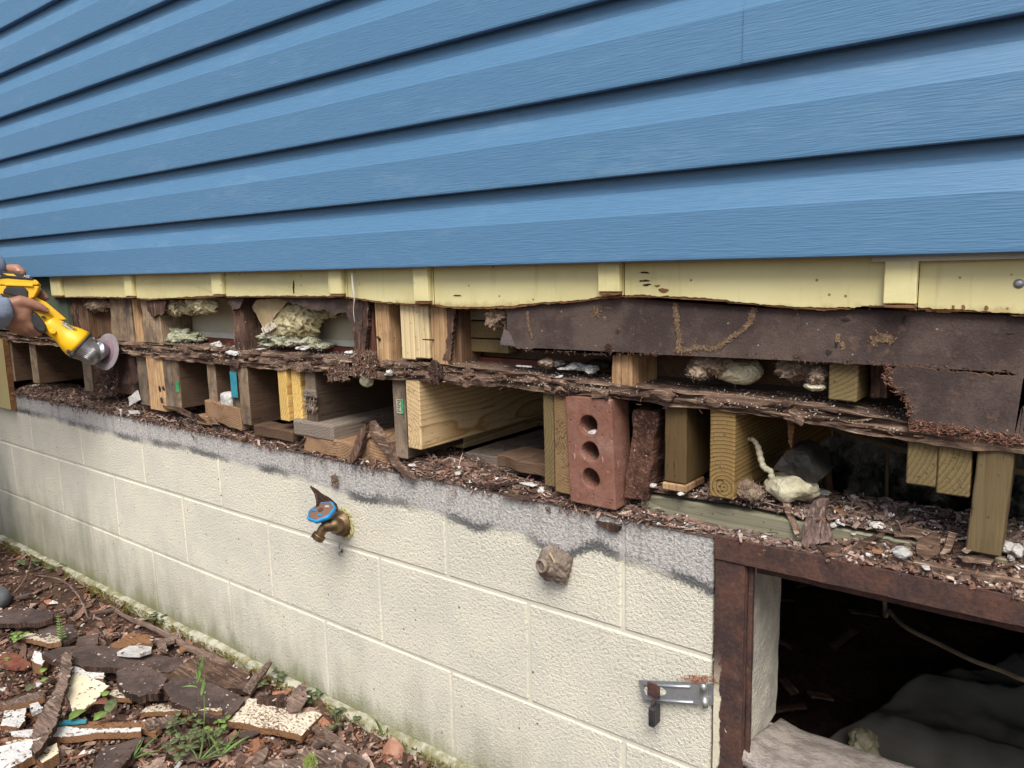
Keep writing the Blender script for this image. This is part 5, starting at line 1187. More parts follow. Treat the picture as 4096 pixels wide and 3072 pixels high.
for i, (x, y, wd, hh, lab) in enumerate([(1310, 945, 78, 38, 'large white foam chunk lying against the green timber'), (800, 730, 45, 22, 'white foam crumb on top of the green timber right of the bark slab'), (1120, 745, 50, 22, 'pale foam chunk on top of the green timber'), (960, 795, 35, 12, 'small white crumb on the green timber edge'), (730, 498, 52, 20, 'flat grey stone behind the pale strip'), (1050, 650, 50, 22, 'pale grey chip heap behind the green timber, left'), (1130, 640, 40, 16, 'pale grey chip behind the green timber, middle'), (1200, 605, 40, 18, 'pale grey chip behind the green timber, right'), (2080, 900, 60, 35, 'white foam lump heap right of the tall post, left'), (2160, 930, 55, 45, 'white foam lump right of the tall post, right'), (2120, 970, 35, 25, 'white foam lump right of the tall post, front'), (1500, 1048, 40, 10, 'thin white crumb on the rusty lintel'), (2100, 800, 70, 45, 'green-white foam lump behind the tall post')]):
    ins(cG, x, y, wd, hh, 'white' if i not in (12,) else 'ins_green', lab, -.001 if i in (0, 11) else (.03 if i < 4 or 8 <= i <= 10 else .13), .012, .4, 60, 140 + i, 'foam crumb' if i != 4 else 'stone', 4)
ins(cE, 880, 1210, 75, 50, 'ins_brown', 'grey fluffy dust ball right of the ring-patterned joist', .03, .02, .7, 50, 160)
ins(cE, 950, 1260, 60, 40, 'ins_brown', 'grey fluffy dust ball, smaller one in front on the green timber', .02, .015, .7, 50, 161)

# foam blob with tail and black plastic hood in the right bay
fo = empty('expanding_foam', at(cE(1230, 1200), .06), 'cream hardened foam blob with a curved tail under black plastic', 'foam')
p = at(cE(1230, 1190), .06); pe = at(cE(1390, 1190), .06)
lump('foam_blob', p, (pe.x - p.x + .004, .03, .022), M['foam_cream'], fo, .3, 40, 3, 5, True, None, .08, 120)
P = spline([at(cE(*q), y) for q, y in [((908, 842), .055), ((950, 850), .05), ((982, 905), .05), ((1000, 980), .05), ((1025, 1050), .05), ((1075, 1080), .05), ((1082, 1140), .05), ((1110, 1190), .055)]], 8)
tube('foam_tail', P, [.0026 + .0022 * min(1, i / 20) + .0006 * math.sin(i * 1.3) for i in range(len(P))], M['foam_cream'], fo, 10)
o = slab('plastic_hood', ragged([at(cE(*q), .04) for q in [(1080, 1075), (1130, 1000), (1185, 930), (1260, 915), (1330, 930), (1370, 1020), (1450, 1130), (1410, 1170), (1290, 1140), (1180, 1085)]], .006, .001, 'xz', 2), (.004, .05, .006), (M['black_plastic'],), None, bow=.008, seed=3)
tag(o, 'black plastic hood sitting over the cream foam blob', 'plastic hood')
chunk('wood_sliver', cE, [(1190, 690), (1225, 695), (1250, 750), (1235, 860), (1225, 915), (1210, 880), (1200, 780)], .05, .006, 'orange_wood', 'tan wood sliver hanging above the black plastic hood', seed=5)
# things deeper in the crawl space
tag(tube('blue_pipe', [Vector((1.30, .75, .15)), Vector((1.75, .62, .20)), Vector((2.0, .60, .22))], .011, M['blue_pipe'], None, 10), 'dim blue pipe in the dark bay behind the new joist', 'pipe')
V = []; F = []; nx, ny = 60, 16
for j in range(ny + 1):
    for i in range(nx + 1):
        x = 1.9 + 2.0 * i / nx; z = -.1 + .48 * j / ny
        V.append((x, 1.35 + .05 * noise.noise(Vector((x * 9, z * 3, 1))) + .018 * noise.noise(Vector((x * 40, z * 14, 5))), z))
for j in range(ny):
    for i in range(nx): F.append((j * (nx + 1) + i, j * (nx + 1) + i + 1, (j + 1) * (nx + 1) + i + 1, (j + 1) * (nx + 1) + i))
o = mk('foil_sheet', V, F, M['foil'], smooth=True); o.modifiers.new('s', 'SOLIDIFY').thickness = .002; tag(o, 'crinkled silver foil sheet glinting deep behind the right-hand joists', 'foil')
tag(tube('conduit', [Vector((1.9, .5, .395)), at(cG(900, 60), .45), at(cG(1340, 185), .40), Vector((2.9, .36, .25))], .007, M['cable'], None, 8), 'thin pale conduit crossing the dark behind the right-hand joists', 'conduit')
tag(tube('wood_stake', [at(cG(735, 170), .35), at(cG(770, 490), .35)], .008, M['joist_tan'], None, 6), 'thin pale stake standing in the dark right of the plastic hood', 'stake')

# ------------------------------------------------------------------ rusty hatch frame
frE = empty('steel_surround', (2.3, .0, -.45), 'rusty steel angle frame around the open crawl space hatch', 'door frame')
xj0 = at(cH(489, 700), -.008).x; xj1 = at(cH(652, 700), -.008).x; zt = at(cH(520, -60), -.010).z
zh0 = at(cH(700, 98), -.012).z; zh1 = .2085
rbox('jamb', (xj0, xj1, -.0075, -.0015, -.52, zh0 - .0005), M['rustp'], frE, seg=(8, 1, 60), amp=.0007, sc=60, bev=.0012)
rbox('jamb_flange', (xj1 - .0045, xj1 + .0005, -.0014, .034, -.52, zh0 - .001), M['rust'], frE, seg=(1, 4, 60), amp=.0009, sc=40, bev=.001)
rbox('jamb_stop', (xj1 + .001, xj1 + .0085, .004, .0095, -.52, zh0 - .004), M['rust'], frE, seg=(2, 1, 60), amp=.0012, sc=30, bev=.001)
rbox('lintel', (xj0 - .0008, 3.2, -.0105, -.0045, zh0, zh1), M['rust'], frE, seg=(120, 1, 6), amp=.0010, sc=30, bev=.0012)
rbox('lintel_flange', (xj0 + .004, 3.2, -.0044, .085, zh1 - .006, zh1 - .0002), M['rust'], frE, seg=(90, 4, 1), amp=.0009, sc=30, bev=.001)
rbox('lintel_stop', (xj1 + .009, 3.2, .018, .024, zh0 - .019, zh0 + .018), M['rust'], frE, seg=(90, 1, 3), amp=.0014, sc=34, bev=.001)
rbox('far_jamb', (3.145, 3.2, -.0075, -.0015, -.52, zh0 - .0005), M['rustp'], frE, seg=(4, 1, 30), amp=.0007, sc=60, bev=.0012)
# block reveal and concrete sill of the hatch
XRV = 2.236
tag(rbox('block_return', (XD + .002, XRV, .012, .192, -.178, zh0 - .02), M['mortar'], seg=(2, 10, 30), amp=.0025, sc=26, bev=.006), 'rough pale block reveal inside the left side of the hatch', 'wall reveal')
def sillz(v): return Vector((v.x, v.y, v.z - (v.y - .02) * .25 + (.010 * max(0, 1 - (v.x - XRV) / .04)) + .001 * noise.noise(Vector((v.x * 30, v.y * 30, 2)))))
tag(rbox('concrete_ledge', (XRV + .001, 3.14, -.002, .20, -.177, -.150), M['sill_concrete'], seg=(90, 16, 2), amp=.0012, sc=30, bev=.004, xf=sillz, smooth=True), 'pinkish rough concrete sill along the bottom of the hatch', 'sill')

# ------------------------------------------------------------------ inside the crawl space
def cloth():
    V = []; F = []; nx, ny = 90, 90
    EDGE = [(.20, 2.24), (.44, 2.15), (.49, 2.15), (.63, 2.215), (.655, 2.245), (.845, 2.295), (.98, 2.36), (1.07, 2.425), (1.23, 2.535), (1.5, 2.75)]
    for j in range(ny + 1):
        y = .215 + 1.25 * j / ny; e = interp(EDGE, y)
        for i in range(nx + 1):
            t = (i / nx) ** 1.4; x = e + (3.5 - e) * t; s_ = x - e
            ridge = .035 * math.exp(-((y - .66 - .10 * s_) / .045) ** 2) + .03 * math.exp(-((y - .86 - .55 * s_) / .06) ** 2) - .02 * math.exp(-((y - .56 - .2 * s_) / .06) ** 2)
            z = -.425 + .05 * max(0, y - .6) + ridge * min(1, s_ / .05 + .3) - .035 * abs(noise.noise(Vector((x * 5 + y * 2, y * 7, 1)))) - .014 * abs(noise.noise(Vector((x * 15 + y * 9, y * 13 - x * 5, 7)))) + .006 * noise.noise(Vector((x * 30, y * 30, 7))) - .03 * max(0, 1 - s_ / .02)
            V.append((x, y, z))
    for j in range(ny):
        for i in range(nx): F.append((j * (nx + 1) + i, j * (nx + 1) + i + 1, (j + 1) * (nx + 1) + i + 1, (j + 1) * (nx + 1) + i))
    o = mk('ground_tarp', V, F, M['tarp'], smooth=True); o.modifiers.new('s', 'SOLIDIFY').thickness = .002
    return tag(o, 'grey plastic ground sheet folded inside the dark hatch', 'tarp')
cloth()
p = atz(cH(1320, 1075), -.41); tag(lump('foam_chunk', p, (.036, .03, .028), M['foam_cream'], None, .5, 30, 5, 5, True, None, .2, 60), 'pale crumpled foam chunk lying on the grey ground sheet', 'foam')
P = spline([Vector((2.30, .62, .402)), at(cH(1440, 240), .50), at(cH(1470, 340), .45), at(cH(1560, 430), .40), at(cH(1750, 525), .34), at(cH(1930, 612), .28), at(cH(2100, 672), .24), at(cH(2260, 735), .2), Vector((2.70, .24, -.02)), Vector((2.85, .34, -.25)), Vector((3.0, .5, -.46))], 8)
tag(tube('cable', P, .0042, M['cable'], None, 8), 'tan cable drooping across the dark hatch opening', 'cable')
rn2 = random.Random(4)
for i in range(16):
    x = rn2.uniform(1.75, 2.15); y = rn2.uniform(.6, 1.5); L = rn2.uniform(.03, .12)
    o = rbox('hatch_debris', (-L / 2, L / 2, -.012, .012, -.004, .004), M['rot_plate' if i % 2 else 'joist_tan'], seg=(4, 2, 1), amp=.003, sc=40)
    o.location = (x, y, -.455); o.rotation_euler = (rn2.gauss(0, .2), rn2.gauss(0, .2), rn2.uniform(0, 3))
    tag(o, 'dim wood scrap lying on the crawl space floor', 'wood scrap', 'wood scraps on the crawl space floor')

# ------------------------------------------------------------------ hasp and padlock
ch = crop(2540, 2680, .1567)
hsE = empty('hasp', at(ch(1000, 600), 0.), 'galvanised steel hasp screwed to the block wall beside the hatch', 'hasp')
def hp(x, y, Y): return at(ch(x, y), Y)
slab('hasp_plate', [hp(*q, -.012) for q in [(85, 260), (1100, 300), (1640, 335), (1640, 455), (1640, 760), (1480, 870), (210, 790), (110, 400)]][::-1], (0, .0022, 0), (M['zinc'],), hsE)
for y0, y1 in ((365, 430), (745, 830)):
    V, F = tube_data([hp(230 if y0 < 500 else 300, y0 + 15, -.0125), hp(1400 if y0 < 500 else 1480, y1, -.0125)], [.0021, .0021], 8); mk('pressed_rib', V, F, M['zinc'], hsE, smooth=True)
slab('slot', [hp(*q, -.0125) for q in [(235, 500), (290, 390), (600, 400), (700, 470), (800, 560), (760, 640), (600, 660), (290, 650)]][::-1], (0, .0004, 0), (M['block'],), hsE)
for y0, y1 in ((405, 490), (570, 650)):
    q0 = hp(300, (y0 + y1) / 2, -.0165); q1 = hp(615, (y0 + y1) / 2 + 8, -.0165); hh = abs(hp(400, y0, -.02).z - hp(400, y1, -.02).z) / 2
    rbox('staple_leaf', (q0.x, q1.x, -.0165, -.008, min(q0.z, q1.z) - hh, max(q0.z, q1.z) + hh * .9), M['rust'], hsE, seg=(4, 2, 2), amp=.0006, sc=90, bev=.001)
kn = lathe('hinge_knuckle', hp(1745, 350, -.010), hp(1790, 900, -.010) - hp(1745, 350, -.010), [(0, .0046), (.011, .0046), (.0112, .0040), (.026, .0040), (.0262, .0048), (.0385, .0048)], M['zinc'], hsE, 16)
slab('fixed_leaf', [hp(*q, -.004) for q in [(1840, 360), (2005, 350), (2005, 900), (1895, 890)]][::-1], (0, .003, 0), (M['zinc'],), hsE)
slab('knuckle_bridge', [hp(*q, -.012) for q in [(1640, 335), (1760, 350), (1760, 470), (1640, 458)]][::-1], (0, .002, 0), (M['zinc'],), hsE)
slab('knuckle_bridge', [hp(*q, -.012) for q in [(1640, 760), (1790, 790), (1800, 900), (1480, 872)]][::-1], (0, .002, 0), (M['zinc'],), hsE)
it = []
for i in range(170):
    q = hp(rn.gauss(1600, 220), rn.uniform(140, 330), -.008 - rn.uniform(0, .006)); it.append((q, rn.uniform(.002, .006), .0012, .0008, (rn.gauss(0, 1), rn.gauss(0, .4), rn.gauss(0, 1)), (0, -1, 0), tuple(Vector((.36, .18, .11)) * rn.uniform(.6, 1.3)), .1))
tag(flake_mesh('rust_dust', it, M['tint'], hsE), kind='stuff')
plE2 = empty('padlock', hp(400, 1200, -.02), 'small black padlock with rusty shackle hanging from the hasp', 'padlock')
q0 = hp(335, 960, -.036); q1 = hp(475, 1500, -.036)
rbox('lock_body', (q0.x - .001, q1.x + .001, -.036, -.012, q1.z, q0.z), M['black_rubber'], plE2, seg=(5, 6, 8), amp=.0004, sc=90, bev=.0025)
V, F = tube_data(spline([hp(430, 940, -.028), hp(450, 860, -.028), hp(470, 800, -.024), hp(470, 800, -.016), hp(460, 860, -.014), hp(450, 940, -.014)], 5), .0030, 8); mk('shackle', V, F, M['rust'], plE2, smooth=True)

# ------------------------------------------------------------------ faucet
fc = at(cT(960, 1060), 0.); faE = empty('hose_faucet', fc, 'brass outdoor faucet with dirty blue wheel handle on the block wall', 'faucet')
lathe('flange', (fc.x, -.001, fc.z), (0, -1, 0), [(0, .030), (.004, .031), (.007, .029), (.010, .0255), (.018, .0245), (.022, .018), (.03, .0165)], M['brass'], faE, 28)
V, F = tube_data(spline([Vector((fc.x, -.024, fc.z)), at(cT(820, 1100), -.05), at(cT(640, 1110), -.066), at(cT(560, 1130), -.072)], 6), [.017 - .003 * min(1, i / 12) for i in range(19)], 16); mk('valve_body', V, F, M['brass'], faE, smooth=True)
sp0 = at(cT(600, 1100), -.068); sp1 = at(cT(420, 1350), -.082); V, F = tube_data(spline([sp0, sp0.lerp(sp1, .5) + Vector((0, 0, .003)), sp1], 6), .0105, 14); mk('spout', V, F, M['brass'], faE, smooth=True)
ax = (sp1 - sp0).normalized(); lathe('hose_thread', sp1 - ax * .004, ax, [(0, .012), (.001, .0145), (.004, .0148), (.005, .0135), (.007, .0148), (.009, .0135), (.011, .0146), (.013, .0125), (.013, .009), (.008, .009)], M['brass'], faE, 24)
bo0 = at(cT(600, 1060), -.066); hc = at(cT(480, 830), -.074); hax = Vector((.05, -.42, .9)).normalized()
bo0 = hc - hax * .022
lathe('bonnet', bo0 - hax * .008, hax, [(0, .0125), (.006, .0125), (.007, .0115), (.013, .0108), (.0135, .006), (.028, .005)], M['brass'], faE, 6, smooth=False)
lathe('handle_rim', hc - hax * .005, hax, [(0, .024), (0, .0285), (.004, .031), (.009, .0312), (.0105, .029), (.010, .024)], M['blue_handle'], faE, 60, 7, .045)
lathe('handle_plate', hc + hax * .0008, hax, [(0, .0275), (.0048, .0272), (.006, .024)], M['handle_rust'], faE, 60, 7, .04)
lathe('handle_screw', hc + hax * .006, hax, [(0, .006), (.003, .0055), (.0042, .003)], M['rust'], faE, 16)
for i, a in enumerate((20, 150, 265)):
    a = R(a); s_ = hax.orthogonal().normalized(); t_ = hax.cross(s_); pp = hc + hax * .0068 + (s_ * math.cos(a) + t_ * math.sin(a)) * .016
    lump('handle_boss', pp, (.0065, .0055, .0022), M['blue_handle'] if i else M['white'], faE, .2, 90, i, 3)
it = []
for i in range(150):
    a = rn.uniform(-1.6, 1.7); r = rn.uniform(.029, .037); q = Vector((fc.x + r * math.cos(a), -.002 - rn.uniform(0, .003), fc.z + r * math.sin(a)))
    it.append((q, rn.uniform(.002, .007), rn.uniform(.0015, .004), .0015, (rn.gauss(0, 1), 0, rn.gauss(0, 1)), (0, -1, 0), tuple(Vector((.62, .58, .28)) * rn.uniform(.8, 1.15)), 0))
tag(flake_mesh('yellow_caulk', it, M['tint'], faE), kind='stuff')
P = [at(cT(*q), y) for q, y in [((790, 690), -.012), ((800, 830), -.02), ((690, 660), -.05), ((450, 620), -.07), ((400, 510), -.06), ((330, 400), -.055), ((280, 335), -.055), ((150, 360), -.06), ((150, 335), -.06), ((260, 305), -.055), ((335, 255), -.05), ((470, 265), -.04), ((600, 340), -.03), ((700, 500), -.018)]]
tag(slab('bark_scrap', P, (.002, .002, .005), (M['rot_dark'],), None, bow=.002), 'curled dark bark scrap caught behind the blue faucet handle', 'bark')

# ------------------------------------------------------------------ crusty plug round an old pipe
pc2 = at(cK(1790, 790), 0.); ngE = empty('pipe_plug', pc2, 'crusty grey-brown plug around an old pipe hole in the wall', 'pipe plug')
lump('crust', (pc2.x, -.012, pc2.z), (.034, .024, .031), M['nest'], ngE, .32, 34, 3, 5, True, None, .12, 150)
lump('crust_lobe', at(cK(1720, 800), -.03), (.019, .014, .022), M['nest'], ngE, .3, 50, 5, 4, True, None, .12, 200)
V, F = lathe_data(at(cK(1705, 805), -.036), (-.2, -1, .05), [(0, .012), (.010, .013), (.012, .011), (.011, .009), (-.01, .009)], 16); mk('pipe_rim', V, F, M['nest'], ngE, smooth=True)
V, F = tube_data([at(cK(1735, 730), -.038), at(cK(1770, 790), -.042)], [.002, .001], 6); mk('straw', V, F, M['paper'], ngE)
# insect on the mortar joint below the faucet
bgp = at(crop(1100, 1750, .6329)(430, 715), -.003); bgE = empty('crane_fly', bgp, 'long-legged brown insect resting on the joint below the faucet', 'insect')
lump('insect_body', bgp + Vector((0, -.003, 0)), (.0016, .0014, .005), M['rot_dark'], bgE, .1, 90, 1, 2)
for i in range(6):
    a = R(200 + i * 16 if i < 4 else 60 + i * 12); e = bgp + Vector((math.cos(a) * .022, -.001, math.sin(a) * .018)); tube('leg', [bgp + Vector((0, -.003, 0)), bgp.lerp(e, .4) + Vector((0, -.008, 0)), e], .0004, M['rot_dark'], bgE, 5)
# ------------------------------------------------------------------ debris on the ground
def gslab(name, c, pts, h, th, mats, label, cat='board scrap', seed=0, jit=.002, seg=.006, tilt=None, bow=.004, group=None):
    P = ptsZ(c, pts, GZ + h); rr = random.Random(seed); cx = sum((p for p in P), Vector()) / len(P)
    tx, ty = tilt or (rr.gauss(0, .08), rr.gauss(0, .08))
    P = [Vector((p.x, p.y, p.z + tx * (p.x - cx.x) + ty * (p.y - cx.y))) for p in P]
    L = ragged(P, seg, jit, 'xy', seed) if jit else P
    o = slab(name, L, (0, 0, -th), tuple(M[m] for m in mats), None, bow=bow, seed=seed)
    me = o.data; k0 = o.location; nv = len(me.vertices) // 2 if bow else 0
    for _ in range(min(40, nv // 5)):
        v = me.vertices[rr.randrange(nv)].co + k0; L_ = rr.uniform(.002, .012); cc = rr.choice([(.07, .045, .035), (.15, .09, .065), (.24, .16, .12), (.5, .46, .42)])
        TOPS.append((v + Vector((0, 0, .0008)), L_, L_ * rr.uniform(.15, .7), .001, (rr.gauss(0, 1), rr.gauss(0, 1), 0), (rr.gauss(0, .15), rr.gauss(0, .15), 1), cc, rr.gauss(0, .08)))
    return tag(o, label, cat, group)
TOPS = []
D = gslab
D('fibreboard_slab', g1, [(-60, 540), (180, 558), (372, 620), (362, 680), (250, 696), (-60, 640)], .045, .014, ('fibre', 'rot_dark'), 'dark brown slab at the left picture edge above the speckled board', seed=1)
D('painted_board', g1, [(20, 668), (245, 715), (236, 750), (400, 790), (425, 850), (350, 858), (150, 752)], .030, .014, ('cream_speck', 'orange_wood'), 'narrow cream speckled board at the left under dark slabs', seed=2)
D('fibreboard_slab', g1, [(262, 692), (500, 690), (525, 765), (420, 800), (272, 792)], .036, .012, ('fibre', 'rot_dark'), 'square dark slab with a seedling in front of it', seed=3)
D('fibreboard_slab', g1, [(535, 762), (680, 742), (665, 810), (600, 832), (520, 812)], .034, .012, ('fibre', 'rot_dark'), 'small dark slab right of the square one', seed=4)
D('fibreboard_slab', g1, [(285, 935), (420, 880), (620, 842), (900, 850), (1230, 862), (1265, 900), (1150, 962), (900, 960), (700, 982), (420, 984)], .055, .016, ('fibre', 'rot_dark'), 'long dark slab carrying the white plaster chip', seed=5, jit=.004)
D('plaster_chip', g1, [(798, 882), (880, 822), (960, 812), (1036, 818), (1030, 850), (950, 888), (850, 890)], .067, .010, ('white', 'white'), 'bright white plaster chip lying on the long dark slab', 'plaster chip', seed=6, jit=.001, bow=.001)
D('bark_strip', g1, [(450, 885), (500, 905), (490, 1000), (455, 1110), (385, 1330), (290, 1490), (240, 1530), (212, 1495), (240, 1330), (300, 1230), (395, 1080), (420, 930)], .078, .016, ('bark', 'rot_dark'), 'dark weathered stick lying diagonally across the white boards', 'stick', seed=7, jit=.003, tilt=(.02, .12))
D('painted_sheet', g1, [(495, 1020), (640, 1068), (748, 1112), (690, 1160), (650, 1205), (560, 1256), (488, 1252), (472, 1180), (443, 1150)], .055, .006, ('cream_paint', 'orange_wood'), 'clean cream painted sheet fragment in the middle of the heap', seed=8, jit=.002, tilt=(.0, .16))
D('wood_block_scrap', g1, [(235, 862), (328, 885), (285, 948), (214, 922)], .045, .03, ('white_speck', 'orange_wood'), 'small white painted block left of the long dark slab', seed=9, jit=.001)
D('wood_block_scrap', g1, [(490, 963), (590, 1002), (712, 996), (702, 1040), (600, 1046), (494, 1012)], .058, .022, ('white_speck', 'orange_wood'), 'white painted block with orange end behind the cream sheet', seed=10, jit=.001)
D('fibreboard_slab', g1, [(805, 1010), (980, 962), (1050, 990), (1145, 1030), (1065, 1130), (930, 1152), (795, 1085)], .060, .020, ('fibre', 'rot_dark'), 'lumpy dark slab right of the cream sheet', seed=11, jit=.004, bow=.006)
D('fibreboard_slab', g2, [(-90, 520), (30, 470), (175, 448), (400, 510), (562, 572), (430, 702), (360, 722), (160, 690), (-30, 625)], .050, .016, ('fibre', 'rot_dark'), 'broad dark slab lying on the cream speckled board', seed=12, jit=.003)
D('fibreboard_slab', g2, [(-150, 400), (0, 320), (190, 265), (460, 335), (605, 400), (570, 525), (270, 480), (60, 470)], .036, .016, ('rot', 'rot_dark'), 'reddish brown slab behind the broad dark slab', seed=13, jit=.003)
D('painted_board', g2, [(-60, 660), (215, 712), (420, 735), (600, 585), (700, 598), (940, 650), (1182, 712), (1020, 892), (960, 872), (600, 800), (200, 745)], .030, .016, ('cream_speck', 'orange_wood'), 'long cream speckled board with orange cut edge at the lower centre', seed=14, jit=.0015, tilt=(0, 0))
D('painted_strip', g1, [(75, 1412), (350, 1372), (700, 1392), (962, 1385), (965, 1412), (620, 1425), (400, 1447), (75, 1452)], .042, .016, ('white_speck', 'orange_wood'), 'long white painted slat at the lower left', seed=15, jit=.0015)
D('wood_strip', g1, [(330, 1362), (700, 1345), (1020, 1342), (1100, 1372), (1060, 1405), (960, 1388), (600, 1392), (350, 1380)], .036, .014, ('orange_wood', 'orange_wood'), 'red-brown wood slat behind the long white painted one', seed=16, jit=.002)
D('painted_board', g1, [(-40, 1550), (222, 1468), (232, 1560), (60, 1659), (-40, 1720)], .05, .02, ('white_speck', 'orange_wood'), 'white painted board end at the bottom left corner', seed=17, jit=.0015)
D('painted_board', g1, [(40, 1490), (200, 1450), (225, 1470), (60, 1530)], .04, .012, ('cream_speck', 'orange_wood'), 'thin cream board strip above the bottom left board end', seed=27, jit=.0015)
D('wood_block_scrap', g1, [(262, 1540), (388, 1488), (402, 1560), (285, 1622), (235, 1562)], .045, .025, ('cream_paint', 'orange_wood'), 'cream painted chunk with orange end at the bottom left', seed=18, jit=.0015)
D('painted_board', g1, [(28, 1282), (172, 1245), (168, 1330), (130, 1382), (8, 1382)], .04, .012, ('white_speck', 'orange_wood'), 'white painted board scrap at the left edge', seed=19, jit=.002)
D('fibreboard_slab', g1, [(690, 1480), (760, 1485), (985, 1418), (890, 1590), (820, 1700), (630, 1700)], .034, .012, ('fibre', 'rot_dark'), 'flat brown slab at the bottom beside the grass', seed=20, jit=.002)
D('wood_strip', g1, [(10, 1195), (150, 1160), (300, 1140), (312, 1182), (180, 1215), (30, 1235)], .045, .016, ('bark', 'orange_wood'), 'pinkish brown stick at the left above the white board scrap', 'stick', seed=21, jit=.002)
D('teal_strip', g1, [(378, 1338), (480, 1326), (592, 1325), (590, 1346), (470, 1352), (380, 1357)], .046, .006, ('teal', 'teal'), 'short teal painted strip below the cream sheet', seed=22, jit=.001)
D('painted_board', g1, [(990, 1215), (1100, 1180), (1200, 1235), (1330, 1270), (1520, 1290), (1520, 1315), (1200, 1275), (960, 1262)], .036, .012, ('cream_speck', 'orange_wood'), 'cream speckled strip below the lumpy dark slab', seed=23, jit=.002)
D('painted_board', g1, [(760, 1130), (830, 1112), (905, 1160), (890, 1180), (750, 1170)], .040, .012, ('cream_speck', 'orange_wood'), 'small cream speckled scrap right of the cream sheet', seed=24, jit=.002)
D('wood_strip', g1, [(730, 960), (960, 960), (1080, 985), (1060, 1005), (800, 985)], .042, .012, ('bark', 'bark'), 'weathered stick under the right end of the long dark slab', 'stick', seed=25, jit=.002)
D('rotten_chip', g1, [(750, 830), (900, 728), (1030, 750), (1040, 800), (900, 815), (800, 850)], .038, .01, ('orange_wood', 'orange_wood'), 'rusty orange wood sheet behind the white plaster chip', seed=26, jit=.004)
D('rotten_chip', g1, [(1060, 790), (1220, 755), (1190, 790), (1130, 800), (1140, 860), (1090, 840)], .045, .01, ('bark', 'bark'), 'forked grey-brown chip behind the right end of the long slab', seed=28, jit=.002)
D('weathered_log', g2, [(640, 1150), (780, 1095), (950, 1060), (1100, 1000), (1290, 1008), (1390, 1015), (1335, 1090), (1100, 1120), (900, 1170), (700, 1210)], .040, .03, ('bark', 'bark'), 'weathered grey split log at the bottom centre', 'log', seed=29, jit=.004, bow=.006)
D('bark_strip', g2, [(1188, 850), (1260, 875), (1350, 930), (1450, 1000), (1560, 1080), (1540, 1120), (1400, 1040), (1290, 1000), (1220, 930)], .036, .012, ('bark', 'bark'), 'curved grey bark strip right of the split log', 'bark', seed=30, jit=.003)
D('dead_leaf', g2, [(902, 585), (960, 532), (1048, 520), (1062, 600), (1000, 655), (905, 642)], .055, .004, ('bark', 'bark'), 'grey-brown curled bark piece behind the speckled board', 'bark', seed=31, jit=.003, tilt=(0, .5), bow=.006)
D('rotten_chip', g2, [(680, 575), (780, 560), (890, 570), (895, 630), (760, 610), (650, 590)], .045, .014, ('rot_dark', 'rot_dark'), 'dark charred chip behind the speckled board', seed=32, jit=.004)
D('fibreboard_slab', g1, [(0, 880), (110, 878), (222, 940), (170, 968), (78, 972), (0, 950)], .030, .006, ('leaf_red', 'leaf_red'), 'red-brown dead leaf at the left below the speckled board', 'leaf', seed=33, jit=.003)
D('painted_board', g1, [(200, 1225), (260, 1210), (285, 1240), (215, 1270)], .042, .01, ('white', 'white'), 'tiny bluish white chip left of the dark diagonal stick', 'chip', seed=34, jit=.001)
D('wood_strip', g1, [(985, 1345), (1180, 1300), (1200, 1325), (1000, 1375)], .048, .012, ('bark', 'bark'), 'pale stick end pointing at the green weeds', 'stick', seed=35, jit=.002)
# upright splinter and leaves leaning against the wall foot
P = [atz(g2(540, 555), GZ + .03), atz(g2(640, 460), GZ + .05)]; base = atz(g2(580, 545), GZ + .03); tip = at(g2(770, 290), -.025)
tag(tube('splinter_stick', [base, base.lerp(tip, .35) + Vector((0, 0, .006)), base.lerp(tip, .7), tip], [.014, .013, .010, .006], M['bark'], None, 7, smooth=False), 'weathered split stick leaning against the foot of the wall', 'stick')
def leafmesh(name, base, tip, wd, mat, parent=None, cup=.15, up=(0, 0, 1), n=8):
    b, t = Vector(base), Vector(tip); ax = t - b; L = ax.length; s = ax.cross(Vector(up)); s = s.normalized() if s.length > 1e-6 else Vector((1, 0, 0)); nn = s.cross(ax).normalized(); V = []; F = []
    for i in range(n + 1):
        f = i / n; w_ = wd * (math.sin(math.pi * f ** .8) ** .8 * .5 + .01); c = b + ax * f + nn * (L * .12 * math.sin(math.pi * f))
        V += [c - s * w_ + nn * cup * w_, c - nn * .02 * w_, c + s * w_ + nn * cup * w_]
    for i in range(n):
        for k in range(2): F.append((i * 3 + k, i * 3 + k + 1, (i + 1) * 3 + k + 1, (i + 1) * 3 + k))
    o = mk(name, V, F, M[mat], parent, smooth=True); m = o.modifiers.new('s', 'SOLIDIFY'); m.thickness = .0006; return o
o = leafmesh('dead_leaf', atz(g2(1740, 1140), GZ + .01), at(g2(1752, 900), -.045), .05, 'leaf_brown', None, .2, (-.5, .8, .2)); tag(o, 'big pointed brown leaf standing at the wall foot, bottom centre', 'leaf')
o = leafmesh('dead_leaf', atz(g2(1620, 1080), GZ + .01), atz(g2(1650, 1020), GZ + .03), .022, 'leaf_brown'); tag(o, 'small orange-brown leaf left of the big pointed one', 'leaf')
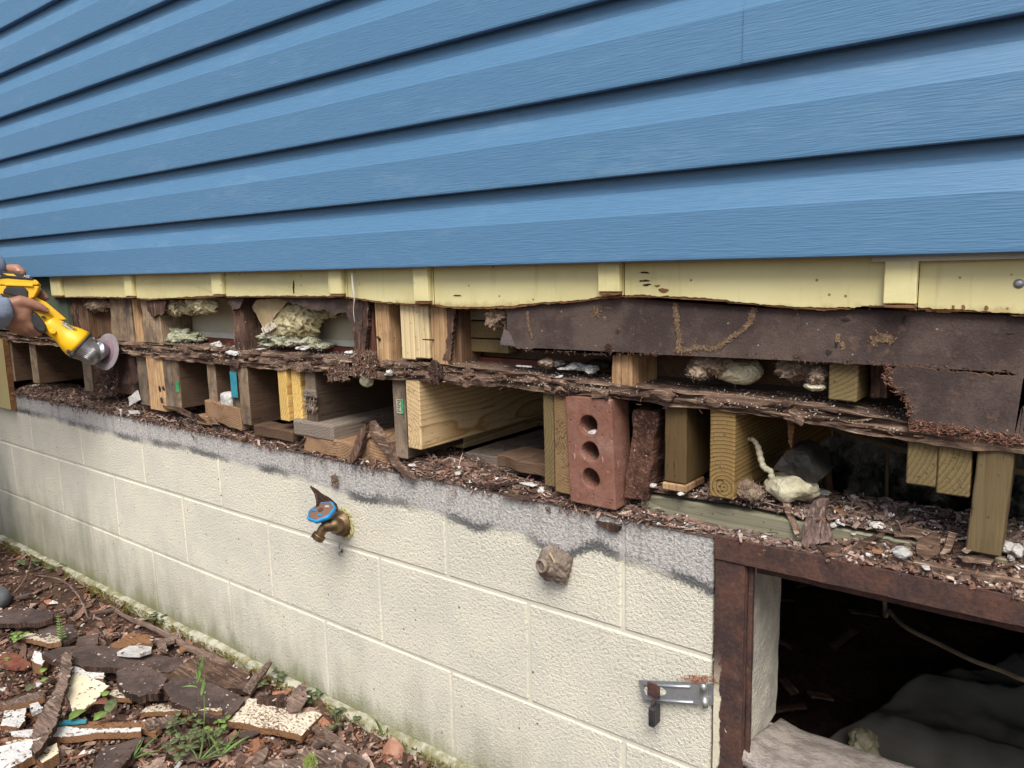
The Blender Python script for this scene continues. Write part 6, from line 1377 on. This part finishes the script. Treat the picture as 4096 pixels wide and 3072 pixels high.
# green fallen leaves
for i, (a, b, w_, mt, lab) in enumerate([((470, 1330), (592, 1262), .028, 'leaf_green', 'bright green leaf lying below the cream sheet, left one'), ((640, 1335), (745, 1275), .026, 'leaf_green', 'bright green leaf lying below the cream sheet, right one'), ((735, 1290), (795, 1180), .026, 'leaf_dark', 'dull green leaf right of the cream sheet corner'), ((700, 1170), (750, 1135), .022, 'leaf_green', 'small green leaf at the cream sheet corner'), ((640, 1215), (745, 1220), .028, 'leaf_red', 'dark red leaf at the cream sheet corner'), ((275, 1010), (325, 975), .020, 'leaf_green', 'small green leaf left of the white block'), ((275, 1070), (335, 1045), .020, 'leaf_green', 'small green leaf below the white block'), ((180, 1135), (240, 1085), .02, 'leaf_dark', 'dull green leaf at the left among brown scraps'), ((240, 1105), (290, 1080), .022, 'white', 'round white chip-like petal at the left')]):
    tag(leafmesh('fallen_leaf', atz(g1(*a), GZ + .055), atz(g1(*b), GZ + .058), w_, mt), lab, 'leaf')
# branch along the wall foot, thin twig
P = spline([atz(g1(790, 585), GZ + .03), atz(g1(900, 645), GZ + .03), atz(g1(1000, 685), GZ + .035), atz(g1(1150, 755), GZ + .035), atz(g1(1290, 835), GZ + .035), atz(g1(1430, 900), GZ + .03), atz(g1(1560, 960), GZ + .03)], 6)
P = [p + nvec(p, 30, 1) * .003 for p in P]
tag(tube('branch', P, [.006 + .006 * i / len(P) for i in range(len(P))], M['bark'], None, 9, smooth=False), 'long grey branch lying along the foot of the wall', 'branch')
P = spline([atz(g1(250, 345), GZ + .02), atz(g1(400, 368), GZ + .07), atz(g1(500, 440), GZ + .08), atz(g1(565, 540), GZ + .05), atz(g1(600, 640), GZ + .02)], 6)
tag(tube('twig', P, .0028, M['bark'], None, 6), 'thin arched reddish twig at the upper left of the debris', 'twig')
P = spline([atz(g1(240, 150), GZ + .02), atz(g1(180, 350), GZ + .05), atz(g1(90, 470), GZ + .02)], 6)
tag(tube('twig', P, .0032, M['bark'], None, 6), 'thin straight twig near the boot at the far left', 'twig')
# litter over the whole ground
rn = random.Random(101); it = []
GB = [(.09, .055, .042), (.14, .085, .065), (.19, .115, .085), (.26, .17, .13), (.10, .06, .045), (.24, .115, .07), (.33, .24, .19)]
for i in range(15000):
    u = rn.uniform(-250, 2000); v = rn.uniform(2080, 3250); q = atz((u, v), GZ)
    if q.y > -.026 or q.y < -1.1: continue
    z = gh(q.x, q.y); L = rn.uniform(.004, .018) if rn.random() < .82 else rn.uniform(.018, .06)
    c = Vector(rn.choice(GB)) * rn.uniform(.7, 1.45); wd = min(L * rn.uniform(.15, .7), .022); th = rn.uniform(.0008, .004)
    if rn.random() < .03: c = Vector((.66, .62, .56)) * rn.uniform(.8, 1.1); L *= .5; wd = L * .8
    it.append(((q.x, q.y, z + rn.uniform(.0, .013)), L, wd, th, (rn.gauss(0, 1), rn.gauss(0, 1), rn.gauss(0, .22)), (rn.gauss(0, .35), rn.gauss(0, .35), 1), tuple(c), rn.gauss(0, .1)))
for i in range(6000):
    x = rn.uniform(-1.8, 3.8); y = -rn.uniform(.03, 1.7)
    if -1.0 < x < 1.75 and y > -.62: continue
    L = rn.uniform(.006, .022) if rn.random() < .8 else rn.uniform(.022, .06); c = Vector(rn.choice(GB)) * rn.uniform(.7, 1.45)
    it.append(((x, y, gh(x, y) + rn.uniform(0, .010)), L, min(L * rn.uniform(.2, .7), .022), rn.uniform(.001, .004), (rn.gauss(0, 1), rn.gauss(0, 1), rn.gauss(0, .2)), (rn.gauss(0, .35), rn.gauss(0, .35), 1), tuple(c), rn.gauss(0, .1)))
it += TOPS
tag(flake_mesh('ground_litter', it, M['tint']), 'brown wood chips, bark and leaf litter covering the soil', 'litter', kind='stuff')
# medium bark chips one can tell apart
for i in range(40):
    u = rn.uniform(-20, 1300); v = rn.uniform(2280 + u * .42, 3072); q = atz((u, v), GZ)
    if q.y > -.05: continue
    L = rn.uniform(.03, .075); wd = L * rn.uniform(.25, .6); n_ = 9
    pts = [Vector((q.x + L * .5 * math.cos(t) * rn.uniform(.7, 1.1), q.y + wd * .5 * math.sin(t) * rn.uniform(.7, 1.1), 0)) for t in [2 * math.pi * k / n_ for k in range(n_)]]
    a = rn.uniform(0, 3.1); pts = [Vector((q.x + (p.x - q.x) * math.cos(a) - (p.y - q.y) * math.sin(a), q.y + (p.x - q.x) * math.sin(a) + (p.y - q.y) * math.cos(a), gh(q.x, q.y) + .02 + rn.uniform(-.004, .004))) for p in pts]
    o = slab('bark_chip', ragged(pts, .006, .002, 'xy', i), (0, 0, -rn.uniform(.003, .008)), (M[rn.choice(['rot', 'bark', 'fibre', 'orange_wood', 'rot'])],), None, bow=.002, seed=i)
    tag(o, 'loose brown bark chip in the ground litter', 'bark chip', 'loose bark chips in the ground litter')
# moss along the footing
it = []
for i in range(5200):
    x = rn.uniform(-1.3, 1.72); k = noise.noise(Vector((x * 4, 2, 2))) + noise.noise(Vector((x * 13, 5, 2))) * .5
    if k < -.12 and rn.random() < .8: continue
    t = abs(rn.gauss(0, .5)); y = -.020 - t * .022; z = -.406 - t * .035 + rn.uniform(-.004, .004)
    kk = rn.uniform(.6, 1.3); col = Vector((.16, .15, .03)).lerp(Vector((.22, .115, .035)), min(1, max(0, .35 + noise.noise(Vector((x * 9, 1, 1))) * 1.2))) * kk
    it.append(((x, y, z), rn.uniform(.004, .012), .0014, .001, (rn.gauss(0, .5), -.6 + rn.gauss(0, .4), 1), (rn.gauss(0, 1), -1, 0), tuple(col), rn.gauss(0, .2)))
tag(flake_mesh('moss', it, M['tint']), 'green and rusty moss along the footing', 'moss', kind='stuff')
# weeds, seedling, grass
def weed(pos, label, h, n, mat, seed, leaf=.02, spread=.03, cat='weed'):
    rr = random.Random(seed); e = empty('weed', pos, label, cat); e_ = Vector(pos)
    for k in range(n):
        a = rr.uniform(0, 6.28); top = e_ + Vector((math.cos(a) * spread * rr.uniform(.2, 1), math.sin(a) * spread * rr.uniform(.2, 1), h * rr.uniform(.35, 1)))
        tube('stem', [e_ + Vector((0, 0, -.004)), e_.lerp(top, .6) + Vector((0, 0, .004)), top], [.0012, .001, .0007], M['leaf_dark'], e, 5)
        for j in range(rr.choice((2, 3, 3))):
            b = a + j * 2.1 + rr.uniform(-.3, .3); L = leaf * rr.uniform(.7, 1.2)
            leafmesh('leaf', top, top + Vector((math.cos(b) * L, math.sin(b) * L, rr.uniform(-.2, .35) * L)), L * .75, mat, e, .15, n=4)
    return e
weed(atz(g2(130, 820), GZ + .01), 'dense dull green weed left of the speckled board end', .035, 10, 'leaf_dark', 1, .016, .04)
weed(atz(g2(60, 960), GZ + .01), 'spreading dull green weed at the bottom centre left', .035, 8, 'leaf_dark', 2, .018, .045)
weed(atz(g2(290, 1000), GZ + .01), 'small mixed green weed below the speckled board', .04, 6, 'leaf_dark', 3, .015, .04)
weed(atz(g2(350, 890), GZ + .01), 'yellow-green weed right under the orange board edge', .03, 5, 'leaf_green', 13, .016, .03)
weed(atz(g2(810, 500), GZ + .02), 'reddish vine sprig at the wall foot behind the speckled board', .05, 5, 'leaf_dark', 4, .02, .035)
weed(atz(g2(1150, 640), GZ + .02), 'small sprig at the right corner of the speckled board', .03, 4, 'leaf_dark', 5, .018, .03)
weed(atz(g2(1310, 820), GZ + .02), 'creeping vine with small leaves at the wall foot', .03, 6, 'leaf_dark', 6, .017, .05)
weed(atz(g1(205, 300), GZ + .02), 'small green weed at the upper left near the boot', .03, 4, 'leaf_dark', 7, .024, .04)
weed(atz(g1(400, 320), GZ + .02), 'small green weed at the wall foot, upper left', .03, 4, 'leaf_dark', 8, .024, .04)
weed(atz(g1(1080, 680), GZ + .02), 'round-leaved weed at the wall foot above the branch', .03, 5, 'leaf_dark', 9, .018, .03)
weed(atz(g1(140, 790), GZ + .02), 'green weed left of the narrow speckled board', .02, 4, 'leaf_green', 10, .02, .03)
weed(atz(g1(1240, 1560), GZ + .015), 'low green weed at the bottom edge', .03, 6, 'leaf_dark', 11, .022, .05)
weed(atz(g1(10, 940), GZ + .02), 'bright green sprig at the left picture edge', .02, 3, 'leaf_green', 12, .022, .03)
# fern-like seedling
b0 = atz(g1(430, 810), GZ + .03); sdE = empty('seedling', b0, 'upright pale green seedling with paired leaves by the dark slabs', 'seedling'); t0 = b0 + Vector((-.012, .0, .085))
tube('stem', [b0, b0.lerp(t0, .5), t0], [.0013, .001, .0006], M['leaf_green'], sdE, 5)
for k in range(9):
    q = b0.lerp(t0, .2 + .09 * k); L = .016 - .0011 * k
    for s_ in (-1, 1): leafmesh('leaf', q, q + (RX * s_ * .95 + Vector((0, 0, .3))) * L, L * .55, 'leaf_green', sdE, .1, n=4)
def grass(pos, label, blades, seed):
    rr = random.Random(seed); e = empty('grass_tuft', pos, label, 'grass'); p0 = Vector(pos)
    for (dx, dz, w_) in blades:
        d = RX * dx + Vector((0, 0, dz)) + RF * rr.gauss(0, .012); leafmesh('blade', p0, p0 + d, w_, 'grass', e, .35, RF, 7)
    return e
gp = atz(g1(1390, 1420), GZ + .02)
e = grass(gp, 'tall thin grass stalk with three blades in front of the dark slabs', [(-.008, .19, .002)], 1)
for (a, b, w_) in [((1340, 1090), (1385, 890), .010), ((1345, 1060), (1335, 985), .004), ((1350, 1110), (1240, 1105), .006), ((1370, 1170), (1395, 1045), .009)]:
    tb_ = e.location; d0 = (Vector(tb_) - CC).dot(RF); leafmesh('blade', CC + ray(*g1(*a)) * d0, CC + ray(*g1(*b)) * d0, w_, 'grass', e, .3, RF, 8)
grass(atz(g1(900, 1600), GZ + .02), 'fan of green grass blades beside the flat brown slab', [(.05, .045, .0035), (.065, .025, .0035), (.03, .05, .003), (.05, .012, .003), (.015, .04, .003)], 2)
grass(atz(g2(190, 1100), GZ + .01), 'green grass tuft under the weeds at the bottom', [(.015, .075, .004), (.05, .05, .0035), (.08, .045, .0035), (.05, .01, .004), (-.02, .04, .0035)], 3)
grass(atz(g2(360, 1060), GZ + .01), 'drooping green blades at the bottom below the orange edge', [(.07, .05, .007), (-.03, .06, .007), (.015, -.02, .008), (.05, .065, .005)], 4)
grass(atz(g2(1690, 960), GZ + .01), 'single short grass blade at the wall foot left of the big leaf', [(-.018, .07, .006), (.01, .05, .004)], 5)
grass(atz(g2(1760, 1140), GZ + .0), 'thin grass blade beside the big pointed leaf', [(.022, .06, .005)], 6)
grass(atz(g2(1365, 1140), GZ + .0), 'thin grass blade at the bottom edge right of the split log', [(-.004, .035, .004)], 7)
tag(lump('moss_cone', atz(g2(1085, 1150), GZ + .03), (.016, .016, .030), M['moss'], None, .3, 60, 2, 4, False, None, .3, 220), 'pale green mossy cone at the bottom edge on the split log', 'moss cone')
# ------------------------------------------------------------------ angle grinder and the person holding it
U = .2773; K = 2.27 / FP * U                         # metres per tool-frame unit
_pt = ray(.2773 * 1540, 1040 + .2773 * 1325); O_ = CC + _pt * 2.275
TF = _pt.normalized(); CT = TF.dot(RF); TX = (RX - TF * RX.dot(TF)).normalized(); TD = TF.cross(TX).normalized()
def T(x, y, d=0.0): return O_ + TX * ((x - 1540) * K * CT) + TD * ((y - 1325) * K) - TF * (d * K)
def TV(x, y, d=0.0): return TX * x + TD * y - TF * d
grE = empty('angle_grinder', T(900, 1000), 'yellow and black cordless angle grinder cutting into the rotten plate', 'angle grinder')
def prism(name, pts, d0, d1, mat, bev=10, parent=None):
    bm = bmesh.new(); f_ = [bm.verts.new(T(x, y, d1)) for x, y in pts]; b_ = [bm.verts.new(T(x, y, d0)) for x, y in pts]; n = len(pts)
    bm.faces.new(f_); bm.faces.new(b_[::-1])
    for i in range(n): bm.faces.new((f_[i], b_[i], b_[(i + 1) % n], f_[(i + 1) % n]))
    bmesh.ops.recalc_face_normals(bm, faces=bm.faces)
    bmesh.ops.bevel(bm, geom=[e for e in bm.edges if e.calc_face_angle(0) > .35], offset=bev * K, segments=3, affect='EDGES', profile=.5, clamp_overlap=True)
    V = [v.co.copy() for v in bm.verts]; bm.verts.index_update(); F = [[v.index for v in f.verts] for f in bm.faces]; bm.free()
    return mk(name, V, F, M[mat], parent or grE, smooth=False)
bat = prism('battery', [(-420, 225), (60, 228), (450, 262), (565, 330), (545, 345), (215, 330), (60, 352), (-420, 372)], -190, 178, 'black_rubber', 16)
prism('battery_shell', [(-430, 400), (-400, 345), (60, 342), (215, 314), (590, 337), (634, 378), (622, 408), (545, 412), (180, 425), (-430, 430)], -200, 165, 'yellow_tool', 22)
prism('battery_rib', [(180, 418), (200, 398), (540, 398), (552, 415), (545, 432), (185, 432)], 140, 180, 'yellow_tool', 6)
prism('rear_housing', [(-300, 432), (20, 430), (180, 425), (545, 415), (640, 415), (606, 500), (560, 580), (500, 606), (430, 600), (300, 560), (60, 545), (-300, 520)], -185, 150, 'yellow_tool', 20)
prism('grip_pad', [(205, 442), (425, 442), (482, 492), (478, 598), (330, 572), (150, 534), (170, 482)], 120, 168, 'black_rubber', 14)
prism('side_clip', [(5, 440), (90, 440), (100, 470), (60, 490), (10, 480)], 130, 172, 'yellow_tool', 8)
prism('paddle_switch', [(500, 562), (555, 556), (720, 640), (985, 866), (930, 880), (840, 862), (690, 770), (498, 620)], -70, 60, 'yellow_tool', 10)
AX = TV(.78, .625, .0).normalized(); P0 = T(430, 690)
lathe('handle_core', P0, AX, [(0, 95 * K), (60 * K, 118 * K), (200 * K, 118 * K), (420 * K, 112 * K)], M['yellow_tool'], grE, 32)
lathe('motor_housing', T(700, 900, 0), AX, [(0, 112 * K), (60 * K, 132 * K), (170 * K, 140 * K), (270 * K, 150 * K), (330 * K, 172 * K), (400 * K, 198 * K), (470 * K, 212 * K), (520 * K, 216 * K)], M['yellow_tool'], grE, 40)
lathe('seal_ring', T(700, 900, 0) + AX * (520 * K), AX, [(0, 219 * K), (16 * K, 222 * K), (26 * K, 214 * K)], M['black_rubber'], grE, 40)
prism('rubber_grip', [(478, 800), (560, 770), (630, 838), (705, 950), (722, 1010), (692, 1062), (610, 1050), (520, 985), (474, 880)], 20, 150, 'black_rubber', 45)
prism('lock_button', [(640, 830), (690, 825), (712, 845), (690, 860), (650, 855)], 120, 158, 'black_rubber', 8)
prism('side_lug', [(740, 1030), (800, 1000), (850, 1040), (830, 1080), (770, 1080)], 90, 165, 'yellow_tool', 14)
# gear head
G0 = T(700, 900, 0) + AX * (545 * K); GA = TV(.74, .65, .16).normalized()
ghd = lathe('gear_head', G0, GA, [(0, 208 * K), (40 * K, 200 * K), (90 * K, 176 * K), (130 * K, 168 * K), (180 * K, 162 * K), (250 * K, 140 * K), (300 * K, 105 * K), (325 * K, 50 * K)], M['alu'], grE, 36)
for i in range(8):
    a = G0 + GA * ((120 + i * 0) * K); o_ = TV(.65, -.74, 0) * ((-95 + i * 24) * K) + TV(0, 0, 1) * (math.sqrt(max(0, 174 ** 2 - (-95 + i * 24) ** 2)) * K)
    V, F = tube_data([a + o_ + GA * (5 * K), a + o_ * .86 + GA * (130 * K)], [8 * K, 7 * K], 6); mk('cooling_fin', V, F, M['alu'], ghd, smooth=True)
for (x, y, d) in [(1250, 1130, 60), (1060, 1360, 120), (1350, 1150, 0), (1010, 1320, 90)]: lathe('head_screw', T(x, y, d + 60), TV(0, 0, 1), [(-30 * K, 34 * K), (14 * K, 32 * K), (16 * K, 18 * K)], M['black_rubber'] if y > 1300 else M['alu'], ghd, 16)
DN = TV(.82, .12, -.56).normalized()                 # from the tool towards the disc
DC = T(1540, 1325, -20)
lathe('spindle_boss', DC - DN * (150 * K), DN, [(0, 150 * K), (50 * K, 138 * K), (90 * K, 112 * K), (125 * K, 104 * K), (135 * K, 60 * K)], M['alu'], ghd, 30)
prism('head_lug', [(1400, 1200), (1470, 1160), (1490, 1240), (1430, 1290), (1390, 1260)], -60, 80, 'alu', 14)
dsk = lathe('cutting_disc', DC - DN * (5 * K), DN, [(0, 10 * K), (0, 262 * K), (2 * K, 268 * K), (9 * K, 268 * K), (11 * K, 262 * K), (11 * K, 10 * K)], M['disc'], grE, 64)
lathe('disc_label', DC - DN * (7.5 * K), DN, [(0, 40 * K), (0, 170 * K), (2 * K, 172 * K), (2 * K, 40 * K)], M['disc_label'], dsk, 48)
lathe('flange_nut', DC - DN * (22 * K), DN, [(0, 62 * K), (10 * K, 84 * K), (14 * K, 84 * K)], M['alu'], dsk, 30)
# maker's label and print
lb = prism('name_plate', [(900, 915), (950, 905), (1110, 1010), (1060, 1030), (960, 975)], 128, 136, 'pale_tag', 2)
text('DEWALT', 50 * K, M['ink'], grE, -TV(.80, .60, 0), TV(.6, -.8, 0) * -1, T(1035, 962, 142))
text('20V', 46 * K, M['print_white'], bat, -TV(1, .12, 0), TV(.12, -1, 0) * -1, T(470, 296, 181)); text('8.0', 62 * K, M['print_white'], bat, TV(-.25, -1, 0), TV(-1, .2, 0) * -1, T(95, 290, 181)); text('DEWALT', 30 * K, M['ink'], grE, -TV(1, .05, 0), TV(0, 1, 0), T(330, 328, 167))
prism('battery_badge', [(160, 268), (300, 272), (340, 300), (220, 296)], 176, 181, 'yellow_tool', 2, bat)

# --- person
perE = empty('person', (-.55, -.55, GZ), 'worker in grey-blue long sleeves holding the yellow grinder with both hands', 'person')
def capsules(name, chains, mat, vox, parent, smooth=8):
    V = []; F = []
    for ch_ in chains:
        for (a, ra), (b, rb) in zip(ch_, ch_[1:]):
            a, b = Vector(a), Vector(b); ax = b - a; L = ax.length
            if L < 1e-5: continue
            ax.normalize(); s = ax.orthogonal().normalized(); t = ax.cross(s); n = 12; o = len(V)
            rows = [(a - ax * ra * math.cos(q), ra * math.sin(q)) for q in (.25, .7, 1.2)] + [(a, ra), (a.lerp(b, .5), (ra + rb) / 2), (b, rb)] + [(b + ax * rb * math.cos(q), rb * math.sin(q)) for q in (1.2, .7, .25)]
            for c, r in rows:
                for k in range(n): V.append(c + (s * math.cos(2 * math.pi * k / n) + t * math.sin(2 * math.pi * k / n)) * r)
            m = len(rows)
            for i in range(m - 1):
                for k in range(n): F.append((o + i * n + k, o + i * n + (k + 1) % n, o + (i + 1) * n + (k + 1) % n, o + (i + 1) * n + k))
            F.append(tuple(o + k for k in range(n))[::-1]); F.append(tuple(o + (m - 1) * n + k for k in range(n)))
    ob = mk(name, V, F, M[mat], parent)
    rm = ob.modifiers.new('r', 'REMESH'); rm.mode = 'VOXEL'; rm.voxel_size = vox; rm.use_smooth_shade = True
    sm = ob.modifiers.new('s', 'SMOOTH'); sm.iterations = smooth; sm.factor = .5
    return ob
def t_(x, y, d, r): return (T(x, y, d), r * K)
sh_r = Vector((-.50, -.62, .92)); sh_l = Vector((-.62, -.34, .96)); hip = Vector((-.72, -.52, .46))
el_r = Vector((-.22, -.52, .66)); el_l = Vector((-.30, -.36, .78))
wr = T(60, 765, 140); wl = T(-10, 205, -40)
skin = [
    # near (lower) hand
    [(el_r, .042), (T(-320, 735, 150), 112 * K), (wr, 104 * K)],
    [(wr, 112 * K), t_(210, 730, 140, 125), t_(330, 700, 140, 105)], [(wr, 112 * K), t_(200, 830, 130, 125), t_(380, 850, 120, 118)], [(wr, 100 * K), t_(170, 900, 120, 100), t_(330, 960, 100, 92)],
    [t_(230, 760, 150, 120), t_(420, 780, 120, 105), t_(430, 880, 110, 95)],
    [t_(250, 690, 150, 100), t_(380, 645, 165, 92), t_(500, 665, 160, 76), t_(620, 705, 145, 62), t_(715, 752, 128, 46)],
    [t_(400, 880, 120, 88), t_(500, 980, 90, 70), t_(590, 1052, 30, 54), t_(600, 1060, -60, 46), t_(560, 1010, -120, 40)],
    [t_(350, 930, 115, 84), t_(440, 1025, 70, 66), t_(520, 1080, 0, 52), t_(530, 1070, -80, 44), t_(500, 1010, -130, 38)],
    [t_(290, 960, 110, 78), t_(370, 1035, 60, 60), t_(440, 1070, -10, 48), t_(450, 1050, -80, 42)],
    [t_(220, 965, 100, 68), t_(290, 1025, 60, 52), t_(350, 1050, 0, 42), t_(370, 1030, -60, 38)],
    # far (upper) hand
    [(el_l, .040), (T(-250, 130, -60), 92 * K), (wl, 84 * K)],
    [(wl, 84 * K), t_(130, 205, -20, 74), t_(250, 195, 50, 68), t_(340, 200, 110, 72), t_(405, 245, 140, 58)],
    [(wl, 90 * K), t_(120, 260, -190, 95), t_(300, 330, -240, 90)], [(wl, 80 * K), t_(60, 330, -220, 90), t_(250, 420, -250, 84)],
    [t_(290, 320, -245, 72), t_(470, 400, -255, 62), t_(610, 480, -225, 56), t_(680, 540, -165, 48), t_(700, 570, -110, 40)],
    [t_(270, 380, -250, 70), t_(430, 470, -262, 60), t_(570, 545, -235, 54), t_(640, 580, -180, 46), t_(650, 590, -130, 38)],
    [t_(240, 440, -250, 66), t_(380, 530, -255, 56), t_(500, 590, -235, 48), t_(560, 610, -190, 42)],
    [t_(200, 480, -245, 56), t_(310, 560, -250, 46), t_(400, 610, -235, 40), t_(450, 620, -200, 36)],
    # arms, trunk, neck, head, legs
    [(sh_r, .06), (el_r, .045)], [(sh_l, .06), (el_l, .045)],
    [(sh_r, .075), (sh_l, .075)], [(sh_r.lerp(sh_l, .3), .10), (hip + Vector((.02, -.06, 0)), .11)], [(sh_r.lerp(sh_l, .7), .10), (hip + Vector((-.02, .06, 0)), .11)],
    [(sh_r.lerp(sh_l, .5), .055), (Vector((-.47, -.46, 1.04)), .052)], [(Vector((-.45, -.45, 1.10)), .080), (Vector((-.43, -.44, 1.17)), .088)], [(Vector((-.38, -.42, 1.10)), .05), (Vector((-.37, -.42, 1.06)), .04)], [(Vector((-.335, -.415, 1.125)), .014), (Vector((-.325, -.41, 1.11)), .016)],
    [(hip + Vector((0, -.09, 0)), .09), (Vector((-.60, -.66, .02)), .06), (Vector((-.68, -.64, -.36)), .04)], [(hip + Vector((0, .09, 0)), .09), (Vector((-.52, -.38, .04)), .06), (Vector((-.50, -.33, -.36)), .04)],
    [(Vector((-.68, -.64, -.37)), .04), (Vector((-.56, -.60, -.41)), .032)], [(Vector((-.50, -.33, -.37)), .04), (Vector((-.34, -.25, -.41)), .032)],
]
body = capsules('body', skin, 'skin', .0034, perE, 6)
def sleeve(name, pts, rad, parent):
    P = spline(pts, 8); V, F = tube_data(P, [rad[0] + (rad[1] - rad[0]) * i / (len(P) - 1) for i in range(len(P))], 28, False)
    V = [v + nvec(v, 26, 2) * .010 + nvec(v, 70, 5) * .003 for v in V]
    o = mk(name, V, F, M['shirt'], parent, smooth=True); m = o.modifiers.new('s', 'SOLIDIFY'); m.thickness = .003; m.offset = 1; return o
sleeve('sleeve', [sh_r, el_r, T(-320, 735, 150), T(165, 750, 140)], (.075, .0445), perE)
sleeve('sleeve', [sh_l, el_l, T(-250, 110, -60), T(85, 165, -40)], (.075, .030), perE)
capsules('shirt', [[(sh_r, .086), (sh_l, .086)], [(sh_r.lerp(sh_l, .3), .115), (hip + Vector((.02, -.06, .03)), .125)], [(sh_r.lerp(sh_l, .7), .115), (hip + Vector((-.02, .06, .03)), .125)]], 'shirt', .008, perE)
capsules('trousers', [[(hip + Vector((0, -.08, 0)), .115), (Vector((-.60, -.66, .02)), .08), (Vector((-.68, -.64, -.36)), .065)], [(hip + Vector((0, .08, 0)), .115), (Vector((-.52, -.38, .04)), .08), (Vector((-.50, -.33, -.36)), .065)]], 'trousers', .008, perE)
bt = atz(g1(40, 535), GZ + .02)
capsules('boot', [[(Vector((-.50, -.33, -.33)), .055), (Vector((-.48, -.32, -.395)), .05), (bt + Vector((-.03, -.012, .012)), .040)]], 'boot', .005, perE); capsules('boot', [[(Vector((-.68, -.64, -.33)), .055), (Vector((-.66, -.63, -.395)), .05), (Vector((-.50, -.58, -.40)), .042)]], 'boot', .006, perE)
capsules('hair', [[(Vector((-.465, -.455, 1.14)), .088), (Vector((-.44, -.445, 1.195)), .088)]], 'hair', .006, perE)
for (x, y, d, dx, dy) in [(372, 213, 186, .8, .55), (728, 742, 150, .85, .5)]:
    V, F = lathe_data(T(x, y, d), TV(.25, -.55, .8), [(-6 * K, 30 * K), (0, 30 * K), (4 * K, 24 * K)], 16); mk('nail', V, F, M['nail'], body, smooth=True)
